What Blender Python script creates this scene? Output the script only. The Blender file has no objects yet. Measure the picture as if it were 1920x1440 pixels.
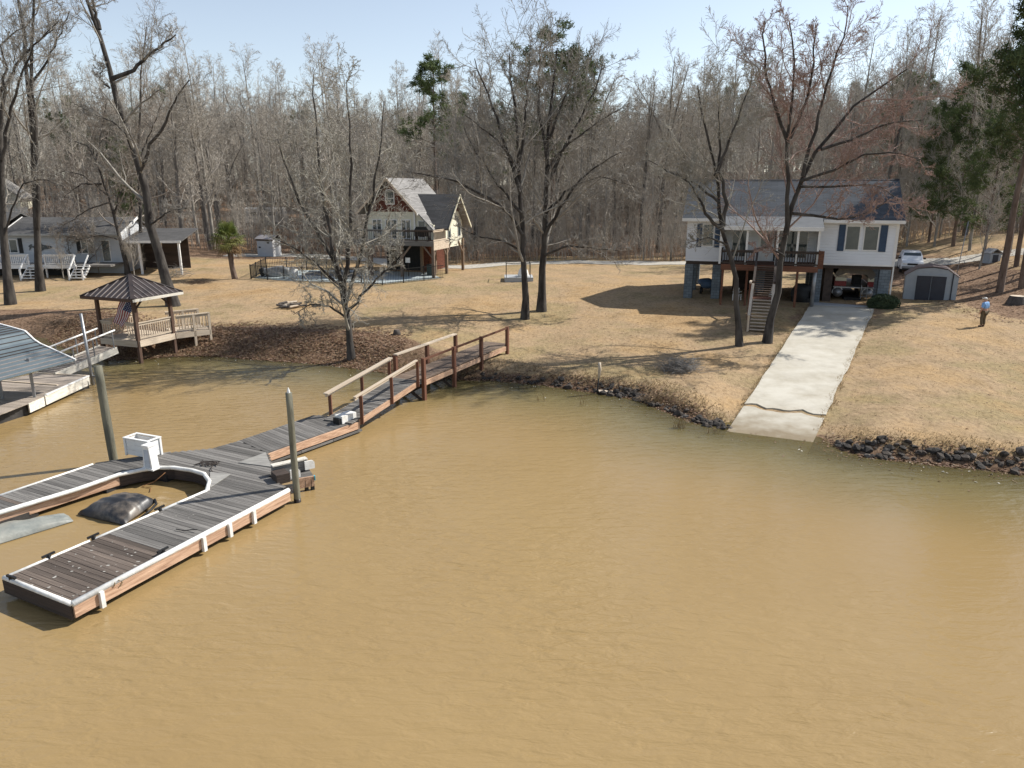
import bpy, bmesh, math, random
import numpy as np
from mathutils import Vector, Matrix
random.seed(7)
SC = bpy.context.scene
COL = SC.collection
# ------------------------------------------------------------------ camera, sky, sun, exposure
CAM_H, FPX, PITCH = 9.3, 1356.0, math.radians(15)
cd = bpy.data.cameras.new("camera"); cam = bpy.data.objects.new("camera", cd); COL.objects.link(cam)
cam.location = (0, 0, CAM_H); cam.rotation_euler = (math.radians(90) - PITCH, 0, 0)
cd.sensor_fit = 'HORIZONTAL'; cd.sensor_width = 36; cd.lens = 36 * FPX / 1920
cd.clip_start = .1; cd.clip_end = 2000
SC.camera = cam
SUN_AZ, SUN_EL = math.radians(68.0), math.radians(43.0)      # azimuth from +Y towards +X
world = bpy.data.worlds.new("World"); SC.world = world; world.use_nodes = True
wn = world.node_tree.nodes; wl = world.node_tree.links
bg = wn["Background"]; sky = wn.new("ShaderNodeTexSky"); sky.sky_type = 'NISHITA'
sky.sun_disc = False; sky.sun_elevation = SUN_EL; sky.sun_rotation = SUN_AZ
sky.air_density = 1.0; sky.dust_density = 0.3; sky.ozone_density = 1.0; sky.altitude = 100
hz = wn.new('ShaderNodeHueSaturation'); hz.inputs['Saturation'].default_value = .66; wl.new(sky.outputs[0], hz.inputs['Color'])
wl.new(hz.outputs[0], bg.inputs[0]); bg.inputs[1].default_value = 0.122
sd = bpy.data.lights.new("sun", 'SUN'); sd.energy = 5.0; sd.angle = math.radians(.5); sd.color = (1, .955, .88)
sun = bpy.data.objects.new("sun", sd); COL.objects.link(sun)
sv = Vector((math.sin(SUN_AZ) * math.cos(SUN_EL), math.cos(SUN_AZ) * math.cos(SUN_EL), math.sin(SUN_EL)))
sun.rotation_euler = sv.to_track_quat('Z', 'Y').to_euler(); sun.location = (60, 60, 80)
SC.view_settings.view_transform = 'Standard'; SC.view_settings.look = 'None'
SC.view_settings.gamma = 1; SC.view_settings.exposure = 0.42
SC.cycles.max_bounces = 6; SC.cycles.transparent_max_bounces = 8
# ------------------------------------------------------------------ photo pixel -> place
def ray(x, y):
    u = (x - 960) / FPX; v = (720 - y) / FPX
    return np.array((u, math.cos(PITCH) + v * math.sin(PITCH), -math.sin(PITCH) + v * math.cos(PITCH)))
def G(x, y, z=0.0):                     # where the ray meets the level z
    d = ray(x, y); t = (z - CAM_H) / d[2]
    return Vector((d[0] * t, d[1] * t, z))
def W(x, y, Y):                         # where the ray meets the depth Y
    d = ray(x, y); t = Y / d[1]
    return Vector((d[0] * t, Y, CAM_H + d[2] * t))
def zof(Y, y):                          # height seen at row y at depth Y
    return W(960, y, Y).z
# ------------------------------------------------------------------ terrain
_sh = [(-160, 628), (0, 628), (80, 634), (130, 655), (200, 676), (262, 674), (330, 668), (400, 668), (500, 676), (600, 683),
       (660, 690), (740, 702), (800, 706), (870, 712), (940, 714), (1020, 722), (1110, 735), (1200, 750), (1260, 776),
       (1310, 795), (1365, 806), (1445, 817), (1525, 826), (1548, 842), (1620, 856), (1750, 870), (1860, 882), (1920, 890), (2100, 905)]
SH = [G(x, y, 0)[:2] for x, y in _sh]
SH = np.array([(-300, SH[0][1] + 6)] + SH + [(300, SH[-1][1] - 10)])
def S(t): t = np.clip(t, 0, 1); return t * t * (3 - 2 * t)
def sdist(x, y):
    x = np.asarray(x, float); y = np.asarray(y, float)
    best = np.full(x.shape, 1e9)
    for a, b in zip(SH[:-1], SH[1:]):
        ab = b - a; t = np.clip(((x - a[0]) * ab[0] + (y - a[1]) * ab[1]) / (ab @ ab), 0, 1)
        best = np.minimum(best, np.hypot(x - a[0] - t * ab[0], y - a[1] - t * ab[1]))
    ys = np.interp(x, SH[:, 0], SH[:, 1])
    return np.where(y >= ys, best, -best)
RT = 1.5
R_BL, R_BR, R_TL, R_TR = G(1365, 806, 0), G(1526, 826, 0), G(1519, 572, RT), G(1640, 579, RT)
_r0 = np.array(((R_BL + R_BR) / 2)[:2]); _r1 = np.array(((R_TL + R_TR) / 2)[:2])
_rl = np.linalg.norm(_r1 - _r0); _ra = (_r1 - _r0) / _rl; _rn = np.array((_ra[1], -_ra[0]))
def noise2(x, y, seed=0):
    r = np.zeros_like(x)
    rs = np.random.RandomState(seed)
    for k in range(14):
        f = rs.uniform(.05, .9); a = rs.uniform(0, 6.28); p = rs.uniform(0, 6.28)
        r += np.sin((x * math.cos(a) + y * math.sin(a)) * f * 2 + p) / (1 + 3 * f)
    return r / 4
def H(x, y):
    x = np.asarray(x, float); y = np.asarray(y, float)
    d = sdist(x, y)
    k = S((x + 6) / 8.0)
    A = 1.0 * (1 - k) + .5 * k; wd = 3.4 * (1 - k) + 1.3 * k
    wob = noise2(x * 2.2, y * 2.2, 3)
    h = np.where(d > 0, A * S((d + .25 * wob * np.clip(d, 0, 1)) / wd) + (1.6 - A) * S(d / 30) ** 1.2, np.maximum(d * .22, -1.6))
    h = h + .035 * noise2(x, y, 1) * np.clip(d, 0, 3)
    h = h + 3.2 * S((x - 29) / 24) * S((y - 42) / 16) + S((y - 86) / 110) * 9 + 1.6 * S((-x - 30) / 25) * S((y - 66) / 25)
    t = (x - _r0[0]) * _ra[0] + (y - _r0[1]) * _ra[1]; s = np.abs((x - _r0[0]) * _rn[0] + (y - _r0[1]) * _rn[1])
    zr = RT * t / _rl - .045
    w = (1 - S((s - (1.65 + .55 * np.clip(t / _rl, 0, 1.1))) / 2.2)) * S((t + 2) / 1.5) * (1 - S((t - _rl - 1) / 4))
    return np.where(w > 0, h * (1 - w) + zr * w, h)
def h1(x, y): return float(H(np.array([x]), np.array([y]))[0])
_ts = np.arange(14, 260, .12)
def on(x, y):                            # where the ray meets the ground
    d = ray(x, y); k = _ts / d[1]
    X = d[0] * k; Z = CAM_H + d[2] * k; hh = H(X, _ts)
    i = int(np.argmax(Z <= hh)) if (Z <= hh).any() else len(_ts) - 1
    return Vector((X[i], _ts[i], hh[i]))
# ------------------------------------------------------------------ materials
MATS = {}
def nt(name):
    m = bpy.data.materials.new(name); m.use_nodes = True
    n = m.node_tree.nodes; return m, n, m.node_tree.links, n["Principled BSDF"]
def mat(name, c1, c2=None, scale=3.0, rough=.85, bump=0.0, stretch=(1, 1, 1), rnd=0.0, coord='pos', detail=6, metal=0, c3=None, bscale=None, spec=.3, lo=.35, hi=.65, trans=0):
    """two-tone noise material: coord 'pos' world place, 'obj' object space with an offset of its own"""
    if name in MATS: return MATS[name]
    m, n, l, p = nt(name)
    p.inputs["Roughness"].default_value = rough; p.inputs["Metallic"].default_value = metal
    p.inputs["Specular IOR Level"].default_value = spec
    c2 = c2 or tuple(v * .75 for v in c1)
    if coord == 'pos': co = n.new("ShaderNodeNewGeometry").outputs["Position"]
    else: co = n.new("ShaderNodeTexCoord").outputs["Object"]
    oi = n.new("ShaderNodeObjectInfo")
    mp = n.new("ShaderNodeVectorMath"); mp.operation = 'MULTIPLY_ADD'; mp.inputs[1].default_value = stretch
    l.new(co, mp.inputs[0])
    if coord == 'obj':
        sc = n.new("ShaderNodeVectorMath"); sc.operation = 'SCALE'; sc.inputs[0].default_value = (37, 91, 53)
        l.new(oi.outputs["Random"], sc.inputs["Scale"]); l.new(sc.outputs[0], mp.inputs[2])
    else: mp.inputs[2].default_value = (0, 0, 0)
    ns = n.new("ShaderNodeTexNoise"); ns.inputs["Scale"].default_value = scale; ns.inputs["Detail"].default_value = detail
    ns.inputs["Roughness"].default_value = .62
    l.new(mp.outputs[0], ns.inputs["Vector"])
    rp = n.new("ShaderNodeValToRGB"); e = rp.color_ramp.elements
    e[0].position = lo; e[0].color = (*c1, 1); e[1].position = hi; e[1].color = (*c2, 1)
    if c3: q = e.new((lo + hi) / 2); q.color = (*c3, 1)
    l.new(ns.outputs["Fac"], rp.inputs[0]); out = rp.outputs[0]
    if rnd:
        hv = n.new("ShaderNodeHueSaturation"); mr = n.new("ShaderNodeMapRange")
        mr.inputs[3].default_value = 1 - rnd; mr.inputs[4].default_value = 1 + rnd
        l.new(oi.outputs["Random"], mr.inputs[0]); l.new(mr.outputs[0], hv.inputs["Value"]); l.new(out, hv.inputs["Color"]); out = hv.outputs[0]
    l.new(out, p.inputs["Base Color"])
    if bump:
        b = n.new("ShaderNodeBump"); b.inputs["Strength"].default_value = bump; b.inputs["Distance"].default_value = .05
        n2 = n.new("ShaderNodeTexNoise"); n2.inputs["Scale"].default_value = bscale or scale * 4; n2.inputs["Detail"].default_value = 5
        l.new(mp.outputs[0], n2.inputs["Vector"]); l.new(n2.outputs["Fac"], b.inputs["Height"]); l.new(b.outputs[0], p.inputs["Normal"])
    if trans:
        tb = n.new("ShaderNodeBsdfTranslucent"); mx = n.new("ShaderNodeMixShader"); mx.inputs[0].default_value = trans
        l.new(out, tb.inputs[0]); l.new(p.outputs[0], mx.inputs[1]); l.new(tb.outputs[0], mx.inputs[2])
        l.new(mx.outputs[0], n["Material Output"].inputs[0])
    MATS[name] = m; return m
def wood(name, c1, c2, rnd=.22, rough=.85, stretch=(1.6, 9, 9), lo=.33, hi=.7):
    return mat(name, c1, c2, 1.0, rough, .35, stretch, rnd, 'obj', 7, lo=lo, hi=hi, bscale=3)
M = {}
M['deckgrey'] = wood('deck_wood_grey', (.225, .213, .197), (.068, .062, .057), .36)
M['deckbrown'] = wood('deck_wood_brown', (.26, .195, .145), (.10, .07, .055), .25)
M['fascia'] = wood('fascia_wood', (.60, .40, .27), (.26, .14, .085), .12, stretch=(9, 6, 6), lo=.38, hi=.72)
M['redwood'] = wood('red_brown_wood', (.20, .088, .052), (.09, .042, .028), .2)
M['palewood'] = wood('pale_weathered_wood', (.62, .53, .42), (.40, .31, .22), .12)
M['whitewood'] = wood('white_weathered_board', (.68, .64, .56), (.38, .34, .28), .08, stretch=(7, 4, 4), lo=.45, hi=.8)
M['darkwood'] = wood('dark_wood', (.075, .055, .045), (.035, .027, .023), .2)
M['gazwood'] = wood('brown_post_wood', (.11, .065, .045), (.055, .035, .027), .2)
M['pole'] = mat('treated_pole', (.215, .20, .145), (.09, .088, .068), 2, .85, .4, (1.5, 1.5, .35), bscale=9)
M['white'] = mat('white_vinyl', (.78, .77, .74), (.68, .67, .65), 2, .45, 0)
M['trim'] = mat('white_rubber_trim', (.80, .79, .76), (.62, .60, .55), 5, .5, .1)
M['siding'] = mat('white_siding', (.72, .72, .72), (.64, .64, .65), .7, .6, 0)
M['cream'] = mat('cream_siding', (.62, .58, .44), (.55, .51, .38), .6, .65, 0)
M['black'] = mat('black_metal', (.012, .012, .013), (.02, .02, .02), 3, .5)
M['rubber'] = mat('black_rubber', (.018, .018, .02), (.16, .13, .10), 2.2, .5, .3, lo=.48, hi=.72)
M['float'] = mat('float_drum', (.02, .02, .022), (.06, .055, .05), 2, .6, .1)
M['greymetal'] = mat('galvanised_metal', (.30, .31, .32), (.22, .22, .23), 3, .4, 0, metal=.5)
M['roofteal'] = mat('boathouse_roof_metal', (.155, .19, .205), (.125, .155, .172), 1.2, .38, .05, metal=.35)
M['roofbrown'] = mat('brown_roof_metal', (.075, .058, .052), (.055, .044, .042), 2, .36, .03, metal=.3)
M['ribpale'] = mat('roof_rib_metal', (.34, .30, .28), (.27, .24, .225), 2, .3, 0, metal=.2)
M['glass'] = mat('window_glass', (.03, .045, .05), (.055, .07, .07), 1.5, .06, 0, spec=.8)
M['shutter'] = mat('blue_shutter', (.034, .066, .118), (.026, .05, .095), 4, .5)
M['block'] = None
M['skin'] = mat('skin', (.5, .29, .2), (.45, .25, .17), 6, .6)
M['black_grill'] = mat('matte_black', (.014, .014, .014), (.024, .024, .024), 4, .7)
def siding(name, c, pitch=.2, amt=.9):
    m, n, l, p = nt(name); p.inputs["Roughness"].default_value = .6; p.inputs["Specular IOR Level"].default_value = .25
    g = n.new("ShaderNodeNewGeometry"); sx = n.new("ShaderNodeSeparateXYZ"); l.new(g.outputs["Position"], sx.inputs[0])
    d = n.new("ShaderNodeMath"); d.operation = 'DIVIDE'; d.inputs[1].default_value = pitch; l.new(sx.outputs[2], d.inputs[0])
    f = n.new("ShaderNodeMath"); f.operation = 'FRACT'; l.new(d.outputs[0], f.inputs[0])
    b = n.new("ShaderNodeBump"); b.inputs["Strength"].default_value = amt; b.inputs["Distance"].default_value = .03
    iv = n.new("ShaderNodeMath"); iv.operation = 'SUBTRACT'; iv.inputs[0].default_value = 1; l.new(f.outputs[0], iv.inputs[1])
    l.new(iv.outputs[0], b.inputs["Height"]); l.new(b.outputs[0], p.inputs["Normal"])
    ns = n.new("ShaderNodeTexNoise"); ns.inputs["Scale"].default_value = 1.3; ns.inputs["Detail"].default_value = 5
    l.new(g.outputs["Position"], ns.inputs["Vector"])
    mx = n.new("ShaderNodeMix"); mx.data_type = 'RGBA'; mx.inputs[6].default_value = (*c, 1); mx.inputs[7].default_value = (*[v * .86 for v in c], 1)
    l.new(ns.outputs[0], mx.inputs[0]); l.new(mx.outputs[2], p.inputs["Base Color"]); return m
M['lap'] = siding('white_lap_siding', (.76, .775, .80)); M['lapcream'] = siding('cream_lap_siding', (.72, .685, .54), .16)
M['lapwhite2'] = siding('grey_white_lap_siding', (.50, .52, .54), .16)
def shingle(name, c, sx=.9, sz=.16):
    m, n, l, p = nt(name); p.inputs["Roughness"].default_value = .95; p.inputs["Specular IOR Level"].default_value = .12
    tc = n.new("ShaderNodeTexCoord")
    br = n.new("ShaderNodeTexBrick"); br.inputs["Scale"].default_value = 1; br.inputs["Mortar Size"].default_value = .012
    br.inputs["Brick Width"].default_value = sx; br.inputs["Row Height"].default_value = sz
    br.inputs["Color1"].default_value = (*c, 1); br.inputs["Color2"].default_value = (*[v * .72 for v in c], 1); br.inputs["Mortar"].default_value = (*[v * .45 for v in c], 1)
    l.new(tc.outputs["UV"], br.inputs["Vector"])
    ns = n.new("ShaderNodeTexNoise"); ns.inputs["Scale"].default_value = .8; ns.inputs["Detail"].default_value = 6
    g = n.new("ShaderNodeNewGeometry"); l.new(g.outputs["Position"], ns.inputs["Vector"])
    mr = n.new("ShaderNodeMapRange"); mr.inputs[3].default_value = .75; mr.inputs[4].default_value = 1.25; l.new(ns.outputs[0], mr.inputs[0])
    hv = n.new("ShaderNodeHueSaturation"); l.new(br.outputs[0], hv.inputs["Color"]); l.new(mr.outputs[0], hv.inputs["Value"])
    l.new(hv.outputs[0], p.inputs["Base Color"]); return m
M['shgrey'] = shingle('grey_shingle_roof', (.28, .27, .26)); M['shblue'] = shingle('slate_shingle_roof', (.098, .107, .12)); M['shdark'] = shingle('charcoal_shingle_roof', (.115, .112, .11))
M['cedar'] = shingle('red_cedar_shake', (.14, .055, .04), .35, .2)
M['block'] = shingle('concrete_block', (.17, .20, .225), .4, .2)
M['brick'] = shingle('orange_brick', (.15, .06, .04), .3, .1)
# ------------------------------------------------------------------ objects
WL = {}
def tag(o, label, cat, group=None, kind=None):
    if label: o['label'] = label
    if cat: o['category'] = cat
    if group: o['group'] = group
    if kind: o['kind'] = kind
    return o
def thing(name, loc, label, cat, group=None):
    o = bpy.data.objects.new(name, None); o.empty_display_size = .2; COL.objects.link(o); o.location = loc; WL[o.name] = Vector(loc)
    return tag(o, label, cat, group)
def link(name, me, parent=None):
    o = bpy.data.objects.new(name, me); COL.objects.link(o)
    if parent is not None: o.parent = parent; WL[o.name] = WL[parent.name]
    else: WL[o.name] = Vector((0, 0, 0))
    return o
class MB:
    def __init__(s): s.v = []; s.f = []; s.uv = {}
    def add(s, vs, fs):
        b = len(s.v); s.v += [tuple(v) for v in vs]; s.f += [tuple(i + b for i in f) for f in fs]; return s
    def quad(s, a, b, c, d, uv=None):
        s.add((a, b, c, d), ((0, 1, 2, 3),))
        if uv: s.uv[len(s.f) - 1] = uv
        return s
    def poly(s, pts): return s.add(pts, (tuple(range(len(pts))),))
    def box(s, c, sz, ax=None):
        c = Vector(c); ax = ax or (Vector((1, 0, 0)), Vector((0, 1, 0)), Vector((0, 0, 1)))
        vs = [c + ax[0] * (i * sz[0] / 2) + ax[1] * (j * sz[1] / 2) + ax[2] * (k * sz[2] / 2) for i in (-1, 1) for j in (-1, 1) for k in (-1, 1)]
        return s.add(vs, BOXF)
    def beam(s, p0, p1, w, h, up=(0, 0, 1)):
        c, L, ax = beamax(p0, p1, up); return s.box(c, (L, w, h), ax)
    def prism(s, pts, ext):
        n = len(pts); e = Vector(ext); pts = [Vector(p) for p in pts]
        s.add(pts + [p + e for p in pts], [tuple(range(n))[::-1], tuple(range(n, 2 * n))] + [(i, (i + 1) % n, n + (i + 1) % n, n + i) for i in range(n)]); return s
    def tube(s, pts, r, n=8, cap=True):
        pts = [Vector(p) for p in pts]; r = r if hasattr(r, '__len__') else [r] * len(pts); vs = []
        for i, p in enumerate(pts):
            t = (pts[min(i + 1, len(pts) - 1)] - pts[max(i - 1, 0)]).normalized()
            a = t.cross(Vector((0, 0, 1)) if abs(t.z) < .9 else Vector((1, 0, 0))).normalized(); b = t.cross(a)
            vs += [p + (a * math.cos(6.2832 * k / n) + b * math.sin(6.2832 * k / n)) * r[i] for k in range(n)]
        fs = [(i * n + k, i * n + (k + 1) % n, (i + 1) * n + (k + 1) % n, (i + 1) * n + k) for i in range(len(pts) - 1) for k in range(n)]
        if cap: fs += [tuple(range(n))[::-1], tuple((len(pts) - 1) * n + k for k in range(n))]
        return s.add(vs, fs)
    def build(s, name, m, parent=None, smooth=False, mesh=None):
        L = WL[parent.name] if parent is not None else Vector((0, 0, 0))
        me = bpy.data.meshes.new(name); me.from_pydata([(v[0] - L.x, v[1] - L.y, v[2] - L.z) for v in s.v], [], s.f)
        me.materials.append(m)
        ul = me.uv_layers.new(name="UVMap")
        bm = bmesh.new(); bm.from_mesh(me); bmesh.ops.recalc_face_normals(bm, faces=bm.faces); bm.to_mesh(me); bm.free()
        ul = me.uv_layers[0]                      # metric UVs from each face's own plane
        for p in me.polygons:
            nr = p.normal; a = Vector((-nr.y, nr.x, 0))
            a = a.normalized() if a.length > .05 else Vector((1, 0, 0)); b = nr.cross(a)
            for li in p.loop_indices:
                co = me.vertices[me.loops[li].vertex_index].co; ul.data[li].uv = (co.dot(a), co.dot(b))
        if smooth: me.shade_smooth()
        return link(name, me, parent)
BOXF = ((0, 1, 3, 2), (4, 6, 7, 5), (0, 4, 5, 1), (2, 3, 7, 6), (0, 2, 6, 4), (1, 5, 7, 3))
def beamax(p0, p1, up=(0, 0, 1)):
    p0 = Vector(p0); p1 = Vector(p1); d = p1 - p0; L = d.length; d.normalize(); up = Vector(up)
    if abs(d.dot(up)) > .99: up = Vector((0, 1, 0))
    y = up.cross(d).normalized(); z = d.cross(y); return (p0 + p1) / 2, L, (d, y, z)
_cubes = {}
def cube(m):
    if m.name not in _cubes:
        me = bpy.data.meshes.new("board_" + m.name); me.from_pydata([(i / 2, j / 2, k / 2) for i in (-1, 1) for j in (-1, 1) for k in (-1, 1)], [], BOXF)
        bm = bmesh.new(); bm.from_mesh(me); bmesh.ops.recalc_face_normals(bm, faces=bm.faces); bm.to_mesh(me); bm.free()
        me.materials.append(m); _cubes[m.name] = me
    return _cubes[m.name]
def piece(name, m, parent, c, sz, ax=None):
    """one board, post or block: shared unit box with its own place and size"""
    o = link(name, cube(m), parent); ax = ax or (Vector((1, 0, 0)), Vector((0, 1, 0)), Vector((0, 0, 1)))
    L = WL[parent.name] if parent is not None else Vector((0, 0, 0))
    c = Vector(c) - L
    o.matrix_local = Matrix(((ax[0].x * sz[0], ax[1].x * sz[1], ax[2].x * sz[2], c.x), (ax[0].y * sz[0], ax[1].y * sz[1], ax[2].y * sz[2], c.y),
                             (ax[0].z * sz[0], ax[1].z * sz[1], ax[2].z * sz[2], c.z), (0, 0, 0, 1)))
    return o
def pbeam(name, m, parent, p0, p1, w, h, up=(0, 0, 1)):
    c, L, ax = beamax(p0, p1, up); return piece(name, m, parent, c, (L, w, h), ax)
def post(name, m, parent, x, y, z0, z1, w=.14, ang=0):
    ax = (Vector((math.cos(ang), math.sin(ang), 0)), Vector((-math.sin(ang), math.cos(ang), 0)), Vector((0, 0, 1)))
    # long axis first so that the grain runs up
    return piece(name, m, parent, (x, y, (z0 + z1) / 2), (z1 - z0, w, w), (ax[2], ax[0], ax[1]))
def planks(name, m, parent, poly, dirv, w, th, zfun, gap=.012, inset=0):
    """deck boards: strips laid along dirv clipped to a polygon (world XY)"""
    d = Vector((dirv[0], dirv[1])).normalized(); n = Vector((-d.y, d.x)); P = [Vector((p[0], p[1])) for p in poly]
    a0 = min(p.dot(n) for p in P); a1 = max(p.dot(n) for p in P); k = max(1, int(round((a1 - a0) / w))); st = (a1 - a0) / k
    for i in range(k):
        a = a0 + (i + .5) * st; hits = []
        for p, q in zip(P, P[1:] + P[:1]):
            u, v = p.dot(n) - a, q.dot(n) - a
            if (u < 0) != (v < 0): hits.append((p + (q - p) * (u / (u - v))).dot(d))
        hits.sort()
        for b0, b1 in zip(hits[::2], hits[1::2]):
            if b1 - b0 < .12: continue
            e0 = d * (b0 + inset) + n * a; e1 = d * (b1 - inset) + n * a
            jz = random.uniform(-.004, .004)
            mm = m(e0.lerp(e1, .5)) if callable(m) else m
            pbeam(name, mm, parent, (e0.x, e0.y, zfun(e0.x, e0.y) + jz), (e1.x, e1.y, zfun(e1.x, e1.y) + jz), st - gap, th)
def blob(name, m, parent, c, r, seed=0, amp=.18, freq=1.3, sub=3, flat=None, smooth=True):
    bm = bmesh.new(); bmesh.ops.create_icosphere(bm, subdivisions=sub, radius=1)
    rs = np.random.RandomState(seed); ph = rs.uniform(0, 6.28, (6, 4)); dr = rs.normal(size=(6, 3))
    L = WL[parent.name] if parent is not None else Vector((0, 0, 0))
    for v in bm.verts:
        k = 1 + amp * sum(math.sin(freq * 2 * v.co.dot(Vector(dr[i])) + ph[i, 0]) for i in range(6)) / 3
        v.co = Vector((v.co.x * r[0] * k, v.co.y * r[1] * k, v.co.z * r[2] * k))
        if flat is not None and v.co.z < flat: v.co.z = flat
        v.co += Vector(c) - L
    me = bpy.data.meshes.new(name); bm.to_mesh(me); bm.free(); me.materials.append(m)
    if smooth: me.shade_smooth()
    return link(name, me, parent)
# ================================================================== SETTING
def axis(segs):
    out = []
    for a, b, st in segs: out += list(np.arange(a, b, st))
    return np.array(out + [segs[-1][1]])
def grid_mesh(name, xs, ys, zf, m, attrs=()):
    X, Y = np.meshgrid(xs, ys); Z = zf(X.ravel(), Y.ravel())
    V = np.stack([X.ravel(), Y.ravel(), Z], 1); nx = len(xs); ny = len(ys)
    i = (np.arange(ny - 1)[:, None] * nx + np.arange(nx - 1)[None]).ravel()
    Fc = np.stack([i, i + 1, i + nx + 1, i + nx], 1)
    me = bpy.data.meshes.new(name); me.from_pydata(V.tolist(), [], Fc.tolist()); me.materials.append(m)
    for an, fn in attrs:
        at = me.attributes.new(an, 'FLOAT', 'POINT'); at.data.foreach_set('value', fn(V[:, 0], V[:, 1]).astype(np.float32))
    me.shade_smooth()
    return link(name, me)
# --- ground: dormant lawn, leaf litter towards the water, the wood and the hill on the right
def ground_mat():
    m, n, l, p = nt('ground'); p.inputs["Roughness"].default_value = .95; p.inputs["Specular IOR Level"].default_value = .1
    g = n.new("ShaderNodeNewGeometry"); pos = g.outputs["Position"]
    def noise(sc, det=6, rough=.6, st=None):
        t = n.new("ShaderNodeTexNoise"); t.inputs["Scale"].default_value = sc; t.inputs["Detail"].default_value = det; t.inputs["Roughness"].default_value = rough
        if st:
            k = n.new("ShaderNodeVectorMath"); k.operation = 'MULTIPLY'; k.inputs[1].default_value = st; l.new(pos, k.inputs[0]); l.new(k.outputs[0], t.inputs["Vector"])
        else: l.new(pos, t.inputs["Vector"])
        return t.outputs["Fac"]
    def ramp(f, stops):
        r = n.new("ShaderNodeValToRGB"); e = r.color_ramp.elements
        e[0].position, e[0].color = stops[0][0], (*stops[0][1], 1); e[1].position, e[1].color = stops[-1][0], (*stops[-1][1], 1)
        for q, c in stops[1:-1]: e.new(q).color = (*c, 1)
        l.new(f, r.inputs[0]); return r.outputs[0]
    def mix(f, a, b, bt='MIX'):
        x = n.new("ShaderNodeMix"); x.data_type = 'RGBA'; x.blend_type = bt
        (l.new(f, x.inputs[0]) if not isinstance(f, float) else setattr(x.inputs[0], 'default_value', f)); l.new(a, x.inputs[6]); l.new(b, x.inputs[7]); return x.outputs[2]
    lawn = ramp(noise(.16, 7, .62), [(.28, (.325, .212, .107)), (.40, (.38, .265, .147)), (.50, (.36, .26, .16)), (.60, (.295, .228, .125)), (.68, (.35, .245, .132)), (.80, (.405, .24, .12))])
    fine = ramp(noise(5.5, 8, .75, (1, .55, 1)), [(.30, (.55, .52, .48)), (.5, (.95, .95, .95)), (.72, (1.22, 1.2, 1.15))])
    lawn = mix(1.0, lawn, fine, 'MULTIPLY'); lawn = mix(1.0, lawn, ramp(noise(.75, 6, .65, (1, .7, 1)), [(.32, (.8, .8, .77)), (.5, (1, 1, 1)), (.7, (1.1, 1.06, 1.0))]), 'MULTIPLY')
    litter = ramp(noise(7, 8, .75), [(.3, (.065, .043, .03)), (.45, (.17, .115, .078)), (.57, (.28, .195, .135)), (.72, (.40, .305, .225))])
    litter = mix(1.0, litter, ramp(noise(.5, 5), [(.3, (.6, .55, .5)), (.7, (1.15, 1.1, 1.05))]), 'MULTIPLY')
    at = n.new("ShaderNodeAttribute"); at.attribute_name = 'litter'
    ad = n.new("ShaderNodeMath"); ad.operation = 'MULTIPLY_ADD'; ad.inputs[1].default_value = 1.1; ad.inputs[2].default_value = -.55; l.new(noise(.9, 7, .7), ad.inputs[0])
    sm = n.new("ShaderNodeMath"); sm.operation = 'ADD'; l.new(at.outputs["Fac"], sm.inputs[0]); l.new(ad.outputs[0], sm.inputs[1])
    st = n.new("ShaderNodeMapRange"); st.inputs[1].default_value = .38; st.inputs[2].default_value = .62; l.new(sm.outputs[0], st.inputs[0])
    c = mix(st.outputs[0], lawn, litter)
    wt = n.new("ShaderNodeAttribute"); wt.attribute_name = 'wet'
    mud = n.new("ShaderNodeRGB"); mud.outputs[0].default_value = (.06, .035, .02, 1)
    c = mix(wt.outputs["Fac"], c, mud.outputs[0])
    l.new(c, p.inputs["Base Color"])
    b = n.new("ShaderNodeBump"); b.inputs["Strength"].default_value = .7; b.inputs["Distance"].default_value = .08
    l.new(noise(6, 8, .7), b.inputs["Height"]); l.new(b.outputs[0], p.inputs["Normal"]); return m
def litter_f(x, y):
    d = sdist(x, y); k = S((x + 7) / 6.0)
    bank = 1 - S((d - (3.6 * (1 - k) + .5 * k)) / (1.8 * (1 - k) + .5 * k))
    wood_ = S((y - (86 - 4 * S((-x) / 20) + 6 * S((x - 20) / 10))) / 5)
    hill = S((x - 29.5) / 4) * S((y - 43 - .25 * (x - 30)) / 3) * (1 - .75 * S((x - 38) / 5)) * .95
    ram = .55 * (1 - S((np.abs((x - _r0[0]) * _rn[0] + (y - _r0[1]) * _rn[1]) - 2.3) / 1.2)) * S((y - 44) / 3) * (1 - S((y - 50) / 3))
    lf = .75 * S((-x - 33) / 9) * S((y - 66) / 8)
    return np.clip(np.maximum.reduce([bank, wood_, hill, ram, lf]), 0, 1)
def wet_f(x, y): d = sdist(x, y); return .85 * (1 - S((d - .05) / .35))
xs = axis([(-190, -60, 6), (-60, -30, 1.2), (-30, 34, .5), (34, 60, 1.2), (60, 200, 6)])
ys = axis([(5, 20, 3), (20, 58, .45), (58, 95, 1.0), (95, 300, 7)])
ground = grid_mesh('ground', xs, ys, lambda x, y: H(x, y) + .05 * noise2(x * 3, y * 3, 8) * np.clip(1 - np.abs(sdist(x, y) - 1.2) / 1.6, 0, 1), ground_mat(), (('litter', litter_f), ('wet', wet_f)))
tag(ground, 'dry tan lawn with leaf litter along the bank', None, None, 'structure')
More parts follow.
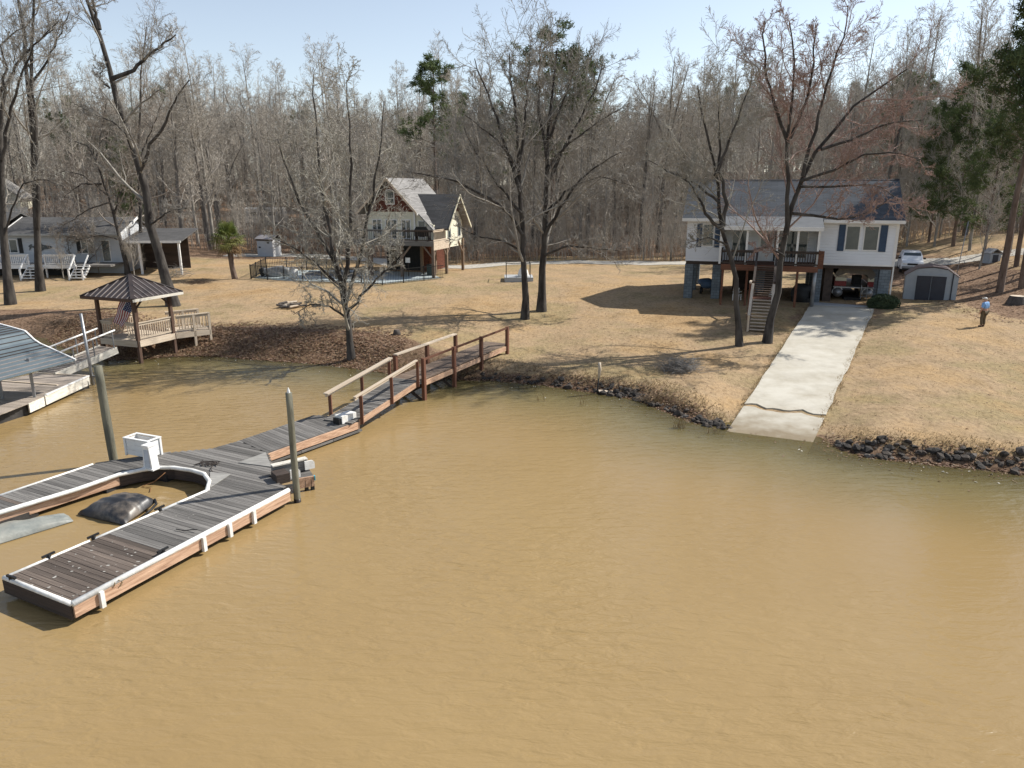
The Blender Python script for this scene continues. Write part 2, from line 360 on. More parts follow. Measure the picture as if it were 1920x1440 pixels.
# --- lake
def water_mat():
    m, n, l, p = nt('muddy_water')
    g = n.new("ShaderNodeNewGeometry"); pos = g.outputs["Position"]
    def noise(sc, det, st, rot=0, rough=.55):
        mp = n.new("ShaderNodeMapping"); mp.inputs["Rotation"].default_value = (0, 0, rot); mp.inputs["Scale"].default_value = st; l.new(pos, mp.inputs[0])
        t = n.new("ShaderNodeTexNoise"); t.inputs["Scale"].default_value = sc; t.inputs["Detail"].default_value = det; t.inputs["Roughness"].default_value = rough
        t.inputs["Distortion"].default_value = .4
        l.new(mp.outputs[0], t.inputs["Vector"]); return t.outputs["Fac"]
    r = n.new("ShaderNodeValToRGB"); e = r.color_ramp.elements
    e[0].position = .3; e[0].color = (.27, .183, .08, 1); e[1].position = .7; e[1].color = (.31, .216, .098, 1)
    l.new(noise(.07, 4, (1, 1, 1)), r.inputs[0])
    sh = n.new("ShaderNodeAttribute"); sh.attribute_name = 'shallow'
    mx = n.new("ShaderNodeMix"); mx.data_type = 'RGBA'; mx.inputs[7].default_value = (.125, .112, .05, 1); l.new(r.outputs[0], mx.inputs[6]); l.new(sh.outputs["Fac"], mx.inputs[0])  # dark shore tint: shallow water plus painted tree shade and reflection
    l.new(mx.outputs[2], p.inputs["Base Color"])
    p.inputs["Roughness"].default_value = .15; p.inputs["IOR"].default_value = 1.33; p.inputs["Specular IOR Level"].default_value = .5
    # ripples: short crests across the wind, a cross set, and a calm/rough pattern
    a = noise(1.9, 3, (.75, 2.2, 1), .22); b2 = noise(5.0, 3, (.8, 1.6, 1), -.35); c2 = noise(.5, 3, (.5, 1.5, 1), .1); pa = noise(.09, 3, (1, 1, 1))
    def ma(op, x, y):
        q = n.new("ShaderNodeMath"); q.operation = op
        for i, vv in enumerate((x, y)): (l.new(vv, q.inputs[i]) if not isinstance(vv, float) else setattr(q.inputs[i], 'default_value', vv))
        return q.outputs[0]
    hgt = ma('ADD', ma('ADD', a, ma('MULTIPLY', b2, .16)), ma('MULTIPLY', c2, 1.2))
    mr = n.new("ShaderNodeMapRange"); mr.inputs[1].default_value = .35; mr.inputs[2].default_value = .65; mr.inputs[3].default_value = .18; mr.inputs[4].default_value = 1.0; l.new(pa, mr.inputs[0])
    bp = n.new("ShaderNodeBump"); bp.inputs["Distance"].default_value = .082; l.new(mr.outputs[0], bp.inputs["Strength"]); l.new(hgt, bp.inputs["Height"]); l.new(bp.outputs[0], p.inputs["Normal"])
    tr = n.new("ShaderNodeBsdfTransparent"); tr.inputs[0].default_value = (.8, .75, .55, 1)
    ms = n.new("ShaderNodeMixShader"); cl = n.new("ShaderNodeAttribute"); cl.attribute_name = 'clear'
    l.new(cl.outputs["Fac"], ms.inputs[0]); l.new(p.outputs[0], ms.inputs[1]); l.new(tr.outputs[0], ms.inputs[2]); l.new(ms.outputs[0], n["Material Output"].inputs[0])
    return m
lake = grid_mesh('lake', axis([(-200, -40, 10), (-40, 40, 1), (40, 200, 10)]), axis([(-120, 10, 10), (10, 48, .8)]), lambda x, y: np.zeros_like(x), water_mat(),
                 (('shallow', lambda x, y: np.clip(1 - S(-sdist(x, y) / 7.5), 0, 1) * .9), ('clear', lambda x, y: np.clip(1 - S(-sdist(x, y) / 2.2), 0, 1) * .55)))  # wide shore band also carries the painted tree shade and reflection
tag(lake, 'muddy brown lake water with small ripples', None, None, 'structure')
# --- boat ramp: two concrete slabs parted by a ragged crack
conc = mat('ramp_concrete', (.52, .49, .42), (.455, .425, .36), 1.1, .9, .08, c3=(.50, .47, .40), bscale=16)
conc2 = mat('carport_concrete', (.42, .43, .43), (.33, .34, .35), 1.2, .9, .2)
def stain(m):        # algae and silt where the lake laps, tyre-worn streaks up the slope
    n = m.node_tree.nodes; l = m.node_tree.links; p = n["Principled BSDF"]; src = p.inputs["Base Color"].links[0].from_socket
    g = n.new("ShaderNodeNewGeometry"); sx = n.new("ShaderNodeSeparateXYZ"); l.new(g.outputs["Position"], sx.inputs[0]); ns = n.new("ShaderNodeTexNoise"); ns.inputs["Scale"].default_value = 1.6; ns.inputs["Detail"].default_value = 7; l.new(g.outputs["Position"], ns.inputs["Vector"])
    ad = n.new("ShaderNodeMath"); ad.operation = 'MULTIPLY_ADD'; ad.inputs[1].default_value = -.22; l.new(ns.outputs[0], ad.inputs[0]); l.new(sx.outputs[2], ad.inputs[2])
    mr = n.new("ShaderNodeMapRange"); mr.inputs[1].default_value = -.10; mr.inputs[2].default_value = .06; mr.inputs[3].default_value = .85; mr.inputs[4].default_value = 0; l.new(ad.outputs[0], mr.inputs[0])
    mx = n.new("ShaderNodeMix"); mx.data_type = 'RGBA'; mx.inputs[7].default_value = (.20, .15, .085, 1); l.new(src, mx.inputs[6]); l.new(mr.outputs[0], mx.inputs[0])
    n2 = n.new("ShaderNodeTexNoise"); n2.inputs["Scale"].default_value = .45; n2.inputs["Detail"].default_value = 9; n2.inputs["Roughness"].default_value = .7; l.new(g.outputs["Position"], n2.inputs["Vector"])
    r2 = n.new("ShaderNodeValToRGB"); r2.color_ramp.elements[0].position = .35; r2.color_ramp.elements[0].color = (.78, .75, .70, 1); r2.color_ramp.elements[1].position = .6; r2.color_ramp.elements[1].color = (1, 1, 1, 1); l.new(n2.outputs[0], r2.inputs[0])
    m2 = n.new("ShaderNodeMix"); m2.data_type = 'RGBA'; m2.blend_type = 'MULTIPLY'; m2.inputs[0].default_value = 1; l.new(mx.outputs[2], m2.inputs[6]); l.new(r2.outputs[0], m2.inputs[7]); l.new(m2.outputs[2], p.inputs["Base Color"])
stain(conc)
def rp(t, s):        # t 0 water .. 1 house, s 0 left .. 1 right
    a = R_BL.lerp(R_TL, t); b = R_BR.lerp(R_TR, t); p = a.lerp(b, s); return Vector((p.x, p.y, RT * t + .012))
random.seed(5)
def ragged(n, base, amp): return [base + amp * (random.random() - .5) for _ in range(n + 1)]
NR = 14
crk = [.125 - .010 * i / NR + .010 * math.sin(i * 1.1) * math.sin(i * .45 + .4) + random.uniform(-.002, .002) for i in range(NR + 1)]
def slab(name, t_lo, t_hi, nt_=1):
    mb = MB(); n = NR
    rows = [[rp(t_lo[i] + (t_hi[i] - t_lo[i]) * k / nt_, i / n) for i in range(n + 1)] for k in range(nt_ + 1)]
    if nt_ > 4:
        for k, row in enumerate(rows):
            j = random.uniform(-.045, .045) + .02 * math.sin(k * .9); row[-1] = row[-1] + Vector((j, 0, 0)); row[0] = row[0] + Vector((random.uniform(-.03, .03), 0, 0))
    for k in range(nt_):
        for i in range(n): mb.quad(rows[k][i], rows[k][i + 1], rows[k + 1][i + 1], rows[k + 1][i])
    edge = rows[0] + [r[-1] for r in rows[1:]] + rows[-1][::-1][1:] + [r[0] for r in rows[::-1][1:-1]]
    dn = Vector((0, 0, -.16))
    for a, b in zip(edge, edge[1:] + edge[:1]): mb.quad(a, b, b + dn, a + dn)
    return mb.build(name, conc, ramp)
ramp = thing('boat_ramp', (_r0[0], _r0[1], 0), None, None); ramp['kind'] = 'structure'; ramp['label'] = 'pale concrete boat ramp running from the carport into the lake'
slab('concrete_slab', [-.10] * (NR + 1), [c - .007 - .006 * abs(math.sin(i * .8)) for i, c in enumerate(crk)], 2)
slab('concrete_slab', [c + .005 for c in crk], [1.0] * (NR + 1), 26)
# --- gravel drive behind the lawn
gravel = mat('gravel_drive', (.46, .43, .375), (.33, .30, .26), 3, .95, .4, c3=(.41, .385, .335), bscale=22)
def strip(name, pts, w, m, lift=.03, parent=None):
    mb = MB(); P = [Vector(p).to_2d() for p in pts]; Q = []
    for a, b in zip(P[:-1], P[1:]):
        k = max(1, int((b - a).length / 1.0)); Q += [a.lerp(b, i / k) for i in range(k)]
    Q.append(P[-1]); L = []
    for i, q in enumerate(Q):
        d = (Q[min(i + 1, len(Q) - 1)] - Q[max(i - 1, 0)]).normalized(); nn = Vector((-d.y, d.x)); ww = (w if not callable(w) else w(i / (len(Q) - 1))) / 2
        row = []
        for s in (-1, -.5, 0, .5, 1):
            e = q + nn * ww * s * (1 + random.uniform(-.06, .06)); row.append(Vector((e.x, e.y, h1(e.x, e.y) + lift)))
        L.append(row)
    for a, b in zip(L[:-1], L[1:]):
        for i in range(4): mb.quad(a[i], a[i + 1], b[i + 1], b[i])
    return mb.build(name, m, parent, True)
rd = [on(x, y) for x, y in ((425, 478), (560, 479), (690, 487), (800, 500), (870, 501), (950, 494), (1080, 492), (1200, 494), (1290, 493), (1420, 493), (1560, 494), (1690, 494), (1780, 491), (1850, 481), (1940, 470))]
road = strip('gravel_drive', rd, lambda t: 3.3 + 2.6 * math.exp(-((t - .30) / .05) ** 2), gravel); tag(road, 'pale gravel drive passing behind the houses', None, None, 'structure')
# --- leaves, dry grass and debris along the water line
def scatter(name, n, pick, size, cols, blade=False, seed=1, lab=None, zfix=None):
    rs = np.random.RandomState(seed); V = []; Fc = []; mi = []
    pts = pick(rs, n); n = len(pts); z = H(pts[:, 0], pts[:, 1]) if zfix is None else np.full(n, zfix)
    az = rs.uniform(0, 6.28, n); sz = rs.uniform(.6, 1.4, n) * size
    for i in range(n):
        x, y = pts[i]; ca, sa = math.cos(az[i]), math.sin(az[i]); s = sz[i]; b = len(V)
        if blade:
            lx, ly = rs.normal(0, .75, 2); hgt = s
            V += [(x - ca * .02, y - sa * .02, z[i] - .02), (x + ca * .02, y + sa * .02, z[i] - .02), (x + lx * hgt, y + ly * hgt, z[i] + hgt)]; Fc.append((b, b + 1, b + 2))
        else:
            t1, t2 = rs.uniform(-.5, .5, 2); zz = z[i] + .015
            V += [(x - ca * s, y - sa * s, zz + abs(t1) * s * .2), (x + sa * s * .5, y - ca * s * .5, zz + t2 * s * .6 + .02), (x + ca * s, y + sa * s, zz + abs(t1) * s), (x - sa * s * .5, y + ca * s * .5, zz + .02)]; Fc.append((b, b + 1, b + 2, b + 3))
        mi.append(rs.randint(len(cols)))
    me = bpy.data.meshes.new(name); me.from_pydata(V, [], Fc)
    for c in cols: me.materials.append(c)
    me.polygons.foreach_set('material_index', mi)
    return tag(link(name, me), lab, None, None, 'stuff')
leafm = [mat('dead_leaf_%d' % i, c, None, 8, .8, trans=.3) for i, c in enumerate(((.20, .11, .06), (.30, .19, .12), (.12, .065, .04), (.40, .29, .20), (.33, .21, .15)))]
strawm = [mat('straw_%d' % i, c, None, 8, .9, trans=.45) for i, c in enumerate(((.40, .30, .175), (.31, .235, .13), (.48, .38, .24), (.25, .18, .10)))]
def band(lo, hi, x0, x1, y0=20, y1=60, ex=1.0):
    def f(rs, n):
        out = []
        tot = 0
        while tot < n:
            x = rs.uniform(x0, x1, n * 4); ys_ = np.interp(x, SH[:, 0], SH[:, 1]); y = ys_ + rs.uniform(lo - 1, hi * 1.6 + 1, n * 4)
            d = sdist(x, y); t = np.abs((x - _r0[0]) * _rn[0] + (y - _r0[1]) * _rn[1]); k = (d > lo) & (d < hi) & (t > 1.9) & (rs.uniform(0, 1, n * 4) < (1 - (d - lo) / (hi - lo)) ** ex)
            out.append(np.stack([x[k], y[k]], 1)); tot += k.sum()
        return np.concatenate(out)[:n]
    return f
scatter('leaf_litter', 15000, band(-.1, 6, -30, -6, ex=.6), .085, leafm, False, 1, 'brown leaf litter on the bank below the gazebo')
scatter('bank_debris', 5200, band(-.25, 1.3, -6, 19), .07, leafm, False, 2, 'dead leaves and debris along the rocky bank')
scatter('dry_grass', 11000, band(.35, 2.4, -7, 22), .075, strawm, True, 3, 'dry straw-coloured grass at the lawn edge')
scatter('bank_weeds', 5000, band(.1, 4.2, -30, -5), .15, strawm + leafm[:2], True, 4, 'dead weeds on the leafy bank')
def lawnpts(rs, n):
    x = rs.uniform(-34, 32, n * 2); y = rs.uniform(26, 62, n * 2); d = sdist(x, y); t = np.abs((x - _r0[0]) * _rn[0] + (y - _r0[1]) * _rn[1])
    k = (d > 1) & (t > 2.35); return np.stack([x[k], y[k]], 1)[:n]
scatter('lawn_tufts', 14000, lawnpts, .045, strawm, True, 5, 'short dormant grass tufts of the lawn')
scatter('fallen_leaves', 1500, lawnpts, .055, leafm, False, 6, 'scattered fallen leaves on the lawn')
def edgepts(rs, n):
    t = rs.uniform(.04, .98, n); a = np.where(rs.rand(n) < .5, 0., 1.); o = np.abs(rs.normal(0, .16, n)) - np.where(a > .5, .16 + .12 * np.sin(t * 60), .05); P = [rp(t[i], a[i]) for i in range(n)]
    return np.array([(p.x + (o[i] if a[i] else -o[i]), p.y) for i, p in enumerate(P)])
scatter('ramp_edge_grass', 3200, edgepts, .085, strawm, True, 12, 'dry grass creeping over the boat ramp edges')
def hillpts(rs, n):
    x = rs.uniform(29, 46, n * 2); y = rs.uniform(44, 70, n * 2); return np.stack([x, y], 1)[:n]
scatter('hill_leaves', 5000, hillpts, .085, leafm, False, 7, 'dead leaves on the slope beside the metal shed')
def floatpts(rs, n):
    x = rs.uniform(-26, 19, n * 30); y = np.interp(x, SH[:, 0], SH[:, 1]) - rs.uniform(0, 2.6, n * 30); d = -sdist(x, y); k = (d > .02) & (rs.uniform(0, 1, len(x)) < np.exp(-d / .6) * np.where(x > 12, 1, .45)); return np.stack([x[k], y[k]], 1)[:n]
scatter('floating_debris', 520, floatpts, .045, leafm + [mat('foam_fleck', (.6, .56, .48), None, 5, .7)], False, 9, 'leaves and flecks floating along the shore', -.008)
# --- riprap: each stone its own
rockm = [mat('riprap_stone_%d' % i, c, tuple(v * .55 for v in c), 5, .8, .6, coord='obj') for i, c in enumerate(((.05, .042, .036), (.095, .075, .06), (.20, .17, .145)))]
rockmesh = []
for k in range(7):
    bm = bmesh.new(); bmesh.ops.create_icosphere(bm, subdivisions=1, radius=1); rs = np.random.RandomState(40 + k)
    for v in bm.verts: v.co *= rs.uniform(.62, 1.2); v.co.z *= .8
    me = bpy.data.meshes.new('rock'); bm.to_mesh(me); bm.free(); me.materials.append(rockm[(0, 0, 1, 0, 1, 2, 0)[k]]); rockmesh.append(me)
def riprap(label, x0, x1, n, seed, lo=-.15, hi=.75):
    rs = np.random.RandomState(seed); a = np.array([x0, 0]); xm = (x0 + x1) / 2; ym = float(np.interp(xm, SH[:, 0], SH[:, 1]))
    r = thing('riprap', (xm, ym, 0), label, 'rocks', 'riprap along the shore')
    for i in range(n):
        x = rs.uniform(x0, x1); y = float(np.interp(x, SH[:, 0], SH[:, 1])) + rs.uniform(lo, hi) * 1.15
        s = rs.uniform(.07, .15) + .11 * rs.rand() ** 3
        o = link('rock', rockmesh[rs.randint(7)], r); o.location = Vector((x, y, h1(x, y) + s * .25)) - WL[r.name]
        o.scale = (s * rs.uniform(.8, 1.4), s, s * rs.uniform(.6, 1)); o.rotation_euler = (rs.uniform(-.5, .5), rs.uniform(-.5, .5), rs.uniform(0, 6))
riprap('dark riprap stones on the bank between the boat ramp and the wooden pier', 4.2, 8.9, 120, 11)
riprap('dark riprap stones on the bank beyond the right edge of the boat ramp', 12.3, 19.5, 130, 12, .0, .9)
riprap('scattered leaf-covered stones at the foot of the wooden pier', -1.6, 4.0, 45, 13, -.1, .6)
# ================================================================== DOCKS
ZD = .5
def gx(pts, z=ZD): return [G(x, y, z) for x, y in pts]
def fascia(parent, m, a, b, z1, hh=.3, th=.05, out=0, name='fascia_board'):
    a = Vector(a); b = Vector(b); d = (b - a).normalized(); n = Vector((d.y, -d.x, 0))
    zc = Vector((0, 0, z1 - hh / 2)); a0 = Vector((a.x, a.y, 0)) + n * out + zc; b0 = Vector((b.x, b.y, 0)) + n * out + zc
    return pbeam(name, m, parent, a0, b0, th, hh)
# ---- floating U-shaped dock
outer = gx([(8, 1083), (135, 1133), (541, 919), (506, 893), (511, 876), (501, 849), (449, 826), (397, 841), (320, 848), (179, 869), (0, 929), (-150, 980)])
slip = gx([(-150, 1008), (0, 961), (146, 917), (223, 890), (267, 881), (296, 877), (326, 877), (360, 882), (383, 889), (393, 903), (388, 920)])
poly = [outer[0], outer[1], outer[2], outer[3], outer[4], outer[5], outer[6], outer[7], outer[8], outer[9], outer[10], outer[11]] + slip
fin = (outer[2] - outer[1]).normalized(); crs = Vector((fin.y, -fin.x, 0))
dock = thing('floating_dock', (outer[5].x, outer[5].y, 0), 'weathered U-shaped floating dock with grey planks, white edge trim and an open boat slip', 'dock')
pdir = (outer[1] - outer[0])
stainw = wood('stained_deck', (.17, .135, .11), (.055, .042, .035), .35)
def dockwood(c):
    q = (c - Vector(outer[1][:2])).dot(Vector(fin[:2])); return stainw if q < 2.0 or (q < 3.6 and random.random() < 1.25 - .38 * q) else M['deckgrey']
planks('plank', dockwood, dock, poly, pdir, .152, .045, lambda x, y: ZD - .0225)
# fascia boards and white trim
for a, b, mt, hh in ((outer[0], outer[1], M['darkwood'], .34), (outer[1], outer[2], M['fascia'], .3), (outer[2], outer[3], M['darkwood'], .3), (outer[5], outer[4], M['darkwood'], .3),
                     (outer[10], outer[9], M['deckbrown'], .25), (outer[9], outer[8], M['deckbrown'], .25), (outer[8], outer[7], M['deckbrown'], .25)):
    fascia(dock, mt, a, b, ZD - .03, hh, .05, .03)
fascia(dock, M['fascia'], slip[0], slip[3], ZD - .06, .3, .05, -.04)
for a, b in zip(slip[3:-1], slip[4:]): fascia(dock, M['darkwood'], a, b, ZD - .06, .34, .05, -.03, 'slip_board')
fascia(dock, M['darkwood'], slip[-1], outer[0], ZD - .06, .3, .05, -.03, 'slip_board')
def trimtube(pts, r=.055, m=None, name='edge_trim', dz=.0):
    mb = MB(); mb.tube([Vector(p) + Vector((0, 0, dz)) for p in pts], r, 8); return mb.build(name, m or M['trim'], dock, True)
trimtube([outer[0], outer[1]], .06); trimtube([outer[1], outer[1].lerp(outer[2], .5), outer[2]], .075)
trimtube(slip, .07); trimtube([slip[-1], slip[-1].lerp(outer[0], .27)], .045); trimtube([slip[-1].lerp(outer[0], .29), slip[-1].lerp(outer[0], .62)], .04)
trimtube([slip[-1].lerp(outer[0], .64), outer[0]], .04); trimtube([outer[10], outer[10].lerp(outer[9], .97)], .04)
trimtube([outer[10].lerp(outer[9], .999), outer[8]], .025, M['deckgrey'], 'edge_strip')
# float drums below
for t in (.04, .3, .56, .82):
    c = outer[1].lerp(outer[2], t) - crs * 1.25 + fin * .55
    piece('float_drum', M['float'], dock, (c.x, c.y, .02), (2.1, 1.1, .42), (crs, fin, Vector((0, 0, 1))))
for c in (outer[5].lerp(outer[8], .3), outer[8].lerp(slip[5], .45), outer[9].lerp(slip[3], .5), outer[10].lerp(slip[1], .5)):
    piece('float_drum', M['float'], dock, (c.x, c.y, .02), (1.4, 1.2, .42), (crs, fin, Vector((0, 0, 1))))
# white rub posts and cleats on the outer side
for t in (.09, .515, .645, .775):
    p = outer[1].lerp(outer[2], t) + crs * .09
    piece('rub_post', M['trim'], dock, (p.x, p.y, ZD - .2), (.4, .1, .1), (Vector((0, 0, 1)), fin, crs))
cle = MB()
for p, d in ((outer[0].lerp(outer[1], .12), crs), (slip[-1].lerp(outer[0], .62), fin), (slip[-1].lerp(outer[0], .28), fin), (slip[-1].lerp(outer[0], .82), fin), (outer[1].lerp(outer[2], .36) - crs * .12, fin)):
    o = MB().beam(p - d * .16 + Vector((0, 0, .1)), p + d * .16 + Vector((0, 0, .1)), .05, .05).box(p + Vector((0, 0, .05)), (.08, .08, .12)).build('cleat', M['black'], dock)
rs = np.random.RandomState(8); mb = MB()
for i in range(60):
    q = (rs.beta(1.1, 2.6) * 6.4); c = outer[1] + fin * q - crs * rs.uniform(.15, 2.2) + Vector((0, 0, .006 + i * 2e-5)); r_ = rs.uniform(.01, .04) * (1.2 if q < 2.5 else .7)
    mb.poly([c + Vector((math.cos(a) * r_ * rs.uniform(.5, 1.4), math.sin(a) * r_ * rs.uniform(.4, 1), 0)) for a in np.linspace(0, 5.6, 9)])
tag(mb.build('bird_droppings', mat('droppings', (.42, .40, .36), (.3, .28, .25), 9, .9), dock), None, None, None, 'stuff')
# pale wedge boards at the two inner corners
for tri in (gx([(447, 868), (498, 849), (509, 876)], ZD + .012), gx([(394, 886), (432, 890), (394, 915)], ZD + .012)):
    MB().prism(tri, (0, 0, .02)).build('wedge_board', wood('wedge_wood', (.34, .33, .30), (.2, .19, .18)), dock)
# ---- walkway float between dock and gangway
wk = gx([(449, 826), (501, 849), (672, 789), (589, 778)])
walk = thing('floating_walkway', (wk[2].x, wk[2].y, 0), 'floating grey plank walkway with pale orange side board linking dock to gangway', 'dock')
wd = (wk[2] - wk[1]).normalized(); wn_ = Vector((wd.y, -wd.x, 0))
planks('plank', M['deckgrey'], walk, wk, wk[1] - wk[0], .15, .045, lambda x, y: ZD - .0185)
fascia(walk, M['fascia'], wk[1], wk[2], ZD - .03, .28, .05, .03); fascia(walk, M['darkwood'], wk[2], wk[3], ZD - .03, .28, .05, .03); fascia(walk, M['deckbrown'], wk[3], wk[0], ZD - .03, .28, .05, .03)
for t in (.15, .5, .85):
    c = wk[1].lerp(wk[2], t) - wn_ * .75
    piece('float_drum', M['float'], walk, (c.x, c.y, .02), (1.2, 1.3, .4), (wd, wn_, Vector((0, 0, 1))))
    c2 = wk[1].lerp(wk[2], t) + wn_ * .02; piece('float_rail', M['deckgrey'], walk, (c2.x, c2.y, .1), (1.5, .12, .07), (wd, wn_, Vector((0, 0, 1))))
# ---- mooring piles
def pile(px, py, top, r, label, cap=False, lean=(0, 0)):
    b = G(px, py, 0); t = thing('mooring_pile', b, label, 'pile', 'mooring piles')
    mb = MB(); n = 9; pts = []; rr = []
    for i in range(n):
        k = i / (n - 1); pts.append((b.x + lean[0] * k + .006 * math.sin(i * 1.1), b.y + lean[1] * k, -1.5 + (top + 1.5) * k)); rr.append(r * (1.06 - .1 * k) * (1 + .012 * math.sin(i * 1.7)))
    mb.tube(pts, rr, 14).build('pile_shaft', M['pole'], t, True)
    wetm = mat('wet_wood', (.03, .022, .015), None, 4, .4)
    MB().tube([(b.x, b.y, -.3), (b.x, b.y, .12)], r * 1.09, 14).build('wet_band', wetm, t, True)
    if cap: MB().tube([(b.x + lean[0], b.y + lean[1], top), (b.x + lean[0], b.y + lean[1], top + .05), (b.x + lean[0], b.y + lean[1], top + .16)], [r * .5, r * .45, .01], 10).build('cap', M['white'], t)
pile(558, 941, 3.5, .10, 'tall grey-green mooring pile with white pointed cap beside the dock bench', True)
pile(216, 871, 3.55, .14, 'thick green-tinged mooring pile behind the white planter box', lean=(-.12, .05))
# ---- the step bench at the dock's outer corner
bz = ZD; bq = gx([(508, 889), (577, 876), (587, 893), (549, 906), (541, 919)], ZD)
b0, b1 = G(511, 893, ZD), G(576, 878, ZD); bd = (b1 - b0).normalized(); bn = Vector((bd.y, -bd.x, 0))
ext = thing('dock_step_bench', b0, 'low wooden bench with white rounded corner panels at the dock corner behind the mooring pile', 'bench')
pl0, pl1 = G(512, 903, ZD), G(588, 890, ZD); pd = (pl1 - pl0).normalized(); pn = Vector((pd.y, -pd.x, 0))
planks('plank', M['deckgrey'], ext, [pl0, pl1, pl1 - pn * .75, pl0 - pn * .75], pd, .15, .04, lambda x, y: ZD - .07)
pbeam('side_board', M['fascia'], ext, pl0 + pd * .6 + pn * .03 + Vector((0, 0, -.2)), pl1 + pn * .03 + Vector((0, 0, -.2)), .05, .34)
piece('seat_back', M['deckgrey'], ext, b0.lerp(b1, .5) + Vector((0, 0, .16)), ((b1 - b0).length, .16, .34), (bd, bn, Vector((0, 0, 1))))
pbeam('cap_board', M['whitewood'], ext, b0 + Vector((0, 0, .36)), b1 + Vector((0, 0, .36)), .24, .04)
piece('step', M['darkwood'], ext, b0 + bd * .12 + bn * .42 + Vector((0, 0, .1)), (.42, .5, .3), (bd, bn, Vector((0, 0, 1))))
for off, up in ((.42, 0), (1.02, .06)):
    c = b0 + bd * off + bn * (.40 if off < .6 else .1) + Vector((0, 0, -.05 + up)); prof = []
    for k in range(7): a = math.pi / 2 * k / 6; prof.append((.26 + .12 * math.sin(a), .18 + .11 * math.cos(a)))
    pts = [c, c + Vector((0, 0, .29))] + [c + bd * (x - .05) + Vector((0, 0, z)) for x, z in prof] + [c + bd * .33]
    MB().prism(pts, bn * .05).build('corner_panel', M['trim'], ext)
for f in (.8, .95):
    q = pl0.lerp(pl1, f); piece('leg', M['black'], ext, (q.x, q.y, .05), (.6, .1, .1), (Vector((0, 0, 1)), bd, bn))
tg = pl1 + pd * .02 + pn * .02; piece('blue_tag', mat('blue_tag', (.05, .45, .6), None, 3, .5), ext, tg + Vector((0, 0, -.1)), (.03, .12, .14), (pd, pn, Vector((0, 0, 1))))
# ---- planter box, pedestal, block, rope
pb0, pb1, pb2 = G(238, 853, ZD), G(281, 861, ZD), G(309, 850, ZD)
ax = (pb1 - pb0).normalized(); ay = Vector((-ax.y, ax.x, 0)); lx = (pb1 - pb0).length; ly = (pb2 - pb1).length * .8
plt = thing('planter_box', pb0, 'white open slatted planter box on the dock', 'box'); z3 = Vector((0, 0, 1)); hb = .62
cen = pb0 + ax * lx / 2 + ay * ly / 2
for i in range(3):
    zz = .12 + i * .19
    for sgn in (-1, 1):
        piece('slat', M['white'], plt, cen + ay * sgn * (ly / 2 - .02) + z3 * zz, (lx - .08, .03, .18), (ax, ay, z3))
        piece('slat', M['white'], plt, cen + ax * sgn * (lx / 2 - .02) + z3 * zz, (ly - .08, .03, .18), (ay, -ax, z3))
for i in (-1, 1):
    for j in (-1, 1): piece('corner_post', M['white'], plt, cen + ax * i * lx / 2 + ay * j * ly / 2 + z3 * (hb / 2), (hb, .07, .07), (z3, ax, ay))
    piece('rim_board', M['white'], plt, cen + ay * i * ly / 2 + z3 * (hb + .015), (lx + .1, .09, .03), (ax, ay, z3)); piece('rim_board', M['white'], plt, cen + ax * i * lx / 2 + z3 * (hb + .017), (ly - .08, .09, .03), (ay, -ax, z3))
piece('soil', M['darkwood'], plt, cen + z3 * .2, (lx - .1, ly - .1, .05), (ax, ay, z3))
pp = G(278, 881, ZD); ped = thing('power_pedestal', pp, 'narrow white dock pedestal standing before the planter box', 'pedestal')
MB().prism([pp + ax * -.2, pp + ax * .2, pp + ax * .13 + z3 * .78, pp + ax * -.13 + z3 * .78], ay * .28).build('pedestal_body', M['white'], ped)
MB().prism([pp + ax * -.12 + z3 * .08 - ay * .012, pp + ax * .12 + z3 * .08 - ay * .012, pp + ax * .09 + z3 * .68 - ay * .012, pp + ax * -.09 + z3 * .68 - ay * .012], ay * .01).build('face_panel', mat('pedestal_face', (.5, .55, .62), None, 3, .5), ped)
piece('cap', M['white'], ped, pp + ay * .14 + z3 * .81, (.3, .34, .06), (ax, ay, z3)); piece('base_plate', M['white'], ped, pp + ay * .14 + z3 * .025, (.5, .36, .05), (ax, ay, z3))
cb = G(651, 793, ZD); blk = thing('foam_block', cb, 'white block with dark hollow end lying where the gangway meets the walkway', 'block')
piece('block_body', M['trim'], blk, cb + wd * .12 - wn_ * .2 + z3 * .17, (.75, .42, .3), (wd, wn_, z3)); piece('dark_end', M['black'], blk, cb - wd * .32 - wn_ * .2 + z3 * .13, (.12, .34, .22), (wd, wn_, z3))
def ropepath(name, pts, r, m, label):
    o = MB().tube(pts, r, 5).build(name, m, None, True); return tag(o, label, 'rope')
rs = np.random.RandomState(3); c = G(382, 869, ZD + .04)
ropepath('rope', [c + Vector((.35 * math.cos(i * .9) * (1 - i / 60) + i * .012, .2 * math.sin(i * 1.3), .012 * (i % 3))) for i in range(34)] + [G(395, 879, ZD + .04), G(398, 884, ZD + .04)], .014, mat('dark_rope', (.05, .04, .035), None, 6, .9), 'tangled dark rope lying on the dock by the slip')
ropepath('rope', [G(330, 992, ZD + .05), G(345, 995, ZD + .04), G(360, 993, ZD + .06), G(370, 993, ZD + .08)], .014, M['black'], 'short black line tied near the dock edge trim')
kn = outer[1].lerp(outer[2], .155)
ropepath('rope', [kn + crs * (.1 * math.cos(i)) + fin * (.12 * math.sin(i * .7)) + z3 * (.05 - .28 * (i % 5) / 5) for i in range(18)], .012, strawm[0], 'pale line looped around the white trim of the dock finger')
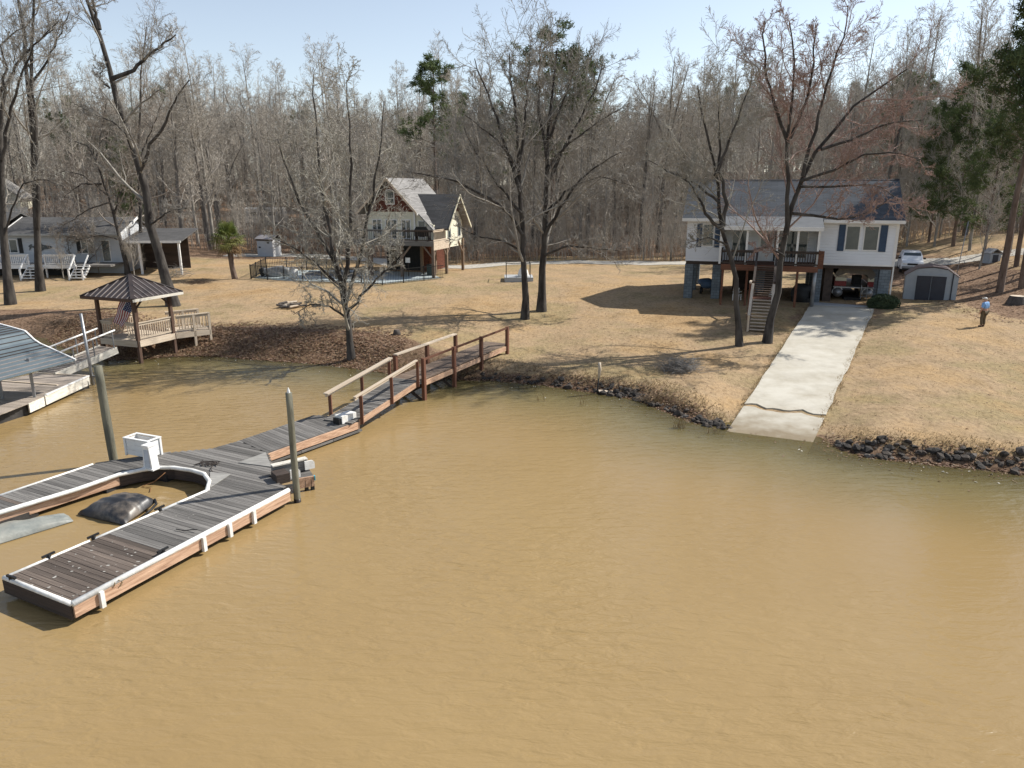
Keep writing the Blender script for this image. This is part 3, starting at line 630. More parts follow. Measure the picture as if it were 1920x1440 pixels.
# ---- float bags in the slip
def bag(name, a, b, w, hgt, m, label, seed, taper=.25):
    """pillow-shaped air bag: pinched at both ends, half in the water"""
    a = Vector(a); b = Vector(b); d = (b - a); L = d.length; d.normalize(); n = Vector((-d.y, d.x, 0)); nu, nv = 30, 18; V = []; rs = np.random.RandomState(seed); ph = rs.uniform(0, 6, 8)
    for i in range(nu + 1):
        u = i / nu; pr = (math.sin(math.pi * min(1, max(0, u))) ** .55); wi = w * (taper + (1 - taper) * pr)
        for j in range(nv):
            th = 2 * math.pi * j / nv; cx = math.cos(th); sz = math.sin(th)
            cx = math.copysign(abs(cx) ** .75, cx); k = 1 + .035 * math.sin(9 * u + 3 * th + ph[0]) + .03 * math.sin(21 * u + ph[1] + 2 * th)
            zz = max(sz, -.5) * hgt * (pr * .95 + .05) * k
            V.append(a + d * (u * L) + n * (cx * wi / 2 * k) + Vector((0, 0, zz + .02)))
    Fc = [(i * nv + j, i * nv + (j + 1) % nv, (i + 1) * nv + (j + 1) % nv, (i + 1) * nv + j) for i in range(nu) for j in range(nv)] + [tuple(range(nv))[::-1], tuple(nu * nv + j for j in range(nv))]
    mb = MB(); mb.add(V, Fc); o = mb.build(name, m, None, True); return tag(o, label, 'float bag')
bagm = mat('black_bladder', (.022, .022, .024), (.15, .125, .10), 1.1, .42, .15, lo=.5, hi=.62, spec=.5)
def pillow(name, cs, hgt, m, label, seed):
    rs = np.random.RandomState(seed); n = 26; ph = rs.uniform(0, 6, 6); mb = MB(); cs = [Vector(q) for q in cs]; V = []
    for lay in (1, -1):
        for i in range(n + 1):
            for j in range(n + 1):
                u, v = i / n, j / n; q = cs[0].lerp(cs[1], u).lerp(cs[3].lerp(cs[2], u), v); b = (16 * u * (1 - u) * v * (1 - v)); e = 16 * u * (1 - u) * v * (1 - v)
                wr = .025 * math.sin(14 * u + 9 * v + ph[0]) * (1 - b) + .02 * math.sin(23 * v - 6 * u + ph[1]) * (1 - b) + .012 * math.sin(31 * u + ph[2])
                V.append(q + Vector((0, 0, lay * (hgt if lay > 0 else .2) * b ** .42 + (wr if lay > 0 and 0 < i < n and 0 < j < n else 0))))
    F_ = []; k = (n + 1) * (n + 1)
    for b in (0, k): F_ += [(b + i * (n + 1) + j, b + i * (n + 1) + j + 1, b + (i + 1) * (n + 1) + j + 1, b + (i + 1) * (n + 1) + j) for i in range(n) for j in range(n)]
    mb.add(V, F_); t = thing(name, cs[0], label, 'float bag'); mb.build('bladder', m, t, True); return t
fbg = pillow('float_bag', (G(145, 964, .02), G(232, 934, .05), G(294, 940, .22), G(232, 984, .04)), .42, bagm, 'black rubber float bag with dried mud lying half sunk in the boat slip', 5)
MB().tube([G(290, 936, .30), G(293, 945, .22), G(283, 956, .16), G(262, 972, .12)], [.035, .04, .035, .03], 6).build('seam_cord', M['black'], fbg, True)
pillow('float_bag', (G(-120, 1012, .03), G(128, 966, .03), G(138, 977, .03), G(-120, 1056, .03)), .24, mat('grey_bladder', (.17, .185, .175), (.29, .29, .255), 1.6, .5, .3, spec=.4), 'flattened grey-green float bag drifting along the slip', 9)
ropepath('mooring_line', [G(310, 886, .42), G(290, 903, .15), G(266, 912, .03), G(283, 915, .03), G(281, 922, .03)], .012, mat('orange_line', (.25, .12, .05), None, 5, .8), 'thin rusty line trailing from slip wall into the water')
# ---- pier and gangway
ZP0, ZP1 = .95, 1.08
pr = [G(796, 750, 0), G(855, 726, 0), G(907, 692, .35), G(951, 653, .9)]
pax = (Vector(pr[3][:2]) - Vector(pr[0][:2])).normalized(); pax3 = Vector((pax.x, pax.y, 0)); pnn = Vector((-pax.y, pax.x, 0)); PW = 1.5
plen = (Vector(pr[3][:2]) - Vector(pr[0][:2])).length
pier = thing('wooden_pier', pr[3], 'red-brown wooden pier with posts and pale left handrail leading onto the lawn', 'pier')
def pz(t): return ZP0 + (ZP1 - ZP0) * t / plen
p0 = Vector((pr[0].x, pr[0].y, 0)); ts = [(Vector(q[:2]) - Vector(pr[0][:2])).dot(pax) for q in pr]
quad = [p0 + pnn * .05 - pax3 * .35, p0 + pax3 * (plen + .25) + pnn * .05, p0 + pax3 * (plen + .25) + pnn * PW, p0 - pax3 * .35 + pnn * PW]
planks('plank', M['deckbrown'], pier, quad, pnn, .15, .045, lambda x, y: pz((Vector((x, y)) - p0.to_2d()).dot(pax)))
RH = .98
topz = [zof(pr[0].y, 661), zof(pr[1].y, 643), zof(pr[2].y, 629), zof(pr[3].y, 616)]
for i, t in enumerate(ts):
    q = p0 + pax3 * t; g = h1(q.x, q.y)
    post('post', M['redwood'], pier, q.x, q.y, min(g, 0) - .6 if i < 3 else g - .3, pz(t) + RH + .04, .16, math.atan2(pax.y, pax.x))
    q2 = q + pnn * (PW + .06)
    if i < 3: post('post', M['redwood'], pier, q2.x, q2.y, min(h1(q2.x, q2.y), 0) - .6, pz(t) + RH, .16, math.atan2(pax.y, pax.x))
    if i:
        qa = p0 + pax3 * ts[i - 1]
        pbeam('handrail', M['redwood'], pier, qa + z3 * (pz(ts[i - 1]) + RH - .03) - pnn * .0, q + z3 * (pz(t) + RH - .03), .06, .1)
        if i < 3: pbeam('handrail', M['palewood'], pier, qa + pnn * (PW + .06) + z3 * (pz(ts[i - 1]) + RH + .03), q2 + z3 * (pz(t) + RH + .03), .24, .05)
        pbeam('stringer', M['fascia'], pier, qa + pnn * .02 + z3 * (pz(ts[i - 1]) - .17), q + pnn * .02 + z3 * (pz(t) - .17), .05, .24)
        pbeam('stringer', M['redwood'], pier, qa + pnn * (PW - .03) + z3 * (pz(ts[i - 1]) - .17), q + pnn * (PW - .03) + z3 * (pz(t) - .17), .05, .24)
for i in (0, 1):
    q = p0 + pax3 * ts[i]; pbeam('cross_brace', M['darkwood'], pier, q + z3 * -.1, q + pnn * PW + z3 * (pz(0) - .2), .04, .16); pbeam('cross_brace', M['darkwood'], pier, q + pax3 * .06 + z3 * (pz(0) - .2), q + pax3 * .06 + pnn * PW + z3 * -.1, .04, .16)
gang = thing('gangway', (wk[2].x, wk[2].y, ZD), 'hinged plank gangway with red-brown posts and white handrails above the water', 'gangway')
ga, gb = G(673, 787, ZD + .05), p0 - pax3 * .3 + pnn * .12; gb = Vector((gb.x, gb.y, ZP0)); gdir = (gb - ga); gl = gdir.length; gdir.normalize(); gn = Vector((-gdir.y, gdir.x, 0)).normalized(); GW = 1.3
def gz(x, y): return ga.z + (gb.z - ga.z) * min(1.1, max(-.2, ((x - ga.x) * gdir.x + (y - ga.y) * gdir.y) / (gdir.x ** 2 + gdir.y ** 2) / gl))
planks('plank', M['deckgrey'], gang, [ga - gdir * .5, gb, gb + gn * GW, ga - gdir * .5 + gn * GW], gn, .15, .04, lambda x, y: gz(x, y) + .03)
for off, mt, rw, mm in ((-.02, 'palewood', .13, 'redwood'), (GW + .02, 'palewood', .22, 'redwood')):
    pbeam('stringer', M['fascia'], gang, ga + gn * off - z3 * .1, gb + gn * off - z3 * .1, .05, .24)
    e0 = ga + gn * off + z3 * 1.0 - gdir * .25; e1 = gb + gn * off + z3 * 1.0 - gdir * .1
    pbeam('handrail', M[mt], gang, e0, e1, rw, .05); pbeam('rail_board', M['palewood'], gang, e0 - z3 * .08, e1 - z3 * .08, .04, .1)
    for f in (.02, .5, .97):
        q = ga.lerp(gb, f) + gn * (off - .06 if off < 0 else off + .06); pbeam('rail_post', M['redwood'], gang, q - z3 * .2, q + z3 * .95, .12, .12, (0, 1, 0))
# ---- gazebo on its own pier
ZG = 1.25
gN, gR = G(265, 681, 0), G(319, 667, 0); gu = (gR - gN); gs = gu.length; gu.normalize(); gv = Vector((-gu.y, gu.x, 0)); gsu, gsv = 2.45, 2.75; gs = 2.6
gaz = thing('gazebo', gN, 'open wooden gazebo with brown ribbed metal hip roof on posts over the water', 'gazebo')
cor = [gN, gN + gu * gsu, gN + gu * gsu + gv * gsv, gN + gv * gsv]; ZR = zof(gN.y, 556)
ang = math.atan2(gu.y, gu.x)
planks('plank', M['palewood'], gaz, [c for c in cor], gu, .15, .045, lambda x, y: ZG)
for c in cor: post('post', M['gazwood'], gaz, c.x, c.y, -1, ZR, .17, ang)
for i in range(4):
    a, b = cor[i], cor[(i + 1) % 4]; d = (b - a).normalized(); nn = Vector((d.y, -d.x, 0))
    pbeam('deck_beam', M['palewood'], gaz, a + nn * .1 + z3 * (ZG - .16), b + nn * .1 + z3 * (ZG - .16), .05, .34); pbeam('roof_beam', M['gazwood'], gaz, a + z3 * (ZR - .12), b + z3 * (ZR - .12), .1, .2)
ctr = (cor[0] + cor[2]) / 2; ap = Vector((ctr.x, ctr.y, ZR + 1.0)); ev = [ctr + (c - ctr) * 1.42 for c in cor]; ev = [Vector((e.x, e.y, ZR - .06)) for e in ev]
for i in range(4):
    a, b = ev[i], ev[(i + 1) % 4]; nrm = (b - a).cross(ap - a).normalized(); nrm = nrm if nrm.z > 0 else -nrm
    rp_ = MB().prism([a, b, ap], -nrm * .04).build('roof_panel', M['roofbrown'], gaz)
    pbeam('roof_fascia', M['whitewood'] if i == 0 else M['gazwood'], gaz, a - z3 * .09, b - z3 * .09, .04, .15)
    n = 10; d = (b - a); ht = (ap - (a + b) / 2)
    for k in range(1, n):
        f = k / n; base = a.lerp(b, f); h_ = 1 - abs(2 * f - 1); top = base + ht * (h_ * .98)
        if (top - base).length > .2: pbeam('roof_rib', M['ribpale'], rp_, base + nrm * .02, top + nrm * .02, .035, .035, nrm)
    pbeam('hip_cap', M['roofbrown'], gaz, a + nrm * .01, ap + z3 * .02, .2, .05, z3)
def railing(parent, a, b, z, m, hh=.95, sp=.15, name='baluster', mrail=None, bal=True, seat=False):
    a = Vector((a[0], a[1], z)); b = Vector((b[0], b[1], z)); L = (b - a).length
    pbeam('top_rail', mrail or m, parent, a + z3 * hh, b + z3 * hh, .14, .05); pbeam('rail', m, parent, a + z3 * (hh - .1), b + z3 * (hh - .1), .04, .12); pbeam('bottom_rail', m, parent, a + z3 * .12, b + z3 * .12, .05, .1)
    if bal:
        n = int(L / sp)
        for i in range(1, n): q = a.lerp(b, i / n); pbeam(name, m, parent, q + z3 * .15, q + z3 * (hh - .1), .045, .045)
zt = ZG + .03
railing(gaz, cor[0], cor[1], zt, M['palewood']); railing(gaz, cor[3], cor[2], zt, M['palewood']); railing(gaz, cor[0], cor[0] + gv * gsv * .3, zt, M['palewood']); railing(gaz, cor[3], cor[3] - gv * gsv * .32, zt, M['palewood'])
pbeam('knee_brace', M['gazwood'], gaz, cor[0] + gu * .7 + z3 * (ZR - .15), cor[0] + z3 * (ZR - .8), .08, .08); pbeam('knee_brace', M['gazwood'], gaz, cor[1] - gu * .7 + z3 * (ZR - .15), cor[1] + z3 * (ZR - .8), .08, .08)
gp = thing('gazebo_walkway', cor[1], 'pale railed wooden walkway joining the gazebo to the bank', 'walkway')
e1 = G(390, 617, ZG); wl_ = (e1 - cor[1]).length; wlen = (Vector((e1.x, e1.y)) - Vector((cor[1].x, cor[1].y))).length
wdir = (Vector((e1.x, e1.y, 0)) - Vector((cor[1].x, cor[1].y, 0))).normalized(); wdn = Vector((-wdir.y, wdir.x, 0)); c1 = Vector((cor[1].x, cor[1].y, 0)) + wdir * .12
planks('plank', M['palewood'], gp, [c1, c1 + wdir * wlen, c1 + wdir * wlen + wdn * 1.9, c1 + wdn * 1.9], wdn, .15, .045, lambda x, y: ZG - .005)
for s in (0, 1.9):
    a, b = c1 + wdn * s, c1 + wdn * s + wdir * wlen
    pbeam('side_beam', M['palewood'], gp, a + z3 * (ZG - .18) - wdn * .04, b + z3 * (ZG - .18) - wdn * .04, .05, .3)
    mid = a.lerp(b, .55)
    for q, q2 in ((a + wdir * .1, mid), (mid, b)): railing(gp, q, q2, zt, M['palewood'])
    for q in (mid, b): post('post', M['palewood'], gp, q.x, q.y, h1(q.x, q.y) - .4, zt + .97, .13, math.atan2(wdir.y, wdir.x))
# flag hanging at the gazebo
fb = W(222, 554, cor[0].y + .9); fl = thing('flag', fb, 'striped red, white and blue flag hanging on a slanting staff under the gazebo roof', 'flag')
fp0 = fb + Vector((.12, 0, -.0)); u = Vector((-.38, .05, -.90)).normalized(); wv = Vector((.85, -.1, -.5)).normalized(); FW, FL = .92, 1.62
cols = [mat('flag_red', (.32, .03, .04), None, 6, .8), mat('flag_white', (.68, .66, .64), None, 6, .8), mat('flag_blue', (.03, .045, .13), None, 6, .8)]
def fpt(a, b):   # a down the length, b across
    return fp0 + u * (a * FL) + wv * (b * FW * (1 - .35 * a)) + Vector((0, .07 * math.sin(7 * b + 4 * a) + .05 * math.sin(11 * a), 0))
for i in range(13):
    mb = MB(); lo = .4 if i < 7 else 0
    for k in range(10):
        a0 = lo + (1 - lo) * k / 10; a1 = lo + (1 - lo) * (k + 1) / 10; mb.quad(fpt(a0, 1 - i / 13), fpt(a1, 1 - i / 13), fpt(a1, 1 - (i + 1) / 13), fpt(a0, 1 - (i + 1) / 13))
    mb.build('stripe', cols[i % 2], fl, True)
mb = MB()
for i in range(7):
    for k in range(4): a0, a1 = .1 * k, .1 * (k + 1); mb.quad(fpt(a0, 1 - i / 13), fpt(a1, 1 - i / 13), fpt(a1, 1 - (i + 1) / 13), fpt(a0, 1 - (i + 1) / 13))
can = mb.build('canton', cols[2], fl, True); st_ = MB()
for i in range(5):
    for k in range(6): c = fpt(.035 + .062 * k, 1 - (.7 + 1.3 * i) / 13) + Vector((0, -.012, 0)); st_.add([c + Vector((.022 * math.cos(q * 1.2566), 0, .022 * math.sin(q * 1.2566))) for q in range(5)], [(0, 1, 2, 3, 4)])
st_.build('stars', cols[1], can)
MB().tube([fp0 - u * .02 - wv * .1, fp0 + wv * 1.05], .018, 6).build('staff', M['white'], fl)
# ---- boathouse on the left
ZB = .55; ZE = 1.9
eA, eB = G(141, 676, ZE), G(0, 713, ZE); bax = (eB - eA).normalized(); bnn = Vector((bax.y, -bax.x, 0)); bnn = bnn if bnn.y > 0 else -bnn; BL = (eB - eA).length + 5
bh = thing('boathouse', (eA.x, eA.y, 0), 'low floating boathouse with curved blue-grey ribbed metal roof beside the gazebo gangway', 'boathouse')
prof = []
for px_, py_ in ((141, 676), (92, 653), (77, 646), (66, 638), (52, 622), (25, 614), (0, 607), (-30, 606)):
    lo_, hi_ = 0., 12.      # cross distance at which the column px is met, then the height at row py
    for _ in range(40):
        md = (lo_ + hi_) / 2; q = eA + bnn * md; f = q.y * math.cos(PITCH) - (2.2 - CAM_H) * math.sin(PITCH)
        if 960 + FPX * q.x / f > px_: lo_ = md
        else: hi_ = md
    q = eA + bnn * lo_; prof.append((lo_, zof(q.y, py_)))
prof[0] = (0, ZE)
sh_ = [0, 1]; roofp = []
for (s0, z0), (s1, z1) in zip(prof[:-1], prof[1:]):
    a = eA + bnn * s0; b = eA + bnn * s1; a.z = z0; b.z = z1
    if (b - a).length > .05: roofp.append((a, b))
for a, b in roofp:
    e = bax * BL; nrm = (b - a).cross(e).normalized(); nrm = nrm if nrm.z > 0 else -nrm
    MB().prism([a, b, b + e, a + e], -nrm * .04).build('roof_panel', M['roofteal'], bh)
    k = max(1, int(round((b - a).length / .3)))
    for i in range(k): q = a.lerp(b, (i + .5) / k) + nrm * .015; pbeam('roof_seam', M['ribpale'] if a.z < 2.3 else M['roofbrown'], bh, q, q + e, .03, .035, nrm)
    pbeam('rake_trim', M['white'], bh, a + nrm * .02 - bax * .03, b + nrm * .02 - bax * .03, .07, .08, nrm)
dq = gx([(166, 706), (60, 753), (-60, 800), (-120, 742), (66, 700)], ZB)
planks('plank', wood('bleached_deck', (.42, .36, .30), (.22, .18, .15), .2), bh, dq, dq[0] - dq[4], .2, .045, lambda x, y: ZB - .02)
pbeam('side_board', M['whitewood'], bh, dq[0] - z3 * .2, dq[0].lerp(dq[1], .8) - z3 * .2, .05, .42); pbeam('edge_strip', M['white'], bh, dq[0] + z3 * .03, dq[0].lerp(dq[1], .78) + z3 * .03, .1, .05)
pbeam('side_board', M['whitewood'], bh, dq[0].lerp(dq[1], .82) - z3 * .22, dq[0].lerp(dq[1], 1.06) - z3 * .22, .05, .4)
pbeam('joist', M['palewood'], bh, dq[0] + z3 * .03, dq[4] + z3 * .03, .12, .05); pbeam('joist', M['palewood'], bh, G(108, 722, ZB + .02), G(0, 714, ZB + .02), .1, .05)
for px_, py_ in ((65, 745), (5, 748)):
    q = G(px_, py_, ZB); post('post', M['greymetal'], bh, q.x, q.y, ZB - .3, ZE + .4, .1, .3)
q = dq[0].lerp(dq[1], 1.25); piece('float_drum', M['float'], bh, (q.x - 1.0, q.y + .2, .15), (1.9, 1.2, .7), (bax, bnn, z3))
piece('float_drum', M['float'], bh, dq[0].lerp(dq[1], .4) + Vector((-.9, .5, -.45)), (2.6, 1.2, .5), (bax, bnn, z3))
q = G(176, 722, 0); sp = thing('steel_pile', q, 'thin grey steel pile at the corner of the boathouse dock', 'pile')
MB().tube([(q.x, q.y, -1), (q.x - .1, q.y, zof(q.y, 588))], .07, 10).build('pile_shaft', M['greymetal'], sp, True); piece('pile_bracket', M['greymetal'], sp, (q.x - .2, q.y, ZB - .1), (.7, .08, .06))
# ramp from the boathouse to the gazebo
bg_ = thing('boathouse_gangway', G(104, 702, ZB), 'white-sided ramp with round white handrails between boathouse dock and gazebo', 'gangway')
ra, rb = G(104, 701, ZB + .05), G(219, 652, ZG - .02); rd_ = (rb - ra).normalized(); rn_ = Vector((-rd_.y, rd_.x, 0)).normalized(); RWD = 1.25
planks('plank', wood('bleached_deck', (.42, .36, .30), (.22, .18, .15), .2), bg_, [ra, rb, rb + rn_ * RWD, ra + rn_ * RWD], rn_, .17, .04, lambda x, y: ra.z + (rb.z - ra.z) * ((x - ra.x) * rd_.x + (y - ra.y) * rd_.y) / (rb - ra).length)
for s in (-.03, RWD + .03):
    pbeam('side_board', M['whitewood'], bg_, ra + rn_ * s - z3 * .12, rb + rn_ * s - z3 * .12, .05, .36)
    MB().tube([ra + rn_ * s + z3 * .95, rb + rn_ * s + z3 * .95], .045, 8).build('handrail', M['white'], bg_, True)
    for f in (.3, .62, .95): q = ra.lerp(rb, f) + rn_ * s; pbeam('rail_post', M['greymetal'], bg_, q, q + z3 * .95, .05, .05)
# ================================================================== HOUSES
class Frame:
    """local frame: s along the front (to the right), t away from the lake, z up"""
    def __init__(f, o, ang): f.o = Vector(o); f.u = Vector((math.cos(ang), math.sin(ang), 0)); f.v = Vector((-math.sin(ang), math.cos(ang), 0)); f.ax = (f.u, f.v, Vector((0, 0, 1)))
    def __call__(f, s, t, z): q = f.o + f.u * s + f.v * t; return Vector((q.x, q.y, z))
    def box(f, name, m, par, s0, s1, t0, t1, z0, z1): return piece(name, m, par, f((s0 + s1) / 2, (t0 + t1) / 2, (z0 + z1) / 2), (s1 - s0, t1 - t0, z1 - z0), f.ax)
    def wall(f, name, m, par, s0, s1, t0, t1, z0, z1):      # box with metric UVs
        return MB().box(f((s0 + s1) / 2, (t0 + t1) / 2, (z0 + z1) / 2), (s1 - s0, t1 - t0, z1 - z0), f.ax).build(name, m, par)
    def prism_t(f, name, m, par, prof, t0, t1): return MB().prism([f(s, t0, z) for s, z in prof], f.v * (t1 - t0)).build(name, m, par)
    def prism_s(f, name, m, par, prof, s0, s1): return MB().prism([f(s0, t, z) for t, z in prof], f.u * (s1 - s0)).build(name, m, par)
def window_t(F, par, s0, s1, z0, z1, t, fr=.07, m='white', bars=1, name='window'):
    """window in a wall that faces the lake at depth t (outer face)"""
    w = F.box(name, M[m], par, s0, s1, t - .04, t + .02, z0, z1)
    k = (s1 - s0 - fr) / bars
    for i in range(bars): F.box('pane', M['glass'], par, s0 + fr + i * k, s0 + i * k + k, t - .048, t - .0, z0 + fr, z1 - fr)
    return w
def window_s(F, par, t0, t1, z0, z1, s, fr=.07, m='white', bars=1):
    F.box('window', M[m], par, s - .02, s + .04, t0, t1, z0, z1); k = (t1 - t0 - fr) / bars
    for i in range(bars): F.box('pane', M['glass'], par, s, s + .048, t0 + fr + i * k, t0 + i * k + k, z0 + fr, z1 - fr)
# ---- stilt house with carport (right)
GZ = 1.5; hA = math.radians(-18)
O = W(1285, 487, 54.6); O.z = GZ; F = Frame(O, hA); HW, HD = 14.0, 8.2
ZW, ZEV = 4.22, 7.35
hs = thing('stilt_house', F(7, 4, GZ), 'white stilt house with slate shingle roof, blue shutters and open carport beside the boat ramp', 'house')
lw, rw = 2.65, 9.05
F.wall('wall', M['lap'], hs, 0, lw, .0, HD, ZW, ZEV); F.wall('wall', M['lap'], hs, rw, HW, .0, HD, ZW, ZEV); F.wall('wall', M['lap'], hs, lw, rw, 1.3, HD - .01, ZW, ZEV)
zr = zof(F(7, 4.1, 0).y, 337); ov = .45
rt_ = F.prism_s('roof', M['shblue'], hs, [(-ov, ZEV - .05), (HD / 2, zr), (HD + ov, ZEV - .05), (HD + ov, ZEV - .2), (HD / 2, zr - .16), (-ov, ZEV - .2)], -.35, HW + .35)
for s in (0.0, HW - .05): F.prism_s('gable', M['lap'], hs, [(.02, ZEV - .02), (HD / 2, zr - .22), (HD - .02, ZEV - .02)], s + .0, s + .05)
F.prism_s('ridge_cap', mat('ridge_dark', (.03, .03, .035), None, 3, .8), rt_, [(HD / 2 - .15, zr - .06), (HD / 2, zr + .04), (HD / 2 + .15, zr - .06), (HD / 2, zr - .02)], -.36, HW + .36)
F.box('eave_fascia', M['white'], hs, -.36, lw - .3, -ov - .03, -ov + .08, ZEV - .24, ZEV - .03); F.box('eave_fascia', M['white'], hs, rw + .2, HW + .36, -ov - .03, -ov + .08, ZEV - .24, ZEV - .03)
F.box('soffit', M['white'], hs, rw + .2, HW + .3, -ov + .08, -.003, ZEV - .26, ZEV - .22); F.box('soffit', M['white'], hs, -.3, lw - .3, -ov + .08, -.003, ZEV - .26, ZEV - .22)
# porch roof carried forward over the deck
PT = -2.3; zpe = 6.85
F.prism_s('porch_roof', mat('porch_roof', (.135, .142, .15), (.105, .112, .12), 1.2, .85), hs, [(PT, zpe), (.6, ZEV + .36), (.6, ZEV + .22), (PT, zpe - .1)], lw - .25, rw + .12)
F.box('porch_fascia', M['white'], hs, lw - .25, rw + .12, PT - .06, PT, zpe - .22, zpe + .03)
for s in (lw - .1, 4.3, 6.3, 7.6, rw - .12): F.box('porch_post', M['white'], hs, s - .07, s + .07, PT + .1, PT + .24, ZW + .05, zpe - .1)
F.box('deck_floor', M['redwood'], hs, lw + .02, rw - .02, PT, 1.28, ZW - .1, ZW + .02); F.box('deck_rim', M['redwood'], hs, lw + .01, rw - .01, PT - .06, PT, ZW - .35, ZW + .04)
ra_, rb_ = F(lw + .05, PT + .05, ZW), F(5.0, PT + .05, ZW); railing(hs, ra_, rb_, ZW + .03, M['darkwood'], 1.0, .16)
railing(hs, F(6.35, PT + .05, ZW), F(rw - .05, PT + .05, ZW), ZW + .03, M['darkwood'], 1.0, .16)
F.box('rail_end', M['redwood'], hs, rw - .06, rw + .3, PT - .02, PT + .06, ZW - .1, ZW + 1.1)
railing(hs, F(rw + .02, PT + .1, 0), F(rw + .02, -.1, 0), ZW + .03, M['redwood'], 1.0, .14); railing(hs, F(lw - .02, PT + .1, 0), F(lw - .02, -.1, 0), ZW + .03, M['darkwood'], 1.0, .16)
# recess wall windows and door
for s0, s1 in ((3.2, 4.3), (7.0, 8.5)): window_t(F, hs, s0, s1, ZW + .25, ZW + 2.25, 1.3, bars=2)
dr = F.box('door', M['white'], hs, 5.05, 6.05, 1.24, 1.31, ZW + .02, ZW + 2.15); F.box('door_glass', M['glass'], hs, 5.25, 5.85, 1.23, 1.25, ZW + .9, ZW + 1.95)
F.box('storm_door', M['glass'], hs, 6.2, 6.8, 1.25, 1.31, ZW + .05, ZW + 2.15)
# wing windows and shutters
zw0, zw1 = ZW + 1.02, ZW + 2.72
window_t(F, hs, 1.12, 1.95, zw0 + .05, zw1, 0, bars=1); F.box('shutter', M['shutter'], hs, .72, 1.08, -.05, -.002, zw0, zw1); F.box('shutter', M['shutter'], hs, 2.0, 2.36, -.05, -.002, zw0, zw1)
window_t(F, hs, 10.78, 11.72, zw0, zw1, 0); window_t(F, hs, 11.92, 12.9, zw0, zw1, 0)
F.box('shutter', M['shutter'], hs, 10.32, 10.74, -.05, -.002, zw0 - .05, zw1 + .05); F.box('shutter', M['shutter'], hs, 12.95, 13.4, -.05, -.002, zw0 - .05, zw1 + .05)
for z in range(12): pass
window_s(F, hs, 2.4, 3.4, zw0, zw1, HW); window_s(F, hs, 5.0, 6.0, zw0, zw1, HW)
F.box('corner_board', M['white'], hs, HW - .1, HW + .025, -.02, .1, ZW, ZEV - .25); F.box('downspout', M['white'], hs, HW + .03, HW + .12, .12, .22, GZ, ZEV - .25)
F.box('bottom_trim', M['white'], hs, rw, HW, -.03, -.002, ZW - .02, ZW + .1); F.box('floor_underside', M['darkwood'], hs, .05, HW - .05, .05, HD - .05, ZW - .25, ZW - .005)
# block pillars
for s0, s1, t0, t1 in ((0, .62, .05, .7), (2.0, 2.6, .05, .7), (9.05, 9.55, .05, .7), (13.25, 13.95, .05, .7), (0, .62, 3.8, 4.4), (2.1, 2.7, 3.8, 4.4), (9.05, 9.6, 3.8, 4.4), (13.3, 13.95, 3.8, 4.4), (0, .6, 7.5, 8.1), (4.6, 5.2, 7.5, 8.1), (9.05, 9.6, 7.5, 8.1), (13.35, 13.95, 7.5, 8.1), (5.2, 5.8, 3.8, 4.4)):
    F.wall('block_pillar', M['block'], hs, s0, s1, t0, t1, GZ - .25, ZW - .25)
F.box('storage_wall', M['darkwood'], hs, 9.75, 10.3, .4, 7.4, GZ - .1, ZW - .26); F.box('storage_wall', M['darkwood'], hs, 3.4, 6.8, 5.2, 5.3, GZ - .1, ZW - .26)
F.box('deck_post', M['redwood'], hs, 7.7, 7.85, PT + .05, PT + .2, GZ - .2, ZW - .1); F.box('deck_post', M['redwood'], hs, lw + .1, lw + .25, PT + .05, PT + .2, GZ - .2, ZW - .1); F.box('deck_post', M['redwood'], hs, 4.4, 4.55, PT + .05, PT + .2, GZ - .2, ZW - .1)
cs = F.box('carport_slab', conc2, hs, 8.9, 14.2, -1.3, HD, GZ - .2, GZ + .03)
# stairs down to the lawn
foot = on(1422, 624); top = F(5.68, PT - .02, ZW); stt = thing('deck_stairs', foot, 'long two-flight wooden stairs from the porch deck of the stilt house to the lawn', 'stairs')
foot.z = h1(foot.x, foot.y); dv = Vector((top.x - foot.x, top.y - foot.y, 0)); SL = dv.length; dv.normalize(); dn_ = Vector((-dv.y, dv.x, 0)); SWD = 1.15
LT = .50; zl = foot.z + 1.5
def flight(q0, q1, n):
    for s in (-1, 1): pbeam('stringer', M['deckbrown'], stt, q0 + dn_ * s * SWD / 2 - z3 * .08, q1 + dn_ * s * SWD / 2 - z3 * .08, .05, .28)
    for i in range(n):
        q = q0.lerp(q1, (i + .5) / n); piece('tread', M['palewood'] if q.z < zl else M['deckbrown'], stt, q + z3 * .06, (.25, SWD - .06, .04), (dv, dn_, z3))
f0 = Vector((foot.x, foot.y, foot.z)); l0 = f0 + dv * (SL * LT - .6); l0.z = zl; l1 = l0 + dv * 1.2; tp = Vector((top.x, top.y, ZW - .05))
flight(f0, l0, 10); flight(l1, tp, 14)
planks('landing_board', M['redwood'], stt, [l0 - dn_ * .75, l1 - dn_ * .75, l1 + dn_ * .75, l0 + dn_ * .75], dn_, .15, .04, lambda x, y: zl + .03)
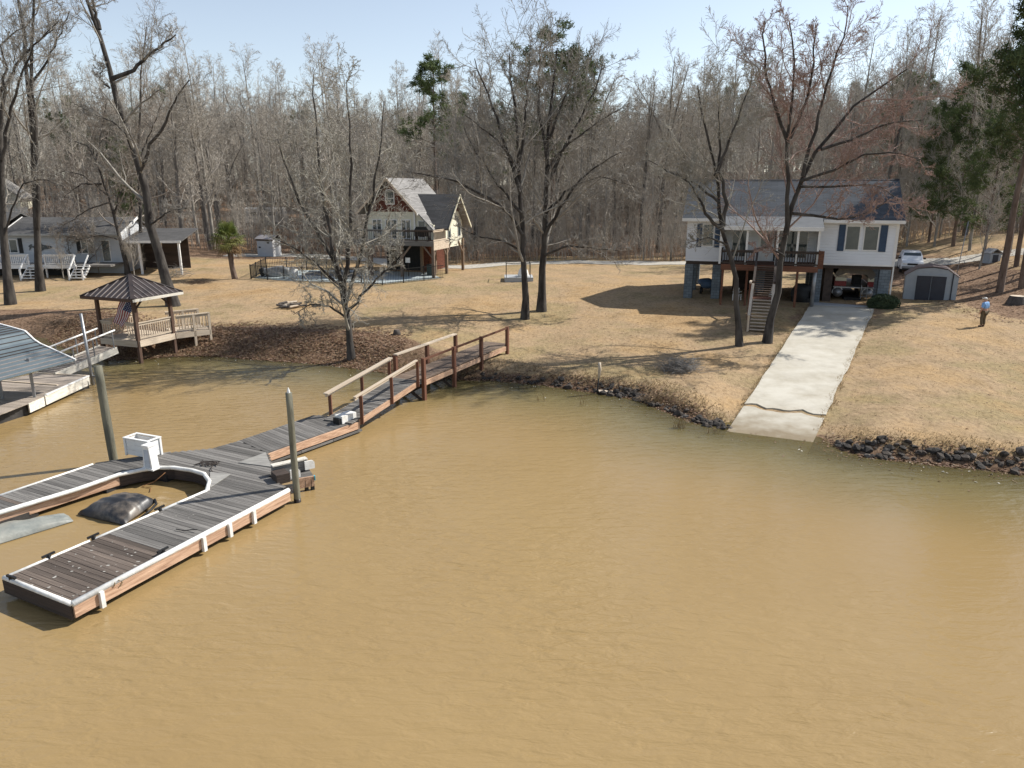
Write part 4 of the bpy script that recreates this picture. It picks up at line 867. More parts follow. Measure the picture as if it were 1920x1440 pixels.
for s in (-1, 1):
    o_ = dn_ * (s * (SWD / 2 + .06))
    pbeam('handrail', M['palewood'], stt, f0 + o_ + z3 * 1.0, l0 + o_ + z3 * 1.0, .16, .05); pbeam('rail_board', M['redwood'], stt, f0 + o_ + z3 * .86, l0 + o_ + z3 * .86, .04, .14)
    pbeam('handrail', M['darkwood'], stt, l1 + o_ + z3 * 1.0, tp + o_ + z3 * 1.0, .14, .05)
    for a_, b_, n in ((f0, l0, 12), (l1, tp, 16)):
        for i in range(n + 1): q = a_.lerp(b_, i / n) + o_; pbeam('baluster', M['deckbrown'], stt, q, q + z3 * .95, .04, .04)
    pbeam('newel_post', M['palewood'], stt, f0 + o_ - z3 * .2, f0 + o_ + z3 * 1.0, .1, .1); railing(stt, l0 + dn_ * s * .8, l1 + dn_ * s * .8, zl + .05, M['palewood'], 1.0, .13)
    for q in (l0, l1): qq = q + dn_ * s * .78; post('landing_post', M['redwood'], stt, qq.x, qq.y, h1(qq.x, qq.y) - .2, zl + 1.0, .11)
# pipe post beside the carport
q = on(1521, 577); pt = thing('capped_pipe', q, 'grey steel pipe post with domed cap beside the carport pillar', 'post')
MB().tube([q - z3 * .2, Vector((q.x, q.y, zof(q.y, 489)))], .13, 12).build('pipe', M['greymetal'], pt, True); MB().tube([Vector((q.x, q.y, zof(q.y, 490))), Vector((q.x, q.y, zof(q.y, 486))), Vector((q.x, q.y, zof(q.y, 484)))], [.24, .22, .05], 12).build('cap', M['greymetal'], pt, True)
# pontoon boat in the carport
pb = thing('pontoon_boat', F(11.7, 1.5, GZ), 'pontoon boat with red and white side panels and dark canopy parked in the carport', 'boat')
red = mat('boat_red', (.20, .022, .022), None, 3, .4); tan_ = mat('boat_tan_cover', (.20, .17, .14), (.15, .13, .11), 3, .85, .2)
for s in (10.85, 12.85):
    MB().tube([F(s, 1.2, GZ + .62), F(s, 1.45, GZ + .62), F(s, 6.6, GZ + .62)], [.1, .34, .34], 14).build('pontoon', M['greymetal'], pb, True)
    MB().tube([F(s + .37 * math.cos(a), 1.5, GZ + .62 + .37 * math.sin(a)) for a in np.linspace(.6, 3.4, 10)], .03, 6).build('fender_hoop', M['white'], pb, True)
F.box('deck', M['greymetal'], pb, 10.5, 13.2, 1.3, 7, GZ + .98, GZ + 1.06)
for s0, s1 in ((10.6, 11.35), (12.75, 13.15)):
    F.box('side_panel', red, pb, s0, s1, 1.35, 1.42, GZ + 1.1, GZ + 1.45); F.box('seat_back', M['cream'], pb, s0, s1, 1.36, 1.6, GZ + 1.47, GZ + 1.72)
for s in (10.58, 13.12): F.box('side_panel', red, pb, s - .03, s + .03, 1.43, 7, GZ + 1.1, GZ + 1.7)
F.prism_t('canopy', tan_, pb, [(10.55, GZ + 2.0), (10.75, GZ + 2.32), (11.2, GZ + 2.45), (12.4, GZ + 2.45), (12.95, GZ + 2.32), (13.2, GZ + 2.0), (13.12, GZ + 1.75), (12.9, GZ + 1.6), (12.6, GZ + 1.95), (11.3, GZ + 2.05), (10.7, GZ + 1.78)], 1.3, 5)
for s in (12.35, 12.75):
    F.box('ladder_rail', M['greymetal'], pb, s - .02, s + .02, 1.05, 1.1, GZ + .25, GZ + 1.25)
for z in (.4, .65, .9): F.box('ladder_rung', M['greymetal'], pb, 12.35, 12.75, 1.05, 1.09, GZ + z, GZ + z + .03)
F.box('helm_console', M['black_grill'], pb, 11.9, 12.5, 2.6, 3.3, GZ + 1.06, GZ + 1.75); F.box('trailer_frame', M['black_grill'], pb, 11.3, 12.4, 1.2, 7.4, GZ + .1, GZ + .3)
for s in (11.15, 12.55):
    for t in (4.3, 5.2): MB().tube([F(s - .1, t, GZ + .3), F(s + .1, t, GZ + .3)], .28, 14).build('trailer_wheel', M['black_grill'], pb)
# things kept below the house
gr = F(8.35, .1, GZ); bb = thing('covered_grill', gr, 'large grill under a black cover below the porch deck', 'grill')
blob('cover', M['black_grill'], bb, gr + z3 * .62, (.75, .5, .75), 4, .2, 1.2, 3, -.62); F.box('side_shelf', M['black_grill'], bb, 8.9, 9.0, -.2, .3, GZ, GZ + .85); F.box('base', M['black_grill'], bb, 7.7, 8.9, -.25, .4, GZ, GZ + .3)
def chair(q, ang, m, label, group):
    c = thing('patio_chair', q, label, 'chair', group); ca = Frame(q, ang); z = q.z
    ca.box('seat', m, c, -.25, .25, -.25, .25, z + .40, z + .44)
    for i in range(4): ca.box('back_slat', m, c, -.22 + i * .12, -.15 + i * .12, .24, .27, z + .44, z + .95)
    for i in (-.22, .22):
        for j in (-.22, .22): ca.box('leg', m, c, i - .025, i + .025, j - .025, j + .025, z, z + .40)
        ca.box('armrest', m, c, i - .03, i + .03, -.25, .25, z + .62, z + .65)
chair(F(3.9, -.6, GZ), hA + 2.8, M['white'], 'white slatted plastic chair under the porch deck left of the stairs', 'patio chairs below the stilt house'); chair(F(6.4, .3, GZ), hA + 3.3, M['white'], 'white slatted plastic chair in the shade behind the stairs', 'patio chairs below the stilt house')
chair(F(2.2, 5.0, GZ), hA + 1.2, M['darkwood'], 'dark chair standing between the left block pillars', 'patio chairs below the stilt house')
q = F(1.55, 2.6, GZ); mo = thing('covered_mower', q, 'riding mower under a blue tarpaulin between the left block pillars', 'mower'); blob('tarpaulin', mat('blue_tarp', (.07, .11, .17), (.045, .075, .12), 3, .6, .2), mo, q + z3 * .75, (.55, .8, .45), 8, .25, 1.5, 3, -.3)
for i in (-.4, .4):
    for j in (-.5, .5): MB().tube([F(1.55 + i - .08, 2.6 + j, GZ + .25), F(1.55 + i + .08, 2.6 + j, GZ + .25)], .25, 12).build('wheel', M['black_grill'], mo)
# round evergreen shrub at the carport corner
LEAFQ = {}
def leafcloud(name, m, parent, c, r, n, size, seed, shell=.35, flatten=1, zmin=None):
    rs = np.random.RandomState(seed); d = rs.normal(size=(n, 3)); d /= np.linalg.norm(d, axis=1)[:, None]; k = rs.uniform(shell, 1, n) ** .6
    P = np.array(c) + d * np.array(r) * k[:, None] * (1 + .15 * np.sin(d[:, :1] * 5 + d[:, 1:2] * 7))
    if zmin is not None: P[:, 2] = np.maximum(P[:, 2], zmin)
    a = rs.normal(size=(n, 3)) ; a /= np.linalg.norm(a, axis=1)[:, None]; b = np.cross(a, rs.normal(size=(n, 3))); b /= np.linalg.norm(b, axis=1)[:, None]
    s = (size * rs.uniform(.6, 1.4, n))[:, None]; L = np.array(WL[parent.name]) if parent is not None else np.zeros(3)
    V = np.stack([P - a * s, P + b * s * .35, P + a * s, P - b * s * .35], 1).reshape(-1, 3) - L
    me = bpy.data.meshes.new(name); me.from_pydata(V.tolist(), [], (np.arange(n * 4).reshape(n, 4)).tolist()); me.materials.append(m); return link(name, me, parent)
shm = mat('juniper', (.035, .055, .026), (.075, .10, .05), 3, .85)
q = on(1655, 577); sb = thing('round_shrub', q, 'low rounded dark green juniper shrub at the corner of the boat ramp', 'shrub'); blob('branches', mat('shrub_core', (.02, .025, .012), None, 3, .9), sb, q + z3 * .2, (.75, .6, .42), 3, .2, 2, 2, -.2); leafcloud('foliage', shm, sb, q + z3 * .25, (.98, .8, .6), 7000, .075, 3, .75, zmin=q.z + .02)
# ---- metal shed
q = on(1741, 563); SF = Frame(q, math.radians(-27)); sh = thing('metal_shed', q, 'grey metal shed with barn-shaped roof and dark double doors', 'shed')
z0 = q.z; sw = 3.35; ze = zof(q.y, 518) - .0; za = zof(q.y, 502); shm_ = mat('shed_metal', (.34, .37, .40), (.30, .33, .36), 2, .5, .05)
pf = [(-sw / 2, z0 - .2), (sw / 2, z0 - .2), (sw / 2, ze), (sw / 4 + .1, za - .12), (0, za), (-sw / 4 - .1, za - .12), (-sw / 2, ze)]
SF.prism_t('shed_body', shm_, sh, pf, 0, 2.4)
rp2 = [(-sw / 2 - .08, ze - .06), (-sw / 4 - .1, za - .08), (0, za + .05), (sw / 4 + .1, za - .08), (sw / 2 + .08, ze - .06)]
MBr = MB()
for (s0, a0), (s1, a1) in zip(rp2[:-1], rp2[1:]): SF.prism_t('roof_panel', mat('shed_roof', (.16, .11, .10), (.12, .09, .085), 2, .6), sh, [(s0, a0), (s1, a1), (s1, a1 + .05), (s0, a0 + .05)], -.06, 2.46)
dk = mat('shed_door', (.035, .04, .055), (.028, .03, .042), 2, .45)
for s in (-.93, .02): SF.box('door', dk, sh, s, s + .91, -.05, -.002, z0 - .05, z0 + 1.72)
for s in (-1.0, .96): SF.box('door_trim', shm_, sh, s - .05, s + .03, -.04, -.003, z0 - .1, z0 + 1.78)
SF.box('door_header', shm_, sh, -1.0, 1.0, -.06, -.004, z0 + 1.74, z0 + 1.84); SF.box('downpipe', dk, sh, 1.28, 1.36, -.06, -.003, z0 - .1, za - .35)
SF.box('base_sill', M['darkwood'], sh, -sw / 2, sw / 2, -.05, -.001, z0 - .2, z0 - .06)
# ---- white suv behind the house
q = on(1709, 513); ca = Frame(q, math.radians(-24)); car = thing('parked_suv', q, 'white sport utility vehicle parked behind the stilt house', 'car'); z0 = q.z; wm = mat('car_white', (.75, .76, .78), (.70, .71, .73), 2, .25)
def loft(name, m, par, rings, smooth=False):
    mb = MB(); n = len(rings[0])
    mb.add([p for r in rings for p in r], [(i * n + k, i * n + (k + 1) % n, (i + 1) * n + (k + 1) % n, (i + 1) * n + k) for i in range(len(rings) - 1) for k in range(n)] + [tuple(range(n))[::-1], tuple((len(rings) - 1) * n + k for k in range(n))]); return mb.build(name, m, par, smooth)
def cring(t, w0, w1, za_, zb): return [ca(-w0, t, z0 + za_), ca(w0, t, z0 + za_), ca(w0 * 1.01, t, z0 + (za_ + zb) / 2), ca(w1, t, z0 + zb), ca(-w1, t, z0 + zb), ca(-w0 * 1.01, t, z0 + (za_ + zb) / 2)]
loft('body', wm, car, [cring(0, .8, .74, .42, .85), cring(.12, .92, .84, .36, 1.0), cring(1.1, .95, .86, .34, 1.12), cring(1.3, .95, .88, .34, 1.14), cring(4.3, .95, .88, .36, 1.16), cring(4.6, .88, .8, .45, 1.1)])
loft('cabin', wm, car, [cring(1.15, .84, .82, 1.1, 1.14), cring(1.75, .85, .68, 1.1, 1.74), cring(2.2, .85, .68, 1.1, 1.8), cring(4.1, .85, .68, 1.1, 1.78), cring(4.5, .83, .7, 1.1, 1.2)])
MB().quad(ca(-.78, 1.22, z0 + 1.19), ca(.78, 1.22, z0 + 1.19), ca(.66, 1.69, z0 + 1.70), ca(-.66, 1.69, z0 + 1.70)).build('windshield', M['glass'], car)
for s in (-1, 1):
    MB().quad(ca(s * .865, 1.75, z0 + 1.2), ca(s * .865, 3.9, z0 + 1.2), ca(s * .72, 3.7, z0 + 1.66), ca(s * .72, 2.0, z0 + 1.66)).build('side_window', M['glass'], car)
    ca.box('headlight', M['trim'], car, s * .62 - .17, s * .62 + .17, -.02, .1, z0 + .74, z0 + .9); ca.box('mirror', M['black_grill'], car, s * 1.0 - .1, s * 1.0 + .1, 1.5, 1.6, z0 + 1.15, z0 + 1.3)
    for t in (.85, 3.6):
        w_ = MB().tube([ca(s * .74, t, z0 + .34), ca(s * .96, t, z0 + .34)], .34, 16).build('wheel', M['black_grill'], car); MB().tube([ca(s * .95, t, z0 + .34), ca(s * .97, t, z0 + .34)], .2, 12).build('rim', M['greymetal'], w_)
ca.box('grille', M['black_grill'], car, -.42, .42, -.03, .05, z0 + .72, z0 + .88); ca.box('bumper', M['greymetal'], car, -.85, .85, -.1, .06, z0 + .44, z0 + .62); ca.box('air_dam', M['black_grill'], car, -.8, .8, -.04, .1, z0 + .28, z0 + .43)
# ---- grey utility hut, thin pole, stump
q = on(1865, 492); ut = thing('utility_hut', q, 'small grey hut among the trees at the top of the slope', 'hut'); UF = Frame(q, .1)
UF.box('wall', shm_, ut, -.5, .5, 0, .9, q.z - .2, q.z + .75); UF.prism_t('roof', mat('hut_roof', (.3, .3, .31), None, 3, .6), ut, [(-.6, q.z + .72), (0, q.z + 1.1), (.6, q.z + .72), (.6, q.z + .78), (0, q.z + 1.17), (-.6, q.z + .78)], -.1, 1.0); UF.box('door', dk, ut, -.25, .25, -.03, -.002, q.z, q.z + .65)
q = on(1786, 548); po = thing('slender_pole', q, 'slender leaning grey pole with crossed guy wire beside the metal shed', 'pole'); tp_ = Vector((q.x + .35, q.y, zof(q.y, 415))); MB().tube([q - z3 * .2, tp_], .03, 8).build('shaft', M['greymetal'], po, True); MB().tube([q.lerp(tp_, .3), Vector((q.x + 3, q.y + 6, h1(q.x + 3, q.y + 6)))], .012, 5).build('guy_wire', M['greymetal'], po)
barkm = mat('bark_dark', (.055, .047, .042), (.115, .10, .088), 3, .95, .6, (1, 1, .35), bscale=10)
q = on(1905, 570); su = thing('tree_stump', q, 'broad mossy tree stump on the slope right of the standing person', 'stump'); MB().tube([q - z3 * .2, q + z3 * .1, q + z3 * .45, q + z3 * .55], [.75, .6, .48, .44], 14).build('stump_wood', barkm, su, True); MB().tube([q + z3 * .553, q + z3 * .56], .43, 14).build('cut_face', M['palewood'], su)
# ---- chalet house (centre left)
GC = 1.42; D0 = on(813, 522); cF = Frame((D0.x, D0.y, 0), math.radians(-17)); zc0 = D0.z; ch = thing('chalet_house', (D0.x, D0.y, zc0), 'cream chalet on tall wooden stilts with steep grey gable roof and red shake gable', 'house')
ZDk = zof(cF(-4, 0, 0).y, 452); Yw = cF(-5, 2.2, 0).y; ZEc = zof(Yw, 397); ZAp = zof(Yw, 333)
sL, sR, sM = -7.6, -2.7, -5.15; T0, T1 = 2.3, 9.6
cF.wall('wall', M['lapcream'], ch, sL, sR, T0, T1, ZDk - .3, ZEc)
cF.prism_t('gable_shake', M['cedar'], ch, [(sL + .02, ZEc), (sR - .02, ZEc), (sM, ZAp - .3)], T0 - .03, T1)
def slope(name, m, s0, za_, s1, zb_, t0, t1, th=.14):
    return cF.prism_t(name, m, ch, [(s0, za_), (s1, zb_), (s1, zb_ - th), (s0, za_ - th)], t0, t1)
slope('roof', M['shgrey'], sL - .75, ZEc - .12, sM, ZAp, T0 - .7, T1 + .4); slope('roof', M['shgrey'], sM, ZAp, sR + .5, ZEc - .02, T0 - .7, T1 + .4)
for s_, z_ in ((sL - .75, ZEc - .12), (sR + .5, ZEc - .02)): MB().prism([cF(s_, T0 - .74, z_ - .24), cF(s_, T0 - .74, z_ + .02), cF(sM, T0 - .74, ZAp + .02), cF(sM, T0 - .74, ZAp - .24)], cF.v * .05).build('rake_board', M['palewood'], ch)
cF.box('eave_fascia', M['white'], ch, sR + .42, sR + .54, T0 - .6, T0 + 1.9, ZEc - .28, ZEc - .08)
slope('roof_skirt', M['shgrey'], sR + .42, ZEc + .02, -.75, ZDk + 1.0, T0 - .4, T0 + 1.2)
cF.wall('wall', M['lapcream'], ch, sR, -.9, T0 + .12, T0 + 3, ZDk - .3, ZDk + 1.35); MB().prism([cF(sR, T0 + .12, ZDk + 1.3), cF(-.9, T0 + .12, ZDk + 1.3), cF(sR, T0 + .12, ZEc - .1)], cF.v * .1).build('wall', M['lapcream'], ch)
window_t(cF, ch, sR + .25, sR + 1.0, ZDk + .15, ZDk + 1.75, T0 + .12)
cF.box('corner_board', M['white'], ch, sR - .12, sR + .02, T0 - .02, T0 + .12, ZDk, ZEc)
for s0 in (-7.1, -5.75, -4.1): window_t(cF, ch, s0, s0 + (1.25 if s0 == -5.75 else 1.0), ZDk + .05, ZDk + 1.85, T0, .09, bars=2, name='glass_door')
aw = MB(); aw.prism([cF(sM - .45 + (.45 - .45 * math.cos(a)) if True else 0, T0 - .06, 0) for a in ()] or [cF(sM + .48 * math.cos(a), T0 - .07, ZEc + 1.75 + .28 * math.sin(a)) for a in np.linspace(0, math.pi, 9)] + [cF(sM - .48, T0 - .07, ZEc + .65), cF(sM + .48, T0 - .07, ZEc + .65)], cF.v * .05); win = aw.build('arched_window', M['white'], ch)
MB().prism([cF(sM + .39 * math.cos(a), T0 - .085, ZEc + 1.72 + .22 * math.sin(a)) for a in np.linspace(0, math.pi, 9)] + [cF(sM - .39, T0 - .085, ZEc + 1.24), cF(sM + .39, T0 - .085, ZEc + 1.24)], cF.v * .02).build('pane', M['glass'], win); cF.box('pane', M['glass'], win, sM - .39, sM + .39, T0 - .085, T0 - .065, ZEc + .74, ZEc + 1.18)
# right wing with its own steep gable facing right
tw0, tw1 = 3.2, 7.6; tm = (tw0 + tw1) / 2; zwa = zof(cF(0, tm, 0).y, 364); zwe = zof(cF(0, tw0, 0).y, 428)
cF.wall('wall', M['lapcream'], ch, -1.2, -.05, tw0, tw1, ZDk - .75, zwe + .45); cF.prism_s('wall', M['lapcream'], ch, [(tw0, zwe + .44), (tw1, zwe + .44), (tm + .3, zwa - .75), (tm - .3, zwa - .75)], -1.2, -.05)
cF.prism_s('gable_shake', M['cedar'], ch, [(tm - 1.15, zwe + 1.5), (tm + 1.15, zwe + 1.5), (tm, zwa - .3)], -.04, .0)
cF.prism_s('roof', M['shdark'], ch, [(tw0 - .75, zwe), (tm, zwa), (tm, zwa - .16), (tw0 - .72, zwe - .16)], -4.2, .6); cF.prism_s('roof', M['shgrey'], ch, [(tm, zwa), (tw1 + .75, zwe), (tw1 + .72, zwe - .16), (tm, zwa - .16)], -4.2, .6)
cF.prism_s('rake_board', M['cream'], ch, [(tw0 - .78, zwe - .22), (tw0 - .78, zwe + .04), (tm, zwa + .04), (tm, zwa - .22)], .6, .66); cF.prism_s('rake_board', M['cream'], ch, [(tw1 + .78, zwe - .22), (tw1 + .78, zwe + .04), (tm, zwa + .04), (tm, zwa - .22)], .6, .66)
window_s(cF, ch, tw0 + .5, tw0 + 1.3, ZDk + .1, ZDk + 1.5, -.05); window_s(cF, ch, tw1 - 1.3, tw1 - .5, ZDk + .1, ZDk + 1.5, -.05)
# deck, railing, stilts, braces, lower brick room
cF.box('deck_floor', M['deckgrey'], ch, -8.9, .1, -.05, T0 + 2.0, ZDk - .12, ZDk); cF.box('deck_rim', M['deckgrey'], ch, -8.95, .15, -.12, -.05, ZDk - .4, ZDk + .02); cF.box('deck_rim', M['palewood'], ch, .1, .16, -.1, T0 + 1.2, ZDk - .75, ZDk + .03)
railing(ch, cF(-8.9, 0, 0), cF(-2.9, 0, 0), ZDk, M['deckgrey'], 1.0, .2); railing(ch, cF(-2.9, 0, 0), cF(.05, 0, 0), ZDk, M['darkwood'], 1.0, .2); railing(ch, cF(.08, .0, 0), cF(.08, 3.1, 0), ZDk, M['palewood'], 1.0, .2)
for s, t in ((-8.7, .05), (-6.2, .05), (-3.1, .05), (0, .05), (0, 3.2), (0, 7.5), (-2.6, 3.4), (-5.5, 3.4), (-8.2, 3.4), (-2.6, 9.3), (-7.4, 9.3), (-1.2, 3.3)):
    q = cF(s, t, 0); post('stilt', M['deckbrown'] if t < 1 else wood('stilt_wood', (.22, .16, .11), (.12, .085, .06)), ch, q.x, q.y, h1(q.x, q.y) - .3, ZDk - .1, .24, math.radians(-17))
for s0, t0, ds, dt in ((0, .05, -1.0, 0), (-3.1, .05, -1.0, 0), (-3.1, .05, 1.0, 0), (0, 3.2, 0, 1.1), (0, 7.5, 0, -1.1), (0, .05, 0, 1.0), (0, 3.2, 0, -1.0)): pbeam('knee_brace', M['deckbrown'], ch, cF(s0, t0, ZDk - 1.5), cF(s0 + ds, t0 + dt, ZDk - .3), .12, .12)
cF.wall('lower_wall', M['brick'], ch, -3.5, -2.6, 5.2, 9.2, zc0 - .2, ZDk - .32); cF.box('shade_sheet', M['black_grill'], ch, -7.4, -3.52, 5.6, 5.7, zc0, ZDk - .33)  # black sheet added as the shade of the open space between stilts
# things on and below the deck
q = cF(-1.2, .55, ZDk); dg = thing('deck_grill', q, 'black covered barbecue on the chalet deck', 'grill'); MB().prism([cF(-1.9, .3, ZDk + .45), cF(-.5, .3, ZDk + .45), cF(-.5, .3, ZDk + 1.0), cF(-.7, .3, ZDk + 1.3), cF(-1.7, .3, ZDk + 1.3), cF(-1.9, .3, ZDk + 1.0)], cF.v * .6).build('cover', M['black_grill'], dg)
for s in (-1.8, -.6): cF.box('leg', M['black_grill'], dg, s - .05, s + .05, .35, .85, ZDk, ZDk + .46)
for s, lab in ((-6.1, 'white slatted deck chair on the chalet deck beside the wide glass door'), (-4.9, 'white slatted deck chair on the chalet deck below the arched window')): chair(cF(s, 1.2, ZDk), math.radians(-17 + 170), M['whitewood'], lab, 'chairs on the chalet deck')
q = cF(-.9, 1.6, zc0); q.z = h1(q.x, q.y); bn_ = thing('trash_bin', q, 'dark wheeled bin under the chalet deck', 'bin'); cF.box('bin_body', mat('bin_green', (.03, .05, .045), None, 3, .5), bn_, -1.2, -.6, 1.3, 1.9, q.z, q.z + 1.0); cF.box('lid', M['black_grill'], bn_, -1.25, -.55, 1.25, 1.95, q.z + 1.0, q.z + 1.08); MB().tube([cF(-1.2, 1.9, q.z + .12), cF(-.6, 1.9, q.z + .12)], .12, 10).build('wheel', M['black_grill'], bn_)
q = cF(-2.9, 1.0, zc0); q.z = h1(q.x, q.y); sg = thing('notice_board', q, 'small pale board fixed to a chalet stilt', 'sign'); cF.box('board', M['trim'], sg, -2.85, -2.4, .25, .3, zc0 + 1.3, zc0 + 1.75); cF.box('stake', M['darkwood'], sg, -2.66, -2.6, .32, .36, zc0 - .1, zc0 + 1.7)
# ---- pool yard: fence, patio, cover
pA, pB, pC, pD = on(471, 523), on(717, 535), on(832, 523), on(655, 497)
fy = thing('pool_fence', pA, 'black metal picket fence around the pool in front of the chalet', 'fence')
def fencerun(a, b):
    n = max(1, int(round((b - a).length / 1.9))); g = lambda q: Vector((q.x, q.y, h1(q.x, q.y)))
    for i in range(n):
        p, q = g(a.lerp(b, i / n)), g(a.lerp(b, (i + 1) / n)); post('post', M['black'], fy, p.x, p.y, p.z - .1, p.z + 1.32, .09)
        for z in (.16, 1.2): pbeam('rail', M['black'], fy, p + z3 * z, q + z3 * z, .035, .045)
        mb = MB(); k = int((q - p).length / .15)
        for j in range(1, k): e = p.lerp(q, j / k); mb.beam(e + z3 * .05, e + z3 * 1.25, .022, .022)
        tag(mb.build('pickets', M['black'], fy), None, None, None, 'stuff')
pE = on(500, 508); pF = on(650, 506)
fencerun(pA, on(533, 526)); fencerun(on(533, 526), pB); fencerun(pB, pC); fencerun(pA, pE); fencerun(pE, pF)
pat = MB()
ppts = [on(478, 522), on(560, 527), on(717, 533), on(826, 522), on(800, 512), on(650, 507), on(505, 509)]
pat.prism([Vector((q.x, q.y, h1(q.x, q.y) + .06)) for q in ppts], (0, 0, -.3)); tag(pat.build('pool_patio', mat('pool_patio', (.42, .47, .47), (.34, .385, .39), 1.2, .7)), 'pale blue-grey pool patio inside the black fence', None, None, 'structure')
pcv = [on(565, 519), on(672, 525), on(690, 514), on(580, 509)]; pc_ = thing('pool_cover', pcv[0], 'dark blue cover over the in-ground pool', 'pool')
mb = MB(); N = 14
for i in range(N):
    for j in range(6):
        def pp_(a, b): e = pcv[0].lerp(pcv[1], a).lerp(pcv[3].lerp(pcv[2], a), b); return Vector((e.x, e.y, h1(e.x, e.y) + .1 + .03 * math.sin(13 * a + 5 * b) * math.sin(9 * b)))
        mb.quad(pp_(i / N, j / 6), pp_((i + 1) / N, j / 6), pp_((i + 1) / N, (j + 1) / 6), pp_(i / N, (j + 1) / 6))
mb.build('cover_sheet', mat('pool_cover', (.035, .05, .065), (.06, .075, .09), 1.5, .4, .1), pc_, True); pbeam('coping', M['trim'], pc_, pcv[0] + z3 * .1, pcv[1] + z3 * .12, .25, .06)
q = on(514, 520); tb_ = thing('covered_furniture', q, 'low furniture under a grey tarpaulin with one black end inside the pool fence', 'furniture'); blob('tarpaulin', mat('grey_tarp', (.30, .30, .29), (.22, .22, .22), 2, .7, .2), tb_, q + Vector((.2, .4, .45)), (1.35, .7, .6), 6, .25, 1.4, 3, -.42); blob('dark_end', M['black_grill'], tb_, q + Vector((-1.1, .4, .5)), (.35, .5, .4), 7, .2, 1.3, 3, -.45)
q = on(551, 521); pf_ = thing('pool_filter', q, 'pale pool filter drum standing beside the pool cover', 'pool filter'); MB().tube([q, q + z3 * .1, q + z3 * .75, q + z3 * .9], [.38, .4, .4, .3], 14).build('drum', M['trim'], pf_, True); MB().tube([q + z3 * .9, q + z3 * 1.0], [.42, .2], 14).build('lid', mat('filter_lid', (.2, .2, .22), None, 3, .5), pf_)
# ---- small shed behind the palm
q = on(498, 481); sF = Frame((q.x, q.y, 0), math.radians(-22)); s2 = thing('garden_shed', q, 'small white-sided garden shed with sloping roof beyond the palm', 'shed'); z0 = q.z; w2, d2, h2 = 2.3, 1.5, zof(q.y, 449) - z0
sF.box('wall', mat('shed_panel', (.42, .45, .48), (.38, .41, .44), 1, .6), s2, -w2 / 2, w2 / 2, 0, d2, z0 - .2, z0 + h2); sF.box('side_panel', M['white'], s2, w2 / 2, w2 / 2 + .04, .02, d2 - .02, z0 - .15, z0 + h2)
MB().prism([sF(-w2 / 2 - .15, -.2, z0 + h2 + .02), sF(w2 / 2 + .2, -.2, z0 + h2 + .0), sF(w2 / 2 + .2, d2 / 2, z0 + h2 + .45), sF(-w2 / 2 - .15, d2 / 2, z0 + h2 + .45)], Vector((0, 0, .06))).build('roof', mat('shed_roof_grey', (.33, .31, .31), None, 2, .6), s2); MB().prism([sF(-w2 / 2 - .15, d2 / 2, z0 + h2 + .45), sF(w2 / 2 + .2, d2 / 2, z0 + h2 + .45), sF(w2 / 2 + .2, d2 + .2, z0 + h2), sF(-w2 / 2 - .15, d2 + .2, z0 + h2)], Vector((0, 0, .06))).build('roof', M['darkwood'], s2)
sF.box('eave_board', M['darkwood'], s2, -w2 / 2 - .1, w2 / 2 + .15, -.06, -.003, z0 + h2 - .16, z0 + h2); 
for s, z in ((-.75, 1.0), (.55, 1.55)): sF.box('vent', M['black_grill'], s2, s - .15, s + .15, -.03, -.002, z0 + z, z0 + z + .16)
# ---- frame with bench pad on the lawn
q = on(972, 529); tf = Frame((q.x, q.y, 0), .02); tr_ = thing('garden_canopy', q, 'thin black square canopy frame standing over a low pad on the lawn', 'canopy'); zt_ = zof(q.y, 496); tf.box('pad', conc2, tr_, -1.2, 1.3, 0, 2.4, q.z - .1, q.z + .38)
for s in (-1.05, 1.05):
    for t in (.1, 2.2): tf.box('upright', M['black'], tr_, s - .025, s + .025, t - .025, t + .025, q.z, zt_ + .1)
for t in (.1, 2.2): tf.box('cross_bar', M['black'], tr_, -1.05, 1.05, t - .02, t + .02, zt_ + .06, zt_ + .1)
for s in (-1.05, 1.05): tf.box('cross_bar', M['black'], tr_, s - .02, s + .02, .12, 2.18, zt_ + .06, zt_ + .1)
q2 = tf(.45, .8, q.z + .38); pz_ = thing('fire_bowl', q2, 'white bell-shaped fire pot under the thin black frame', 'fire pot'); MB().tube([q2, q2 + z3 * .1, q2 + z3 * .5, q2 + z3 * .85, q2 + z3 * 1.0], [.5, .52, .42, .2, .16], 14).build('pot', M['trim'], pz_, True); MB().tube([q2 + z3 * 1.0, q2 + z3 * 1.15], .14, 10).build('chimney', M['greymetal'], pz_)
# ---- white bungalow (left)
q = on(55, 521); bF = Frame((q.x, q.y, 0), math.radians(3)); bz = 1.6; bu = thing('white_bungalow', q, 'low grey-white bungalow with railed white deck and a dark shark on its wall', 'house')
bz = q.z; ZK = zof(q.y, 497); Yb = bF(0, 2.6, 0).y; ze_ = zof(Yb, 437); zr_ = zof(bF(0, 6, 0).y, 407); W0, W1 = -14, 7.6
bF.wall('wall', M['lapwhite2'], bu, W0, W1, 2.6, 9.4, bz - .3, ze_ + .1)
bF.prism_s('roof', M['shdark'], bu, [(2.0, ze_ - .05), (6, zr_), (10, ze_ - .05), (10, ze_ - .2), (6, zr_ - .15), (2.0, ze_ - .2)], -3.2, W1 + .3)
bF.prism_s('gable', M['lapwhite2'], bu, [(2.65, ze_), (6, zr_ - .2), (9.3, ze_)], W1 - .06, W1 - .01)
bF.prism_s('rake_board', M['white'], bu, [(1.98, ze_ - .22), (1.98, ze_), (6, zr_ + .05), (6, zr_ - .2)], -3.28, -3.2); bF.prism_s('rake_board', M['white'], bu, [(1.98, ze_ - .22), (1.98, ze_), (6, zr_ + .05), (6, zr_ - .2)], W1 + .3, W1 + .36)
